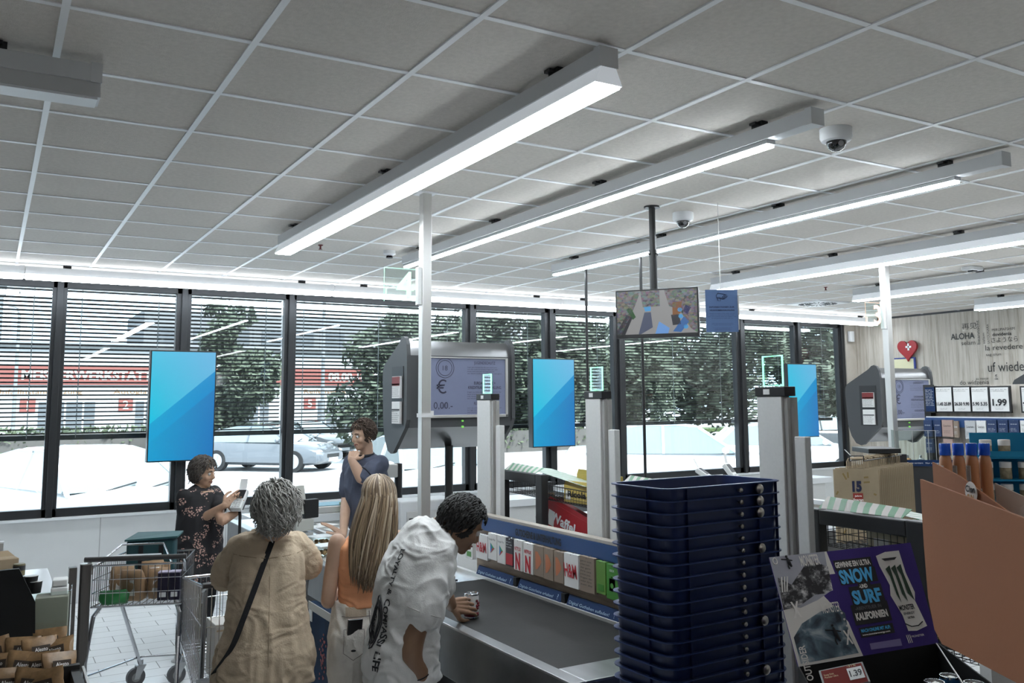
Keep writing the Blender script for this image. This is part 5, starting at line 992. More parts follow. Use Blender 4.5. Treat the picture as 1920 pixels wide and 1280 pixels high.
mb = strands(Ph, .98, 1000, .10, 13, .012, .0045, fr=.9, front=.06, low=-.085, lift=.016, nseg=7); P.part('hair', mb.mesh('h'), hgr); m2 = MB(); m2.sphere(Ph(0, -.02, .02), .098, (.93, 1.03, 1.05), u=24, v=16); P.part('hair_underlayer', m2.mesh('h'), hgr[2])
# ---- blonde woman in the orange top
P = Person('woman', 688, 4.62, 10, 'person with long straight blonde hair, orange sleeveless top and pale jeans')
Z = lambda v: pd(690, v, 4.62).z
hc = pd(710, 936, 4.62); sh = Z(1000); wz = Z(1122)
den = mat('washed denim', (.62, .58, .53), .85, var=.18, vscale=7, bump=.25, bscale=180); b = legs(P, wz - .15, .088, wz - .55, None, den, 'jeans', r=(.10, .075, .068), shoe=None, wr=.006)
top_r = [(P.w(0, -.01, wz - .02), .128, .095), (P.w(.0, 0, wz + .08), .13, .10), (P.w(.01, .01, wz + .2), .15, .11), (P.w(.015, .01, sh - .06), .155, .10), (P.w(.02, .01, sh - .01), .11, .065), (P.w(.02, .01, sh + .015), .07, .045)]
rings(b, [(a_, r_ - .008, q_ - .008) for a_, r_, q_ in top_r], P.R); limb(b, [P.w(.02, .01, sh - .03), hc - Vector((0, 0, .09)), hc - Vector((0, 0, .03))], [.05, .043, .045]); Ph, Mh = headgeo(b, hc, P.F * 1.0 - P.R * .1 + Vector((0, 0, -.2)), (0, 0, 1), .95)
ls_ = P.w(-.145, .01, sh - .03); le = P.w(-.185, .02, wz + .02); lw = P.w(-.12, .23, wz + .02); rs_ = P.w(.18, .01, sh - .03); re = P.w(.215, .04, wz + .04); rw = P.w(.12, .23, wz + .02)
arm(b, ls_, le, lw, (.045, .036, .024), 1); arm(b, rs_, re, rw, (.045, .036, .024), 1); mesh_b = bake(b, .0068, 4)
h1 = hand(lw, P.F + P.R * .5, (0, 0, 1), 1, .5, .9); h2 = hand(rw, P.F - P.R * .5, (0, 0, 1), -1, .5, .9); bo = P.part('body', join([mesh_b, h1, h2]), skin_b); face(Ph, Mh, .95, P.t, P.inv, hb[0], lipm)
mb = MB(); rings(mb, [(a_, r_ + .004, q_ + .004) for a_, r_, q_ in top_r], P.R); me = bake(mb, .006, 4); wrinkle(me, .005, 12, 5, (.7, .7, 1.6), hi=sh - .15); top = P.part('sleeveless_top', me, mat('orange jersey', (.80, .36, .18), .85, var=.05, vscale=6, bump=.12, bscale=220))
jo = [x for x in P.t.children if x.name.startswith('jeans')][0]; bv = BVHTree.FromPolygons([v.co for v in jo.data.vertices], [p.vertices for p in jo.data.polygons])
mb = MB(); mb.box(.03, .16, -.12, -.1, wz - .05, wz - .0); 
def patch(bv, pts, off, name, m, parent, fill=True):
    mb = MB(); q = [on(bv, P, x, z, off=off) for x, z in pts]; c_ = sum(q, Vector()) / len(q); cx = sum(p[0] for p in pts) / len(pts); cz = sum(p[1] for p in pts) / len(pts); K = 5; rg = []
    for k in range(1, K + 1): rg.append([on(bv, P, cx + (x - cx) * k / K, cz + (z - cz) * k / K, off=off) for x, z in pts])
    cc_ = mb.bm.verts.new(on(bv, P, cx, cz, off=off)); R_ = [[mb.bm.verts.new(p) for p in r] for r in rg]; n = len(pts)
    for i in range(n): mb._f([cc_, R_[0][i], R_[0][(i + 1) % n]])
    for a_, b_ in zip(R_, R_[1:]):
        for i in range(n): mb._f([a_[i], a_[(i + 1) % n], b_[(i + 1) % n], b_[i]])
    return mb.obj(name, m, parent)
den2 = mat('washed denim pale', (.68, .64, .59), .85, bump=.3, bscale=180); dth = mat('denim seam', (.17, .15, .14), .9)
def dense(pts, n=5): return [((a[0] + (b[0] - a[0]) * k / n), (a[1] + (b[1] - a[1]) * k / n)) for a, b in zip(pts, pts[1:] + pts[:1]) for k in range(n)]
for sx_ in (1, -1):
    pk = [(sx_ * .03, wz - .10), (sx_ * .125, wz - .10), (sx_ * .125, wz - .215), (sx_ * .077, wz - .25), (sx_ * .03, wz - .215)]; patch(bv, dense(pk), .006, 'back_pocket', den2, jo); mb = MB(); mb.tube([on(bv, P, x, z, off=.007) for x, z in dense(pk)], .0014, 4, closed=True); mb.obj('pocket_stitching', dth, jo)
mb = MB(); mb.tube([on(bv, P, 0, wz - .02 - k * .02, off=.002) for k in range(13)], .0022, 5); mb.tube([on(bv, P, x, wz - .045, off=.002) for x in [-.13 + .02 * k for k in range(14)]], .0018, 5); mb.obj('seams', dth, jo); patch(bv, dense([(-.115, wz - .045), (-.015, wz - .045), (-.015, wz - .0), (-.115, wz - .0)]), .005, 'leather_patch', mat('jeans patch', (.45, .36, .27), .8), jo)
patch(bv, [(-.08 + .012 * math.cos(a), wz - .20 + .006 * math.sin(a)) for a in [k * PI / 5 for k in range(10)]], .009, 'torn_hole', blk, jo)
q = on(bv, P, -.075, wz - .10, off=.012); ph = thing('mobile_phone', P.M @ Vector((-.075, q.y + .026, wz - .165)), 'black mobile phone sticking out of the pale jeans\' back pocket', 'phone', None, P.rz); ph.rotation_euler[0] = .32; MB().box(-.036, .036, -.006, .004, .0, .125, bev=.003).obj('phone_body', mat('phone dark', (.015, .013, .013), .25), ph); MB().box(-.038, .038, -.001, .0055, -.002, .127, bev=.002).obj('phone_case', mat('phone case pinkish', (.35, .27, .23), .5), ph)
hbl = [mat('hair blonde', (.26, .185, .115), .5), mat('hair blonde light', (.46, .37, .27), .5), mat('hair blonde brown', (.12, .08, .05), .5)]
mb = MB(); R = random.Random(21); hz = hc.z; hl = P.inv @ hc; bvt = BVHTree.FromPolygons([v.co for v in top.data.vertices], [p.vertices for p in top.data.polygons])
for i in range(950):
    a = R.uniform(-1, 1); ang = a * 2.6 + PI; x = math.sin(ang); y = math.cos(ang)   # around the back of the head
    lay = R.random(); r1 = 1.02 + .10 * lay; endz = -.35 + .10 * abs(a) ** 2 - R.random() * .09; sprd = R.gauss(0, .012)
    crown_y = .02 + R.uniform(-.015, .02); pts = []
    for k in range(6):
        th = (k / 5) * PI / 2; pts.append(Vector((x * .082 * r1 * math.sin(th) + .006 * (1 - k / 5) * math.copysign(1, x), crown_y * math.cos(th) + y * .10 * r1 * math.sin(th) - .012, .026 + .097 * r1 * math.cos(th))) * .95)
    lx, ly, lz = pts[-1]
    for k in range(1, 9):
        f_ = k / 8; zz = lz + (endz - lz) * f_; xx = lx * (1 + .22 * math.sin(f_ * PI) - .50 * f_ ** 2) + sprd * f_ * 2 - .065 * f_; yy = ly * (1 - .25 * f_) - .035 * f_ - .018 * lay
        w_ = Vector((hl.x + xx, hl.y + yy, hl.z + zz))
        if zz < -.08 and w_.y < .06:
            h = bvt.ray_cast(Vector((w_.x, -.6, w_.z)), Vector((0, 1, 0)))
            if h[0] is not None and h[0].y - .008 - .02 * lay < w_.y: w_.y = h[0].y - .008 - .02 * lay
        pts.append(w_ - hl)
    rr = R.uniform(.003, .0058); mb.mi = R.choices((0, 1, 2), (5, 2.5, 4))[0]; mb.tube([p + hl for p in pts], [rr * .7] * 3 + [rr] * 8 + [rr * .8, rr * .5, rr * .15], 5)
mb.obj('long_hair', hbl, P.t, smooth=True); m2 = MB(); m2.sphere(Ph(0, -.018, .022), .0955, (.9, 1.04, 1.05), u=24, v=16); P.part('hair_underlayer', m2.mesh('h'), hbl[0])
# ---- man in the white shirt
P = Person('man', 770, 4.12, 88, 'person in a white T-shirt with black gothic lettering, leaning over the belt with a can')
hc = pd(872, 982, 4.15) - P.F * .02; Z = lambda v: pd(760, v, 4.1).z
b = legs(P, .80, .095, .46, None, mat('dark jeans', (.03, .035, .05), .85), r=(.082, .07, .058), shoe=mat('dark trainer', (.05, .05, .055), .6), lean=-.035)
S1 = P.w(0, .10, 1.34); sp_ = [(P.w(0, -.05, .76), .165, .125), (P.w(0, -.05, .95), .155, .115), (P.w(0, -.02, 1.12), .17, .12), (P.w(0, .05, 1.25), .185, .115), (P.w(0, .12, 1.345), .14, .085), (P.w(0, .155, 1.375), .075, .065)]
rings(b, [(a_, r_ * .82, q_ * .82) for a_, r_, q_ in sp_], P.R); limb(b, [P.w(0, .10, 1.32), P.w(0, .17, 1.375), hc - P.F * .05 - Vector((0, 0, .05)), hc - P.F * .03], [.062, .058, .056, .06]); fd = P.F * .8 + P.R * .12 + Vector((0, 0, -.6)); Ph, Mh = headgeo(b, hc, fd, (0, 0, 1), 1.04)
rs_ = P.w(.185, .07, 1.27); re = pd(772, 1215, 3.86); rw = pd(803, 1325, 3.9); can = at(884, 1157, 2, .859); ls_ = P.w(-.17, .14, 1.27); lw = Vector((can.x, can.y, .90)) + Vector((-.14, -.05, .045)); le = P.w(-.21, .27, 1.03)
arm(b, rs_ - P.R * .02, re, rw, (.05, .05, .032)); arm(b, ls_ + P.R * .02, le, lw, (.045, .044, .03)); mesh_b = bake(b, .0068, 4)
h1 = hand(rw, rw - re + P.F * .02, P.R, -1, .4, 1.08); hd = Vector((can.x, can.y, .925)) - lw; h2 = hand(lw, hd + Vector((.01, -.06, 0)), Vector((.25, -1, .35)), 1, .62, 1.06); bo = P.part('body', join([mesh_b, h1, h2]), skin_c); face(Ph, Mh, 1.04, P.t, P.inv, mat('hair black', (.01, .009, .008), .6), lipm)
for k in (.0, .045):
    q = re + (rw - re) * (.42 + k * 1.6); d = (rw - re).normalized(); x = d.orthogonal().normalized(); y = d.cross(x); m2 = MB(); rr = .0515 - k * .12; R_ = []
    for z0 in (0, .006): R_.append([q + d * z0 + x * (rr * math.cos(a) * 1.0) + y * (rr * math.sin(a)) for a in [j * PI / 12 for j in range(24)]])
    m2.loft(R_, caps=False); P.part('tattoo_band', m2.mesh('t'), inkb, bo)
tee = mat('white cotton', (.60, .59, .575), .9, bump=.15, bscale=160)
mb = MB(); rings(mb, [(P.w(0, -.035, .72), .205, .155), (P.w(0, -.042, .82), .20, .15), (P.w(0, -.02, .98), .19, .13), (P.w(0, .0, 1.12), .20, .13), (P.w(0, .055, 1.24), .21, .13), (P.w(0, .10, 1.33), .175, .11), (P.w(0, .135, 1.375), .095, .075)], P.R)
mid = rs_ * .5 + re * .5; limb(mb, [rs_ - P.R * .04, mid, rs_ * .40 + re * .60], [.08, .082, .086]); ml = ls_ * .5 + le * .5; limb(mb, [ls_ + P.R * .03, ml, ls_ * .2 + le * .8], [.09, .085, .09]); me = bake(mb, .0065, 4); wrinkle(me, .008, 6.5, 2, (1, 1, .7)); wrinkle(me, .004, 13, 8, (1, .5, 1.2)); shirt = P.part('t_shirt', me, tee)
bv = BVHTree.FromPolygons([v.co for v in shirt.data.vertices], [p.vertices for p in shirt.data.polygons])
mb = MB()
def wrap(s_, cx, cz, size, vertical=True):
    vs, fs = glyphs(s_, bold=.03); w0 = min(v.x for v in vs); w1 = max(v.x for v in vs); nv = []
    for v in vs:
        a_ = (v.x - w0) / (w1 - w0) - .5; L_ = (w1 - w0) * size; x = cx + v.y * size * 1.1 if vertical else cx + a_ * L_; z = cz - a_ * L_ if vertical else cz + v.y * size
        nv.append(mb.bm.verts.new(on(bv, P, x, z, off=.004)))
    for f in fs: mb._f([nv[i] for i in f])
for i, (w_, z0, sz) in enumerate((('LOYALTY', 1.225, .036), ('&', 1.125, .04), ('COMPASSI', 1.0, .042), ('LIFE', .84, .048))): mb = MB(); wrap(w_, .055, z0, sz); mb.obj('gothic_print', inkb, shirt)
mb = MB(); wrap('RESPECT', -.045, .98, .05)
for k in range(3): mb.tube([on(bv, P, -.005 + (.028 + .012 * k) * math.sin(t_), .99 + (.07 + .02 * k) * math.cos(t_), off=.005) for t_ in [j * PI / 8 for j in range(16)]], .003, 5, closed=True)
mb.obj('print_ornament', inkb, shirt)
mb = MB(); c_ = P.w(0, .14, 1.378); up_ = (P.F * .5 + Vector((0, 0, .87))); f2 = P.R.cross(up_).normalized(); mb.tube([c_ + P.R * (.083 * math.cos(a)) + f2 * (.068 * math.sin(a)) for a in [k * PI / 12 for k in range(24)]], .008, 6, closed=True); P.part('neckband', mb.mesh('c'), tee, shirt)
mb = MB(); q = rs_ * .40 + re * .60; d = (re - rs_).normalized(); x = d.orthogonal().normalized(); y = d.cross(x); mb.tube([q + x * (.087 * math.cos(a)) + y * (.087 * math.sin(a)) for a in [k * PI / 14 for k in range(28)]], .0025, 5, closed=True); P.part('sleeve_hem', mb.mesh('c'), mat('cotton shade seam', (.38, .37, .35), .9), shirt)
P.part('hair', strands(Ph, 1.05, 700, .05, 14, .002, .0058, low=-.03, lift=.005).mesh('h'), [mat('hair black', (.01, .009, .008)), mat('hair soft black', (.016, .014, .012), .6), mat('hair dark', (.022, .018, .015), .6)]); m2 = MB(); m2.sphere(Ph(0, -.022, .034), .097, (.87, 1.0, .98), u=24, v=16); P.part('hair_underlayer', m2.mesh('h'), mat('hair black', (.01, .009, .008)))

# ================================================================== CRATES, CARTS, DISPLAYS
crm = mat('crate navy plastic', (.005, .013, .06), .38, bump=.03, bscale=200); crl = mat('crate rim navy', (.02, .04, .13), .35); brass = mat('aged brass', (.36, .34, .31), .3, 1)
CW, CD, CHH, CR_ = .60, .33, .115, .055
def rrect(w, d, r, z, n=5):
    pts = []
    for cx, cy, a0 in ((w / 2 - r, d / 2 - r, 0), (-w / 2 + r, d / 2 - r, PI / 2), (-w / 2 + r, -d / 2 + r, PI), (w / 2 - r, -d / 2 + r, 1.5 * PI)):
        for k in range(n + 1): a = a0 + k * PI / 2 / n; pts.append((cx + r * math.cos(a), cy + r * math.sin(a), z))
    return pts
ph3 = math.radians(2.5); base_c = Vector((2.03, 2.47, 0)); ctr = base_c + Vector((math.cos(ph3), math.sin(ph3), 0)) * CW / 2 + Vector((-math.sin(ph3), math.cos(ph3), 0)) * CD / 2
crate0 = thing('stacking_crate', (ctr.x, ctr.y, 0), 'x', 'crate', 'navy crates in the tall stack', ph3)
mb = MB(); t_ = .004
mb.loft([rrect(CW - .05, CD - .05, CR_ - .015, .0), rrect(CW - .012, CD - .012, CR_, CHH), rrect(CW - .02, CD - .02, CR_ - .004, CHH), rrect(CW - .058, CD - .058, CR_ - .02, .006)]); 
for x in (-.20, .16, .26): mb.box(x - .001, x + .001, -CD / 2 - .001, -CD / 2 + .012, CHH - .05, CHH - .004)
mb.box(-CW / 2 - .001, -CW / 2 + .01, -.06, -.058, CHH - .05, CHH - .004); mb.obj('crate_body', crm, crate0, smooth='auto')
mb = MB(); a = rrect(CW + .012, CD + .012, CR_ + .006, CHH - .004); b = rrect(CW + .012, CD + .012, CR_ + .006, CHH); c = rrect(CW - .022, CD - .022, CR_ - .006, CHH); d = rrect(CW - .022, CD - .022, CR_ - .006, CHH - .004)
R_ = [[mb.bm.verts.new(p) for p in q] for q in (a, b, c, d)]
for i in range(4):
    A, B = R_[i], R_[(i + 1) % 4]
    for k in range(len(A)): mb._f([A[k], A[(k + 1) % len(A)], B[(k + 1) % len(A)], B[k]])
mb.obj('rim', crl, crate0)
mb = MB(); mb.sphere((.06, -CD / 2 - .008, CHH - .024), .009, (1, .7, 1), u=10, v=8); mb.cyl((.06, -CD / 2 + .005, CHH - .024), (.06, -CD / 2 - .006, CHH - .024), .005, 8); mb.obj('small_stud', brass, crate0, smooth=True)
def bigknob(p):
    mb = MB(); M_ = Matrix.Rotation(PI / 2, 4, 'X'); mb.lathe([(.008, -.012), (.017, -.004), (.018, .004), (.012, .010), (.004, .013)], c=(.155, -CD / 2 - .010, CHH - .024), n=14, M=M_); mb.obj('large_knob', brass, p, smooth='auto')
pitch = .0432; ntot = 36; ztop = 1.645
for i in range(ntot):
    c = crate0 if i == 0 else copy_tree(crate0); k = ntot - 1 - i; c.location.z = ztop - CHH - k * pitch
    c['label'] = 'topmost navy plastic crate of the tall stack, its inside showing' if k == 0 else 'navy plastic crate in the tall stack, %d crates from the top' % (k + 1)
    if k in (0, 1, 2, 5, 11, 15): bigknob(c)
bpy.data.objects[crate0.name].location.z = ztop - CHH - (ntot - 1) * pitch
MB().box(-.28, .28, -.14, .14, 0, ztop - CHH - (ntot - 1) * pitch).obj('crate_dolly', black_p, loc=(ctr.x, ctr.y, 0)); tag(bpy.data.objects['crate_dolly'], 'black dolly under the navy crate stack', 'dolly'); bpy.data.objects['crate_dolly'].rotation_euler[2] = ph3
# ---- poster tray
TL, TR, BR, BL = pd(1442, 1045, 2.74), pd(1707, 1017, 2.80), pd(1760, 1205, 2.62), pd(1497, 1250, 2.56)
e = thing('drinks_tray', (BL + BR) / 2 - Vector((0, 0, .25)), 'black drinks tray with purple and grey snow and surf poster header', 'display tray'); off_ = Vector(e.location); ex = (BR - BL).normalized(); nrm = (BR - BL).cross(TL - BL).normalized(); up_ = (TL - BL)
W_ = (BR - BL).length
def S(u, v, l=.0): return BL + (BR - BL) * u * (1 - v) + ((TR - TL) * u) * v + (TL - BL) * v + nrm * l - off_
mb = MB(); mb.prism([S(0, 0), S(1, 0), S(1, 1), S(0, 1)], nrm * -.004); hd_ = mb.obj('poster_header', mat('poster purple', (.055, .035, .19), .7, spec=.2), e)
def zone(pts, name, m, l=.001): mb = MB(); mb.poly([S(u, v, l) for u, v in pts]); return mb.obj(name, m, hd_)
def rock(t, c):
    n = N(t, 'ShaderNodeTexNoise', i_Scale=26.0, i_Detail=10.0, i_Roughness=.7); t.links.new(c, n.inputs['Vector']); return ramp(t, n.outputs[0], [(.46, (.012, .012, .015)), (.52, (.15, .15, .16)), (.62, (.70, .69, .70))])
def sky_(t, c):
    n = N(t, 'ShaderNodeTexNoise', i_Scale=9.0, i_Detail=5.0); t.links.new(c, n.inputs['Vector']); return ramp(t, n.outputs[0], [(.3, (.28, .29, .35)), (.7, (.42, .43, .50))])
def wave_(t, c):
    n = N(t, 'ShaderNodeTexNoise', i_Scale=11.0, i_Detail=8.0, i_Distortion=1.5); t.links.new(c, n.inputs['Vector']); return ramp(t, n.outputs[0], [(.35, (.015, .025, .04)), (.5, (.09, .15, .20)), (.68, (.50, .56, .60))])
pg = mat('torn paper grey', (.74, .72, .69), .7)
zone([(0, 0), (.455, 0), (.43, .2), (.40, .5), (.42, .75), (.40, 1), (0, 1)], 'torn_picture_paper', pg, .001)
zone([(0, .55), (.0, 1), (.385, 1), (.36, .62), (.25, .55), (.12, .5)], 'mountain_sky', ramp_mat('poster sky', sky_, .6), .002)
zone([(0, .50), (.02, .80), (.10, .72), (.16, .80), (.22, .88), (.27, .95), (.31, .9), (.38, .85), (.37, .62), (.30, .60), (.24, .60), (.12, .52)], 'mountain_rock', ramp_mat('poster rock', rock, .6), .003)
zone([(.02, .02), (.02, .25), (.10, .36), (.24, .44), (.36, .48), (.41, .40), (.40, .2), (.43, .03)], 'surf_picture', ramp_mat('poster wave', wave_, .6), .002)
wpm = mat('poster white', (.80, .78, .75), .6); cy = mat('poster cyan', (.08, .46, .85), .5); lil = mat('poster lilac print', (.20, .17, .38), .6); gg = mat('poster green black', (.02, .05, .03), .5)
def T(s_, u, v, h, w, m, name='headline', bold=.04, l=.005, align='l', backing=True):
    r_ = (S(1, v) - S(0, v)).normalized(); u_ = (TL - BL).normalized(); mb = MB(); write(mb, s_, S(u, v, l), r_, u_, h, width=w, bold=bold, lift=0, align=align); return mb.obj(name, m, hd_)
kx = W_
def BK(u0, v0, u1, v1, m=None, l=.003): zone([(u0, v0), (u1, v0), (u1, v1), (u0, v1)], 'text_backing', m or inkb, l)
BK(.425, .80, .69, .90); BK(.435, .655, .70, .80); BK(.55, .59, .64, .66); BK(.48, .44, .71, .63); BK(.46, .27, .72, .46)
H = (TL - BL).length
T('GEWINNE EIN ULTRA', .43, .825, H * .05, kx * .26, wpm); T('SNOW', .44, .67, H * .12, kx * .25, cy, bold=.045); T('-UND', .555, .605, H * .035, kx * .06, wpm); T('SURF', .49, .465, H * .115, kx * .21, cy, bold=.045)
T('-ABENTEUER IN', .485, .405, H * .03, kx * .19, mat('poster grey print', (.12, .12, .13), .6), bold=.02); T('KALIFORNIEN', .475, .315, H * .06, kx * .23, wpm, bold=.05)
BK(.475, .155, .715, .245); T('MACH ONLINE MIT AUF:', .485, .20, H * .028, kx * .21, cy); T('www.monsterenergy.com', .485, .17, H * .014, kx * .2, wpm)
zone([(.52, .01 + .03), (.74, .03), (.74, .095), (.52, .095)], 'small_print_band', lil, .003)
zone([(.73, .90), (.80, .93), (.90, .93), (.905, .70), (.93, .5), (.915, .42), (.95, .17), (.87, .14), (.81, .15), (.80, .3), (.755, .5), (.77, .6), (.735, .8)], 'torn_can_paper', pg, .003)
mb = MB()
for k in range(3):
    p0 = .775 + k * .04; mb.prism([S(p0 - .006, .76, .005), S(p0 + .028, .79, .005), S(p0 + .03, .70, .005), S(p0 + .04 + .008 * k, .42, .005), S(p0 + .022, .50, .005), S(p0 + .012, .68, .005)], nrm * .0005)
mb.obj('claw_mark', gg, hd_); T('MONSTER', .79, .345, H * .045, kx * .11, inkb, bold=.03); T('ENERGY', .81, .30, H * .02, kx * .08, mat('poster grey print', (.12, .12, .13))); T('ULTRA', .83, .26, H * .018, kx * .05, inkb)
mb = MB(); mb.tube([S(.80, .22, .005), S(.84, .185, .005), S(.89, .185, .005), S(.925, .215, .005)], .0015, 5); mb.prism([S(.76, .865, .005), S(.87, .865, .005), S(.85, .84, .005), S(.78, .84, .005)], nrm * .0004); mb.obj('can_outline', inkb, hd_)
T('MONSTER', .82, .085, H * .018, kx * .09, wpm, bold=.0); mb = MB()
for k in range(3): mb.tube([S(.785 + k * .012, .115, .005), S(.79 + k * .012, .04, .005)], .0012, 4)
mb.obj('small_claw_mark', wpm, hd_)
T('MONSTER', .20, .88, H * .10, kx * .14, wpm, 'scribble', .02); T('MONSTER', .26, .42, H * .09, kx * .13, wpm, 'scribble', .01); T('X', .055, .42, H * .14, kx * .06, wpm, 'scribble', .03); T('X', .36, .12, H * .12, kx * .05, wpm, 'scribble', .03)
mb = MB(); write(mb, 'OUTSIDER', S(.075, .02, .005), (TL - BL), -(BR - BL), H * .06, width=H * .30, lift=0, bold=.02); mb.obj('scribble', wpm, hd_); mb = MB(); mb.tube([S(.03 + .014 * math.cos(a), .955 + .03 * math.sin(a), .005) for a in [k * PI / 6 for k in range(12)]], .0016, 5, closed=True); mb.obj('scribble_ring', wpm, hd_); mb = MB()
for k in range(3): mb.tube([S(.045 + .02 * k, .80, .005), S(.025 + .015 * k, .66, .005)], .0022, 5); pass
mb.obj('scribble_strokes', wpm, hd_); mb = MB()
for k in range(3): mb.sphere(S(.385 + .006 * k, .40 - .06 * k, .005), .0035, u=8, v=5)
mb.obj('scribble_dots', wpm, hd_)
for (u, v, sc_) in ((.115, .93, .9), (.30, .22, 1.3)):
    mb = MB(); q = lambda a, b: S(u + a * sc_, v + b * sc_, .0055); mb.tube([q(0, .05), q(.005, 0), q(.02, -.05)], [.003, .006, .0025], 6); mb.tube([q(-.045, .04), q(0, .03), q(.035, .015)], .0018, 5); mb.tube([q(.004, 0), q(-.005, -.04), q(.0, -.07)], .0022, 5); mb.sphere(q(-.002, .065), .004, u=8, v=6); mb.obj('rider_silhouette', inkb, hd_)
# tray body: black walls towards the viewer
vw = Vector((-.51, -.86, 0)).normalized() * .42; dz = Vector((0, 0, -.26)); mb = MB(); blo, bro = BL - off_, BR - off_
mb.prism([blo, bro, bro + dz, blo + dz], (bro - blo).cross(dz).normalized() * .004); mb.prism([blo, blo + vw + Vector((0, 0, -.12)), blo + vw + dz, blo + dz], ex * .004); mb.prism([bro, bro + vw * 1.2 + Vector((0, 0, -.04)), bro + vw * 1.2 + dz, bro + dz], ex * -.004); mb.prism([blo + dz, bro + dz, bro + dz + vw, blo + dz + vw], (0, 0, .004)); mb.obj('tray_wall', mat('black card', (.008, .008, .008), .7), e)
mb = MB(); mb.tube([bro + Vector((-.01, 0, .0)), pd(1806, 1282, 2.2) - off_], .0022, 6); mb.obj('edge_trim', alu, e)
canm = mat('can blue print', (.02, .10, .22), .3, .5)
def can_at(u, v, zc, label):
    p = pd(u, v, zc); t = thing('drink_can', (p.x, p.y, p.z - .165), label, 'drink can', 'drink cans in the black tray'); MB().lathe([(.024, 0), (.0265, .008), (.0265, .150), (.024, .160)], n=28).obj('can_body', canm, t, smooth='auto'); MB().lathe([(.0245, .160), (.0248, .1655), (.0225, .1655), (.0215, .160), (.005, .1605)], n=28).obj('can_lid', chrome, t, smooth='auto'); MB().box(-.008, .008, -.012, .004, .161, .1635, bev=.0006).obj('ring_pull', alu, t)
can_at(1780, 1266, 2.38, 'middle drink can top peeking above the photo edge in the black tray'); can_at(1752, 1277, 2.30, 'left drink can top in the black tray'); can_at(1826, 1279, 2.30, 'right drink can top in the black tray')
a, b, c = pd(1535, 1257, 2.2), pd(1617, 1240, 2.2), pd(1548, 1300, 2.1); t = thing('price_sign', (c.x, c.y, c.z), 'red price sign reading 1.39 in a grey frame before the poster tray', 'price sign'); o = Vector(t.location)
xr = (b - a).normalized(); yu = (a - c).normalized(); w = (b - a).length; hh = .09; nn = xr.cross(yu).normalized()
def Q(x, y, l=0): return (a - o) + xr * (x * w) - yu * (y * hh) + nn * l
mb = MB(); mb.prism([Q(0, 0), Q(1, 0), Q(1, 1), Q(0, 1)], nn * -.004); mb.obj('frame', mat('frame grey', (.13, .13, .13), .4), t); mb = MB(); mb.poly([Q(.04, .06, .001), Q(.96, .06, .001), Q(.96, 1, .001), Q(.04, 1, .001)]); rd = mb.obj('red_card', mat('sign dark red', (.16, .022, .018), .8, spec=.1), t)
mb = MB(); mb.poly([Q(.60, .22, .002), Q(.93, .22, .002), Q(.93, .8, .002), Q(.60, .8, .002)]); w1 = mb.obj('white_field', whitep, rd); mb = MB(); write(mb, '1.39', Q(.63, .66, .003), xr, yu, .026, width=w * .27, align='l', bold=.03, lift=0); mb.obj('price_figures', inkb, rd); mb = MB(); write(mb, 'Monster Ultra', Q(.08, .5, .003), xr, yu, .008, width=w * .3, align='l', lift=0); write(mb, 'Energy Drink', Q(.08, .38, .003), xr, yu, .008, width=w * .22, align='l', lift=0); write(mb, '-31%', Q(.62, .18, .003), xr, yu, .010, width=w * .2, align='l', lift=0); mb.obj('sign_print', mat('print cream', (.5, .4, .35)), rd)
# gondola carrying the tray and the orange display
gm = mat('gondola black', (.012, .012, .012), .6)
q = pd(1700, 1240, 2.3); t = thing('promotion_gondola', (2.2, 1.45, 0), 'black promotion gondola under the orange display and the poster tray', 'gondola'); MB().box(-.45, .70, -.95, .45, 0, .93).obj('base', gm, t); MB().box(-.47, .72, -.97, .47, .93, .96).obj('top', gm, t)
# ---- orange sun-care display
org = mat('display orange card', (.36, .15, .075), .75, var=.04, vscale=4, bump=.04, bscale=90); A, B = pd(1725, 898, 2.12), pd(1965, 988, 1.66)
t = thing('sun_care_display', (A.x, A.y, 1.36), 'big plain orange cardboard display at the lower right, badge on its tray', 'display'); o = Vector(t.location); dd = (B - A); dd.z = 0; bk = Vector((-dd.y, dd.x, 0)).normalized() * .42; bk = -bk if bk.dot(Vector((1, 1, 0))) < 0 else bk
pn_ = dd.cross(Vector((0, 0, 1))).normalized(); cam0 = Vector((0, 0, CAMH))
def onp(u, v, P0=None):
    r_ = pd(u, v, 1) - cam0; return cam0 + r_ * (((P0 or A) - cam0).dot(pn_) / r_.dot(pn_))
pts = [A, onp(1965, 988)] + [onp(u_, v_) for u_, v_ in ((1965, 1310), (1920, 1287), (1840, 1245), (1790, 1219), (1766, 1207), (1752, 1180), (1740, 1120), (1732, 1020))]
mb = MB(); mb.prism([p - o for p in pts], bk.normalized() * .006); sp0 = mb.obj('side_panel', org, t)
mb = MB(); a_ = A - o; lo_ = Vector((0, 0, 1.613 - A.z)); q1 = a_ + dd.normalized() * .95; bn_ = bk.normalized(); dn_ = dd.normalized(); mb.prism([a_ + bn_ * .03 + dn_ * .01 + lo_, q1 + bn_ * .03 + lo_, q1 + bk * 1.2 + lo_, a_ - dn_ * .40 + bn_ * .50 + lo_, a_ - dn_ * .39 + bn_ * .235 + lo_, a_ - dn_ * .30 + bn_ * .19 + lo_], (0, 0, .005)); mb.obj('tray_floor', org, t)
P2_ = pd(1748, 866, 2.20); A2, B2, C2 = P2_, onp(1884, 955, P2_), onp(1935, 985, P2_); base_z = Vector((0, 0, -.12)); mb = MB(); mb.prism([A2 - o, onp(1800, 893, P2_) - o, B2 - o, C2 - o, C2 - o + base_z, A2 - o + base_z], bk.normalized() * .004); tr = mb.obj('tray_front', org, t)
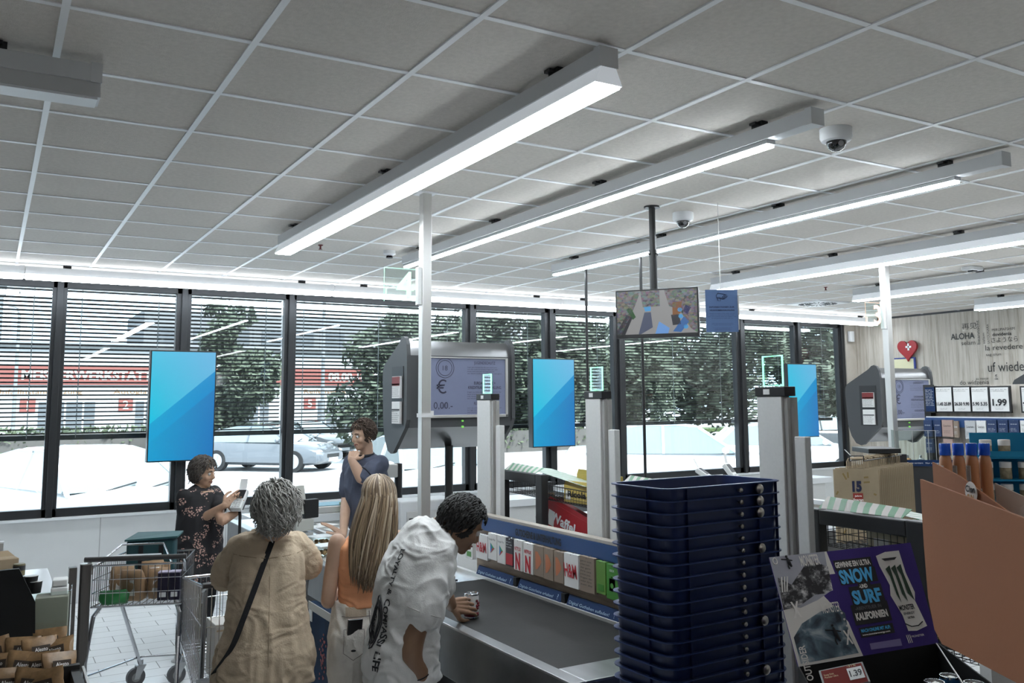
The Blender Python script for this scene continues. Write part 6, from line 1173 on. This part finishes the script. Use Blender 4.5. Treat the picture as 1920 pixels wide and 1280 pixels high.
mb = MB(); mb.prism([pd(1864, 905, 2.42) - o, pd(1935, 938, 2.3) - o, pd(1935, 1000, 2.3) - o, pd(1872, 975, 2.42) - o], bk.normalized() * .004); mb.obj('inner_liner', mat('liner cream', (.42, .36, .31), .7), t)
c0 = onp(1824, 923, P2_); xr = (B2 - A2); xr.z = 0; xr.normalize(); zz = Vector((0, 0, 1)); nn = xr.cross(zz).normalized(); nn = -nn if nn.dot(Vector((0, 0, CAMH)) - c0) < 0 else nn
mb = MB(); mb.poly([c0 - o + nn * .004 + xr * (.0245 * math.cos(a)) + zz * (.0245 * math.sin(a)) for a in [k * PI / 20 for k in range(40)]]); bd = mb.obj('round_badge', wpm, tr); mb = MB(); write(mb, 'Cien', c0 - o + nn * .006 + zz * .001, xr, zz, .014, width=.038, bold=.03, lift=0); mb.obj('badge_name', inkb, bd); mb = MB(); write(mb, 'SUN', c0 - o + nn * .006 - zz * .018, xr, zz, .013, width=.026, bold=.05, lift=0); mb.obj('badge_sub', mat('badge orange', (.45, .22, .06)), bd)
bo_m = mat('bottle orange', (.42, .19, .09), .4); capm = mat('glossy blue cap', (.015, .09, .55), .12)
for i, (u, lb) in enumerate(((1772, 'leftmost'), (1797, 'second'), (1822, 'third'), (1846, 'rightmost'))):
    p = pd(u, 853, 2.5); b = thing('sun_lotion_bottle', (p.x, p.y, p.z - .17), 'orange sun lotion bottle with blue cap, %s of four in a row' % lb, 'bottle', 'orange sun lotion bottles', 0); n = math.atan2(xr.y, xr.x); b.rotation_euler[2] = n
    def ov(a_, b_, z): return [(a_ * math.cos(k * PI / 12), b_ * math.sin(k * PI / 12), z) for k in range(24)]
    MB().loft([ov(.019, .013, 0), ov(.0215, .015, .01), ov(.0215, .015, .145), ov(.018, .014, .162), ov(.012, .011, .17)]).obj('bottle_body', bo_m, b, smooth='auto'); MB().loft([ov(.0175, .013, .17), ov(.0185, .0135, .172), ov(.0185, .0135, .20), ov(.0175, .0125, .203)]).obj('bottle_cap', capm, b, smooth='auto')
    mb = MB(); mb.box(-.015, .015, -.0165, -.0145, .04, .142); lb_ = mb.obj('back_label', mat('label grey print', (.4, .38, .36)), b); mb = MB()
    if i == 3: write(mb, '30', (0, -.0172, .065), (1, 0, 0), (0, 0, 1), .014, bold=.05); mb.obj('factor_number', wpm, b); bpy.data.objects.remove(lb_)
    else: textlines(mb, (-.013, -.0172, .135), (1, 0, 0), (0, 0, 1), .026, .003, 14, seed=i); mb.obj('label_print', mat('label small print', (.15, .13, .12)), lb_)
# ---- blue shelf display with jars
p = pd(1880, 812, 3.08); t = thing('jar_display', (p.x, p.y, 1.3), 'bright blue stepped display with small white-lidded jars', 'display', rz=-.7); o = Vector(t.location)
tq_ = mat('display cyan blue', (.0, .22, .42), .5); tdk = mat('display deep blue', (.01, .08, .15), .5); MB().box(-.09, .10, .06, .065, 0, p.z - 1.3).obj('back_card', tq_, t); MB().box(.10, .25, .03, .05, 0, p.z - 1.31).obj('side_card', tdk, t)
for z in (.30, .375, .45): MB().box(-.09, .10, -.02, .06, z - .006, z, bev=.001).obj('shelf', tq_, t)
MB().box(-.09, .10, -.022, -.018, .45, .47).obj('front_lip', tq_, t)
k = 0
for zi, z in enumerate((.30, .375, .45)):
    for xi, x in enumerate((-.055, .005, .065)):
        if zi == 2 and xi == 2: continue
        pp_ = t.matrix_basis @ Vector((x, .01, z)); j = thing('cream_jar', pp_, 'small jar with white lid on the %s step of the blue display, %s' % (('lowest', 'middle', 'top')[zi], ('left', 'centre', 'right')[xi]), 'jar', 'small jars on the blue display'); MB().lathe([(.018, 0), (.019, .003), (.019, .038), (.017, .042)], n=18).obj('jar_body', mat('jar beige print', (.30, .25, .16), .4, var=.4, vscale=60), j, smooth='auto'); MB().lathe([(.0195, .038), (.0195, .056), (.018, .058)], n=18).obj('lid', wpm, j, smooth='auto')
t2 = thing('display_stand', (o.x, o.y, 0), 'grey stand under the bright blue jar display', 'stand', rz=-.7); MB().box(-.10, .12, -.04, .08, 0, 1.299).obj('body', greyl, t2)
# ---- price frames and voucher wall on the right
VX = 7.0; t = thing('voucher_wall', (VX, 4.4, 0), 'tall voucher shelf with price frames and blue rail on the right', 'shelf'); zr = at(1820, 788, 0, VX).z
MB().box(.10, .14, -1.0, .58, 0, 2.06).obj('back_board', oak_m, t); MB().box(.0, .1, -1.0, .58, zr - .06, zr + .02).obj('rail', bluem, t); mb = MB(); write(mb, 'GUTSCHEINE & UNTERHALTUNG', (-.002, 0, zr - .04), (0, -1, 0), (0, 0, 1), .04, width=.42, bold=.02); mb.obj('rail_lettering', inkb, t)
MB().box(.02, .1, -1.0, .58, zr + .02, zr + .03).obj('ledge', wht, t); MB().box(.03, .1, .54, .60, 0, 2.07).obj('end_post', gm, t)
frames = ((1733, 1750, 'n'), (1753, 1782, '11.45 25.89'), (1786, 1816, '26.50 9.90'), (1820, 1850, '5.90 5.35'), (1855, 1889, '1.99'), (1914, 1945, '9.99'))
for u0, u1, s_ in frames:
    y0 = at(u1, 750, 0, VX).y; y1 = at(u0, 750, 0, VX).y; zt = at((u0 + u1) / 2, 726, 0, VX).z; zb = at((u0 + u1) / 2, 771, 0, VX).z; yc = (y0 + y1) / 2; hw = (y1 - y0) / 2; h = zt - zb
    f = thing('price_display', (VX + .02, yc, zb), 'black price frame on the tall voucher shelf, ' + {'n': 'navy sheet with white print', '11.45 25.89': 'showing 11.45 and 25.89', '26.50 9.90': 'showing 26.50 and 9.90', '5.90 5.35': 'showing 5.90 and 5.35', '1.99': 'showing 1.99', '9.99': 'cut by the right photo edge'}[s_], 'price frame', 'price frames on the voucher shelf')
    MB().box(0, .02, -hw - .015, hw + .015, -.012, h + .012, bev=.002).obj('frame', black_p, f); sh_ = MB().box(-.003, 0, -hw, hw, 0, h).obj('price_sheet', navy if s_ == 'n' else whitep, f); mb = MB()
    if s_ == 'n': textlines(mb, (-.004, hw * .9, h * .88), (0, -1, 0), (0, 0, 1), hw * 1.8, .007, 11)
    else:
        textlines(mb, (-.004, hw * .9, h * .9), (0, -1, 0), (0, 0, 1), hw * 1.8, .007, 2); write(mb, s_, (-.004, 0, h * .25), (0, -1, 0), (0, 0, 1), .05 if s_ == '1.99' else .026, width=hw * (1.6 if s_ == '1.99' else 1.85), bold=.04); textlines(mb, (-.004, hw * .5, h * .12), (0, -1, 0), (0, 0, 1), hw, .005, 2)
    mb.obj('sheet_print', inkw if s_ == 'n' else inkb, sh_)
cm_ = [(mat('card navy', (.012, .03, .09)), 'navy'), (mat('card rose', (.34, .24, .21)), 'pale rose'), (mat('card taupe', (.22, .17, .13)), 'taupe'), (mat('card silver', (.42, .43, .44)), 'silver'), (whitep, 'white')]
for i, (u0, u1, v0, v1, ci) in enumerate(((1731, 1747, 787, 818, 0), (1750, 1764, 787, 818, 0), (1765, 1786, 787, 818, 1), (1787, 1796, 789, 820, 2), (1808, 1828, 788, 822, 3), (1830, 1848, 788, 822, 4), (1849, 1868, 787, 812, 0), (1870, 1889, 787, 812, 0), (1891, 1910, 787, 812, 0), (1912, 1930, 788, 812, 4), (1733, 1748, 822, 848, 0), (1766, 1784, 822, 848, 1))):
    y0 = at(u1, 790, 0, VX - .03).y; y1 = at(u0, 790, 0, VX - .03).y; zt = at(u0, v0, 0, VX - .03).z; zb = at(u0, v1, 0, VX - .03).z
    g_ = thing('voucher_card', (VX - .03, (y0 + y1) / 2, zb), '%s voucher card on the tall shelf, %s from the left%s' % (cm_[ci][1], 'first second third fourth fifth sixth seventh eighth ninth tenth first second'.split()[i], '' if i < 10 else ', lower row'), 'voucher card', 'voucher cards on the tall shelf')
    w = (y1 - y0) / 2 - .002; h = zt - zb; c_ = MB().box(0, .02, -w, w, 0, h).obj('card', cm_[ci][0], g_); mb = MB(); write(mb, '***' if ci == 0 else 'Gutschein', (-.001, 0, h * .6), (0, -1, 0), (0, 0, 1), h * .12, width=w * 1.4); textlines(mb, (-.001, w * .7, h * .35), (0, -1, 0), (0, 0, 1), w * 1.4, .005, 3, seed=i); mb.obj('card_print', inkw if ci in (0, 2) else inkb, c_); mb = MB(); mb.tube([(-.002, 0, h - .004), (.09, 0, h + .004)], .002, 5); mb.obj('hook', chrome, g_)
# clear case with perfume bottles, navy price strip
p = pd(1715, 872, 7.3); t = thing('acrylic_case', (p.x, p.y, p.z), 'clear acrylic case with a few bottles beside the farther kiosk', 'display case', rz=-.75); w, h = .155, .285
MB().box(-w, w, -.08, .08, 0, h).obj('acrylic_walls', acry, t); mb = MB()
for x in (-w, -.02, .1, w): mb.box(x - .002, x + .002, -.082, -.078, 0, h)
mb.box(-w, w, -.082, -.078, h - .004, h); mb.obj('case_edges', alu, t)
MB().box(-.2, .2, -.1, .1, -p.z, 0).obj('pedestal', darkst, t); MB().box(-.15, .28, -.105, -.1, .0, .05).obj('navy_strip', navy, t); mb = MB(); write(mb, 'Das Ganze sortiert   Nur solange vorrätig', (.06, -.107, .02), (1, 0, 0), (0, 0, 1), .012, width=.36); mb.obj('strip_print', inkw, t)
for x, m_, lb in ((-.05, mat('perfume amber', (.30, .14, .03), .1, trans=.4), 'amber'), (.05, mat('perfume grey', (.2, .21, .22), .1, trans=.4), 'grey')):
    q = t.matrix_basis @ Vector((x, 0, .006)); b = thing('perfume_bottle', q, 'rounded %s glass bottle inside the clear case' % lb, 'bottle', None); MB().lathe([(.02, 0), (.035, .01), (.036, .03), (.02, .05), (.008, .055)], n=20).obj('flask', m_, b, smooth=True); MB().lathe([(.009, .055), (.009, .075)], n=12).obj('stopper', chrome, b)
# ---- paper bag rack
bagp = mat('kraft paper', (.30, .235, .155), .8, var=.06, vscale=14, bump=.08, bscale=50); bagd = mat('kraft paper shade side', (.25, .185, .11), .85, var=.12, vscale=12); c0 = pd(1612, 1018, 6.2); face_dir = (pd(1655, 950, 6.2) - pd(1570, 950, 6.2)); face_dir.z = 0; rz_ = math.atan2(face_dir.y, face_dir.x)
hgt = pd(1612, 880, 6.2).z - c0.z; bw_ = face_dir.length
def paperbag(i):
    b = thing('paper_bag', (0, 0, 0), 'x', 'paper bag', 'brown paper bags hanging in the rack', rz_)
    mb = MB(); mb.prism([(-bw_ / 2, 0, 0), (-bw_ / 2, .014, 0), (-bw_ / 2, .012, hgt), (-bw_ / 2, .002, hgt)], (bw_, 0, 0)); mb.obj('bag_sheet', bagp, b); mb = MB(); mb.prism([(bw_ / 2, 0, .04), (bw_ / 2, .014, .04), (bw_ / 2, .012, hgt - .01), (bw_ / 2, .002, hgt - .01)], (.004, 0, 0)); mb.obj('side_fold', bagd, b)
    mb = MB(); pts = [(-.06, .006, hgt - .01), (-.06, .006, hgt + .05), (-.05, .006, hgt + .07), (.05, .006, hgt + .07), (.06, .006, hgt + .05), (.06, .006, hgt - .01)]; mb.tube(pts, .005, 4); mb.obj('paper_handle', bagp, b); return b
pb0 = paperbag(0); step = (pd(1720, 950, 6.75) - pd(1655, 950, 6.2)); step.z = 0; NB = 20
for i in range(NB):
    b = pb0 if i == 0 else copy_tree(pb0); b.location = Vector((c0.x, c0.y, c0.z + (.006 * math.sin(i * 2.3)))) + step * (i / (NB - 1)); b.rotation_euler[2] = rz_ + (.015 * math.sin(i * 1.7) if i else 0)
    b['label'] = 'front brown paper bag with 15 and white lettering' if i == 0 else 'brown paper bag in the hanging rack, number %d behind the printed front one' % i
T2 = lambda s_, x, z, h, w, m, bold=.03: (lambda mb: (write(mb, s_, (x, -.001, z), (1, 0, 0), (0, 0, 1), h, width=w, bold=bold), mb.obj('bag_print', m, pb0)))(MB())
T2('15', .0, hgt * .70, .065, .065, mat('bag navy print', (.01, .015, .05), .6), .06); mb = MB(); mb.box(-.03, .04, -.0015, -.0005, hgt * .55, hgt * .67); rb = mb.obj('red_tag', mat('bag red print', (.26, .03, .02), .6), pb0); T2('Sparen', .005, hgt * .565, .018, .07, wpm); T2('Jahre', .005, hgt * .625, .010, .05, wpm); T2('Freude an', .03, hgt * .40, .035, .17, wpm); T2('Qualität.', .10, hgt * .27, .05, .19, wpm)
mb = MB(); R = random.Random(5)
for k in range(16):
    x = R.uniform(-.14, .14); z = R.uniform(.1, .95) * hgt; a_ = R.uniform(0, 3); l_ = R.uniform(.008, .025)
    if abs(x) < .06 and .5 * hgt < z < .9 * hgt: continue
    mb.poly([(x + l_ * math.cos(a_) + q * .006 * math.sin(a_), -.001, z + l_ * math.sin(a_) - q * .006 * math.cos(a_)) for q in (-1, 1)] + [(x - l_ * math.cos(a_) + q * .006 * math.sin(a_), -.001, z - l_ * math.sin(a_) - q * .006 * math.cos(a_)) for q in (1, -1)])
mb.obj('confetti_print', mat('confetti ochre', (.22, .15, .05)), pb0)
rk = thing('bag_rack', (c0.x, c0.y, 0), 'rack with wire hook and black tray holding the paper bags', 'rack', rz=rz_); zt = c0.z + hgt; sl = step.length; u_ = Vector((step.x, step.y, 0)); loc_ = Matrix.Rotation(-rz_, 3, 'Z') @ u_
mb = MB(); 
for x in (-.05, .05): mb.tube([(x, -.02, zt + .09), (x, -.02, zt + .055), (x + loc_.x * 1.1, loc_.y * 1.1, zt + .055)], .004, 6)
mb.tube([(-.05, -.02, zt + .09), (.05, -.02, zt + .09)], .004, 6); mb.obj('wire_hook', black_p, rk)
MB().box(loc_.x * 1.1 - .18, loc_.x * 1.1 + .1, loc_.y * 1.1 + .02, loc_.y * 1.1 + .06, 0, zt + .06).obj('upright', darkst, rk); MB().box(loc_.x * .5 - .02, loc_.x * .5 + .22, loc_.y * .5 + .05, loc_.y * 1.1 + .06, zt + .085, zt + .12, bev=.004).obj('tray', black_p, rk); MB().box(loc_.x * .9, loc_.x * .9 + .25, loc_.y * 1.1 + .02, loc_.y * 1.1 + .1, 0, .03).obj('foot', darkst, rk)
# ---- trolleys
def strut(mb, a, b, r): mb.tube([a, b], r, 5)
def basket(w0, w1, L, z0n, z0f, z1n, z1f, r=.0022, sp=.035, th=.006):
    """w0 near width, w1 far width; local y: 0 near (handle) to L far"""
    mb = MB(); n = int(L / sp)
    def c(s, y, z_): w = (w0 + (w1 - w0) * y / L) / 2; return (s * w, y, z_)
    zb = lambda y: z0n + (z0f - z0n) * y / L; zt = lambda y: z1n + (z1f - z1n) * y / L
    for k in range(n + 1):
        y = L * k / n
        for s in (-1, 1): strut(mb, c(s, y, zb(y)), c(s, y, zt(y)), r)
        strut(mb, c(-1, y, zb(y)), c(1, y, zb(y)), r)
    m = int(w0 / sp)
    for k in range(m + 1):
        f = k / m * 2 - 1; strut(mb, (f * w0 / 2, 0, zb(0)), (f * w0 / 2, 0, zt(0)), r); strut(mb, (f * w1 / 2, L, zb(L)), (f * w1 / 2, L, zt(L)), r); strut(mb, (f * w0 / 2, 0, zb(0)), (f * w1 / 2, L, zb(L)), r)
    for f in (.33, .66):
        p = [(s * w_ / 2, y, zb(y) + (zt(y) - zb(y)) * f) for s, w_, y in ((-1, w0, 0), (1, w0, 0), (1, w1, L), (-1, w1, L))]; mb.tube(p, r * 1.2, 5, closed=True)
    for zf in (zb, zt): mb.tube([(s * w_ / 2, y, zf(y)) for s, w_, y in ((-1, w0, 0), (1, w0, 0), (1, w1, L), (-1, w1, L))], th, 7, closed=True)
    return mb
def caster(x, y, t, r=.062, a=-1.0):
    M_ = Matrix.Translation((x, y, 0)) @ Matrix.Rotation(a, 4, 'Z'); q_ = lambda *p: M_ @ Vector(p)
    wv = MB().cyl(q_(-.016, -.035, r), q_(.016, -.035, r), r, 26).obj('wheel', mat('grey rubber', (.08, .08, .085), .6), t, smooth='auto'); MB().cyl(q_(-.018, -.035, r), q_(.018, -.035, r), r * .5, 16).obj('hub', mat('hub grey', (.22, .22, .22), .5), wv)
    mb = MB()
    for s in (-1, 1): mb.prism([q_(s * .022, -.05, r * .8), q_(s * .022, -.02, r * .8), q_(s * .022, .025, r * 2.15), q_(s * .022, -.035, r * 2.15)], q_(.003, 0, 0) - q_(0, 0, 0))
    mb.box(-.026, .026, -.035, .028, r * 2.1, r * 2.3, M=M_, bev=.003); mb.cyl(q_(0, 0, r * 2.3), q_(0, 0, r * 2.8), .014, 10); mb.obj('caster_fork', steel, t)
def handle(t, w, z, y=-.06):
    MB().tube([(-w / 2, y, z), (w / 2, y, z)], .016, 12).obj('handle', mat('handle dark plastic', (.035, .032, .032), .4), t)
    for s in (-1, 1): mb = MB(); mb.tube([(s * (w / 2 - .02), y, z), (s * (w / 2 - .02), 0, z - .04), (s * (w / 2 - .02), .02, z - .1)], .012, 8); mb.obj('handle_bracket', chrome, t)
rzc = math.radians(-20); t = thing('shopping_trolley', (.86, 6.26, 0), 'small shallow chrome trolley with brown bags inside, standing alone on the left', 'trolley', 'shopping trolleys', rzc)
basket(.53, .46, .66, .70, .66, .95, .93, sp=.04).obj('wire_basket', chrome, t); handle(t, .60, 1.0)
mb = MB(); mb.tube([(-.22, .08, .70), (-.255, .02, .64), (-.27, .0, .5), (-.29, -.10, .14)], .013, 8); mb.tube([(.22, .08, .70), (.255, .02, .64), (.26, .0, .5), (.27, -.10, .14)], .013, 8); mb.tube([(-.17, .30, .69), (-.12, .75, .15)], .013, 8); mb.tube([(.19, .30, .69), (.145, .75, .15)], .013, 8); mb.tube([(-.125, .74, .2), (.15, .74, .2)], .006, 8); mb.tube([(-.27, -.05, .3), (-.125, .74, .2)], .006, 8); mb.tube([(.265, -.05, .3), (.15, .74, .2)], .006, 8); mb.obj('leg_frame', chrome, t)
caster(-.12, .78, t); caster(.15, .78, t); caster(-.29, -.10, t); caster(.27, -.10, t)
MB().box(-.17, .12, -.02, .10, .985, 1.0, bev=.004).obj('child_flap', mat('flap grey', (.35, .35, .36), .4), t); mb = MB(); mb.tube([(-.29, .0, .92), (-.16, .25, 1.04), (.10, .25, 1.04), (.2, .0, .96)], .006, 6); mb.obj('flap_wire', chrome, t)
Mt = t.matrix_basis.copy()
def incart(x, y, z): return Mt @ Vector((x, y, z))
kb = mat('bakery bag brown', (.26, .16, .085), .6, var=.25, vscale=9, bump=.3, bscale=20); foil = mat('clear foil window', (.45, .43, .40), .15, var=.4, vscale=18)
def pouch(p, w, d, h, rz, m, label, name='bakery_bag', cat='bag', group=None, ff=True):
    b = thing(name, p, label, cat, group, rz); R = random.Random(int(p[0] * 997) + int(w * 1000)); mb = MB(); rg = []
    for k in range(7):
        f = k / 6; ww = w * (.9 + .12 * math.sin(f * PI)) / 2; dd = d * max(.08, math.sin(PI * (f * .72 + .22)) ** .9) / 2; rg.append([(ww * math.copysign(abs(math.cos(a)) ** .6, math.cos(a)) + R.uniform(-.006, .006), dd * math.sin(a) + R.uniform(-.004, .004), h * f + R.uniform(-.004, .004)) for a in [j * PI / 8 for j in range(16)]])
    mb.loft(rg); mb.obj('bag_body', m, b, smooth=True)
    if ff: mb = MB(); mb.prism([(-w * .25, -d / 2 - .004, h * .25), (w * .25, -d / 2 - .004, h * .25), (w * .2, -d / 2 * .7, h * .75), (-w * .2, -d / 2 * .7, h * .75)], (0, .002, 0)); mb.obj('clear_window', foil, b)
    return b
for i, (x, y, z, w, rz, lb) in enumerate(((-.17, .35, .70, .15, .2, 'leftmost'), (-.06, .22, .70, .16, -.3, 'front, crumpled'), (.02, .38, .72, .15, .4, 'middle back'), (.09, .2, .70, .14, .1, 'right front'), (.05, .5, .70, .14, -.1, 'far one'))): b = pouch(incart(x, y, z), w, .12, .19, rzc + rz, kb, 'brown bakery bag with clear window in the small trolley, ' + lb, group='bakery bags in the small trolley'); b.rotation_euler[0] = .25 * math.sin(i * 2)
pouch(incart(-.16, .10, .70), .18, .1, .08, rzc, mat('green foil bag', (.02, .15, .04), .3, var=.5), 'green foil food bag lying in the small trolley corner', 'food_pack', 'food pack', ff=False)
p = incart(-.02, .52, .70); b = thing('cool_bag', p, 'dark teal folded carrier crate rising from the small trolley', 'carrier bag', None, rzc); tl = mat('teal fabric', (.012, .05, .06), .7, bump=.1); MB().box(-.16, .15, -.06, .06, 0, .33, bev=.012).obj('bag_body', tl, b); mb = MB(); mb.prism([(-.17, -.07, .33), (.17, -.07, .345), (.18, .09, .36), (-.12, .09, .36)], (0, 0, .012)); mb.obj('lid_flap', mat('teal lid', (.02, .08, .085), .5), b); mb = MB(); mb.box(-.08, -.05, -.063, -.058, .05, .3); mb.box(.05, .08, -.063, -.058, .05, .3); mb.obj('webbing', blk, b)
for i, (x, lb) in enumerate(((.13, 'left'), (.20, 'right'))): p = incart(x, .16, .70); b = thing('dark_carton', p, 'dark purple drinks carton with pale top in the small trolley, %s one' % lb, 'carton', 'dark cartons in the small trolley', rzc); MB().box(-.033, .033, -.04, .04, 0, .17, bev=.003).obj('carton', mat('carton night purple', (.012, .01, .025), .4), b); MB().box(-.033, .033, -.04, .04, .17, .176).obj('carton_top', mat('carton lilac top', (.35, .32, .42)), b); MB().box(-.02, .02, -.042, -.04, .02, .05).obj('white_label', whitep, b)
rz2 = math.radians(1); q = pd(482, 1085, 4.90); t = thing('shopping_trolley', (q.x, q.y, 0), 'deep grey wire trolley the grey-haired woman leans on', 'trolley', 'shopping trolleys', rz2)
basket(.56, .44, .82, .36, .52, .99, .90, sp=.042, r=.0026, th=.009).obj('wire_basket', chrome, t); handle(t, .60, 1.005); mb = MB()
for s in (-1, 1): mb.tube([(s * .27, .0, .98), (s * .28, -.01, .5), (s * .27, .02, .22), (s * .25, .1, .16), (s * .17, .78, .16)], .013, 8)
mb.tube([(-.2, .45, .16), (.2, .45, .16)], .01, 8); mb.obj('leg_frame', chrome, t)
for x, y in ((-.25, .1), (.25, .1), (-.17, .8), (.17, .8)): caster(x, y, t)
M2 = t.matrix_basis.copy(); b = thing('white_carton', M2 @ Vector((-.02, .38, .42)), 'white carton standing in the deep trolley', 'carton', None, rz2); MB().box(-.13, .12, -.1, .1, 0, .30, bev=.004).obj('carton', mat('carton off white', (.45, .43, .40), .6), b); MB().box(-.12, .11, -.102, -.1, .26, .27).obj('tape', bei, b)
# ---- barrier post, packing table, nuts display at the left
p = pd(146, 1062, 5.55); t = thing('barrier_post', (p.x, p.y, 0), 'dark metal barrier gate post beside the small trolley', 'post'); mb = MB(); mb.box(-.05, -.005, -.03, .03, 0, p.z, bev=.003); mb.obj('flat_post', mat('bronze steel', (.11, .10, .095), .4, .7), t); MB().cyl((.045, 0, 0), (.045, 0, p.z + .01), .033, 20).obj('round_post', mat('bronze steel', (.11, .10, .095)), t); MB().cyl((.045, 0, p.z + .01), (.045, 0, p.z + .015), .034, 20).obj('post_cap', alu, t)
t = thing('packing_table', (-.6, 7.3, 0), 'bright white packing table at the left below the windows', 'table'); a = at(49, 1068, 2, .80); MB().box(-1.4, 1.02, -1.5, a.y - 7.3, .77, .80, bev=.004).obj('table_top', mat('white table top', (.82, .83, .84), .25), t); MB().box(-1.35, 1.0, -1.45, .3, 0, .77).obj('base', wht, t)
G = pd(60, 1230, 4.3); gz = G.z - .16; t = thing('nut_display', (.12, 4.35, 0), 'black display bin heaped with brown nut bags at the lower left', 'display bin'); cb = mat('bin black', (.012, .012, .012), .55)
MB().box(-.7, .30, -.7, .62, 0, gz).obj('bin_base', cb, t); mb = MB(); mb.box(-.7, .32, .60, .64, gz, gz + .12); mb.box(.28, .32, -.7, .62, gz, gz + .10); mb.obj('bin_rim', cb, t)
mb = MB(); 
for k in (.0, .035, .07): mb.tube([(.335 + k * .3, -.7, gz + .06 - k), (.335 + k * .3, .62, gz + .10 - k)], .008, 8)
mb.obj('chrome_rail', alu, t)
a_, b_, c_, d_ = [pd(u, v, 4.75) - Vector((.12, 4.35, 0)) for u, v in ((-20, 1072), (36, 1066), (66, 1128), (66, 1200))]; e_ = pd(-20, 1200, 4.75) - Vector((.12, 4.35, 0)); mb = MB(); mb.prism([a_, b_, c_, d_, e_], (.0, .03, 0)); mb.obj('price_board', cb, t)
nutm = mat('nut bag brown', (.22, .13, .06), .35, var=.45, vscale=16, bump=.25, bscale=25); nlab = mat('nut label dark', (.05, .035, .025), .4)
R = random.Random(9); k = 0
for row, (v0, zc, us) in enumerate(((1203, 4.75, (20, 60, 95)), (1222, 4.5, (0, 38, 78, 112)), (1252, 4.25, (-8, 30, 75, 112)), (1285, 4.05, (5, 48, 96)))):
    for u in us:
        p = pd(u, v0 + 8, zc); b = thing('nut_bag', (p.x, p.y, p.z - .12), 'x', 'nut bag', 'brown nut bags in the display bin', R.uniform(-.5, .5)); b.rotation_euler[0] = R.uniform(-.5, -.1); b.rotation_euler[1] = R.uniform(-.25, .25); k += 1; w, h, d = .165, .21, .06
        b['label'] = 'brown nut bag in the black bin, %s row, %s' % (('back', 'second', 'third', 'front')[row], ['left end', 'left of centre' if len(us) == 4 else 'centre', 'right of centre' if len(us) == 4 else 'right end', 'right end'][us.index(u)])
        mb = MB(); rg = []
        for q in range(8):
            f = q / 7; dd = d / 2 * max(.05, math.sin(PI * min(1, f * .9 + .05)) ** .7) * (1 if f < .86 else .12); ww = w / 2 * (1 if f > .85 else .94); rg.append([(ww * math.copysign(abs(math.cos(a)) ** .5, math.cos(a)), dd * math.sin(a) + R.uniform(-.003, .003), h * f) for a in [j * PI / 8 for j in range(16)]])
        mb.loft(rg); mb.obj('pouch', nutm, b, smooth='auto'); mb = MB(); mb.box(-.042, .042, -.034, -.031, h * .62, h * .80); l_ = mb.obj('brand_label', nlab, b); mb = MB(); write(mb, 'Alesto', (0, -.0355, h * .67), (1, 0, 0), (0, 0, 1), .018, width=.06, bold=.02); mb.obj('label_lettering', wpm, l_); mb = MB(); write(mb, 'Cashew Mix', (0, -.036, h * .5), (1, 0, 0), (0, 0, 1), .014, width=.09); mb.obj('name_print', mat('print cream', (.5, .4, .2)), b)
p = pd(98, 1195, 4.85); t = thing('leaflet_holder', (p.x, p.y, p.z - .02), 'clear holder stacked with grey and white paper packs behind the nut bags', 'holder', rz=-.1); MB().box(-.09, .07, -.04, .10, -.1, .24, bev=.004).obj('paper_stack', mat('paper grey brown', (.34, .30, .26), .8), t); mb = MB(); mb.box(-.02, .065, .0, .12, .24, .28, bev=.006); mb.box(-.015, .06, .01, .11, .285, .32, bev=.006); mb.obj('white_packs', paper, t); mb = MB(); mb.prism([(-.11, -.08, -.1), (.08, -.08, -.1), (.08, -.05, .27), (-.11, -.05, .27)], (0, .003, 0)); mb.prism([(.08, -.08, -.1), (.08, .12, -.1), (.08, .12, .28), (.08, -.05, .27)], (.003, 0, 0)); mb.obj('clear_front', acry, t)
for u, v, lb in ((58, 1080, 'back'), (66, 1090, 'front')): p = pd(u, v, 4.9); b = thing('black_tub', (p.x, p.y, p.z - .06), 'black round tub on top of the dark bin board, %s one' % lb, 'tub', 'black tubs behind the nut display'); MB().lathe([(.030, 0), (.036, .055), (.037, .062)], n=20).obj('tub', cb, b, smooth='auto'); MB().lathe([(.036, .062), (.033, .064)], n=20).obj('lid_rim', alu, b)
p = pd(36, 1063, 4.9); b = thing('spread_jar', (p.x, p.y, p.z - .045), 'short jar with dark print above the black board', 'jar'); MB().lathe([(.028, 0), (.030, .004), (.030, .06), (.028, .064)], n=20).obj('jar', mat('jar olive', (.14, .12, .06), .4), b, smooth='auto'); MB().lathe([(.0305, .03), (.0305, .055)], n=20).obj('jar_label', mat('jar label dark', (.03, .03, .035)), b)
p = pd(8, 1060, 4.95); b = thing('beige_carton', (p.x, p.y, p.z - .05), 'beige carton at the left edge above the black board', 'carton', rz=.2); MB().box(-.14, .06, -.05, .05, 0, .09, bev=.003).obj('carton', bei, b); mb = MB(); mb.prism([(-.14, .05, .09), (.06, .05, .09), (.03, .07, .12), (-.14, .07, .12)], (0, .003, 0)); mb.obj('flap', bei, b)
p = pd(3, 1018, 5.6); t = thing('small_post', (p.x, p.y, 0), 'thin steel post at the extreme left edge', 'post'); MB().box(-.05, .01, -.01, .02, 0, p.z).obj('post', alu, t); MB().box(-.055, .015, -.015, .025, p.z, p.z + .01).obj('post_cap', white_m, t)
# small wire basket corner behind the man's shirt and yellow sponge pack on the belt
p = at(826, 1066, 2, .858); mb = MB(); mb.box(-.03, .03, -.02, .02, 0, .05, bev=.008); tag(mb.obj('cheese_pack', mat('pack yellow', (.42, .33, .12), .6, var=.15), loc=(p.x + .03, p.y, .858)), 'small yellow pack at the far end of the belt', 'food pack')
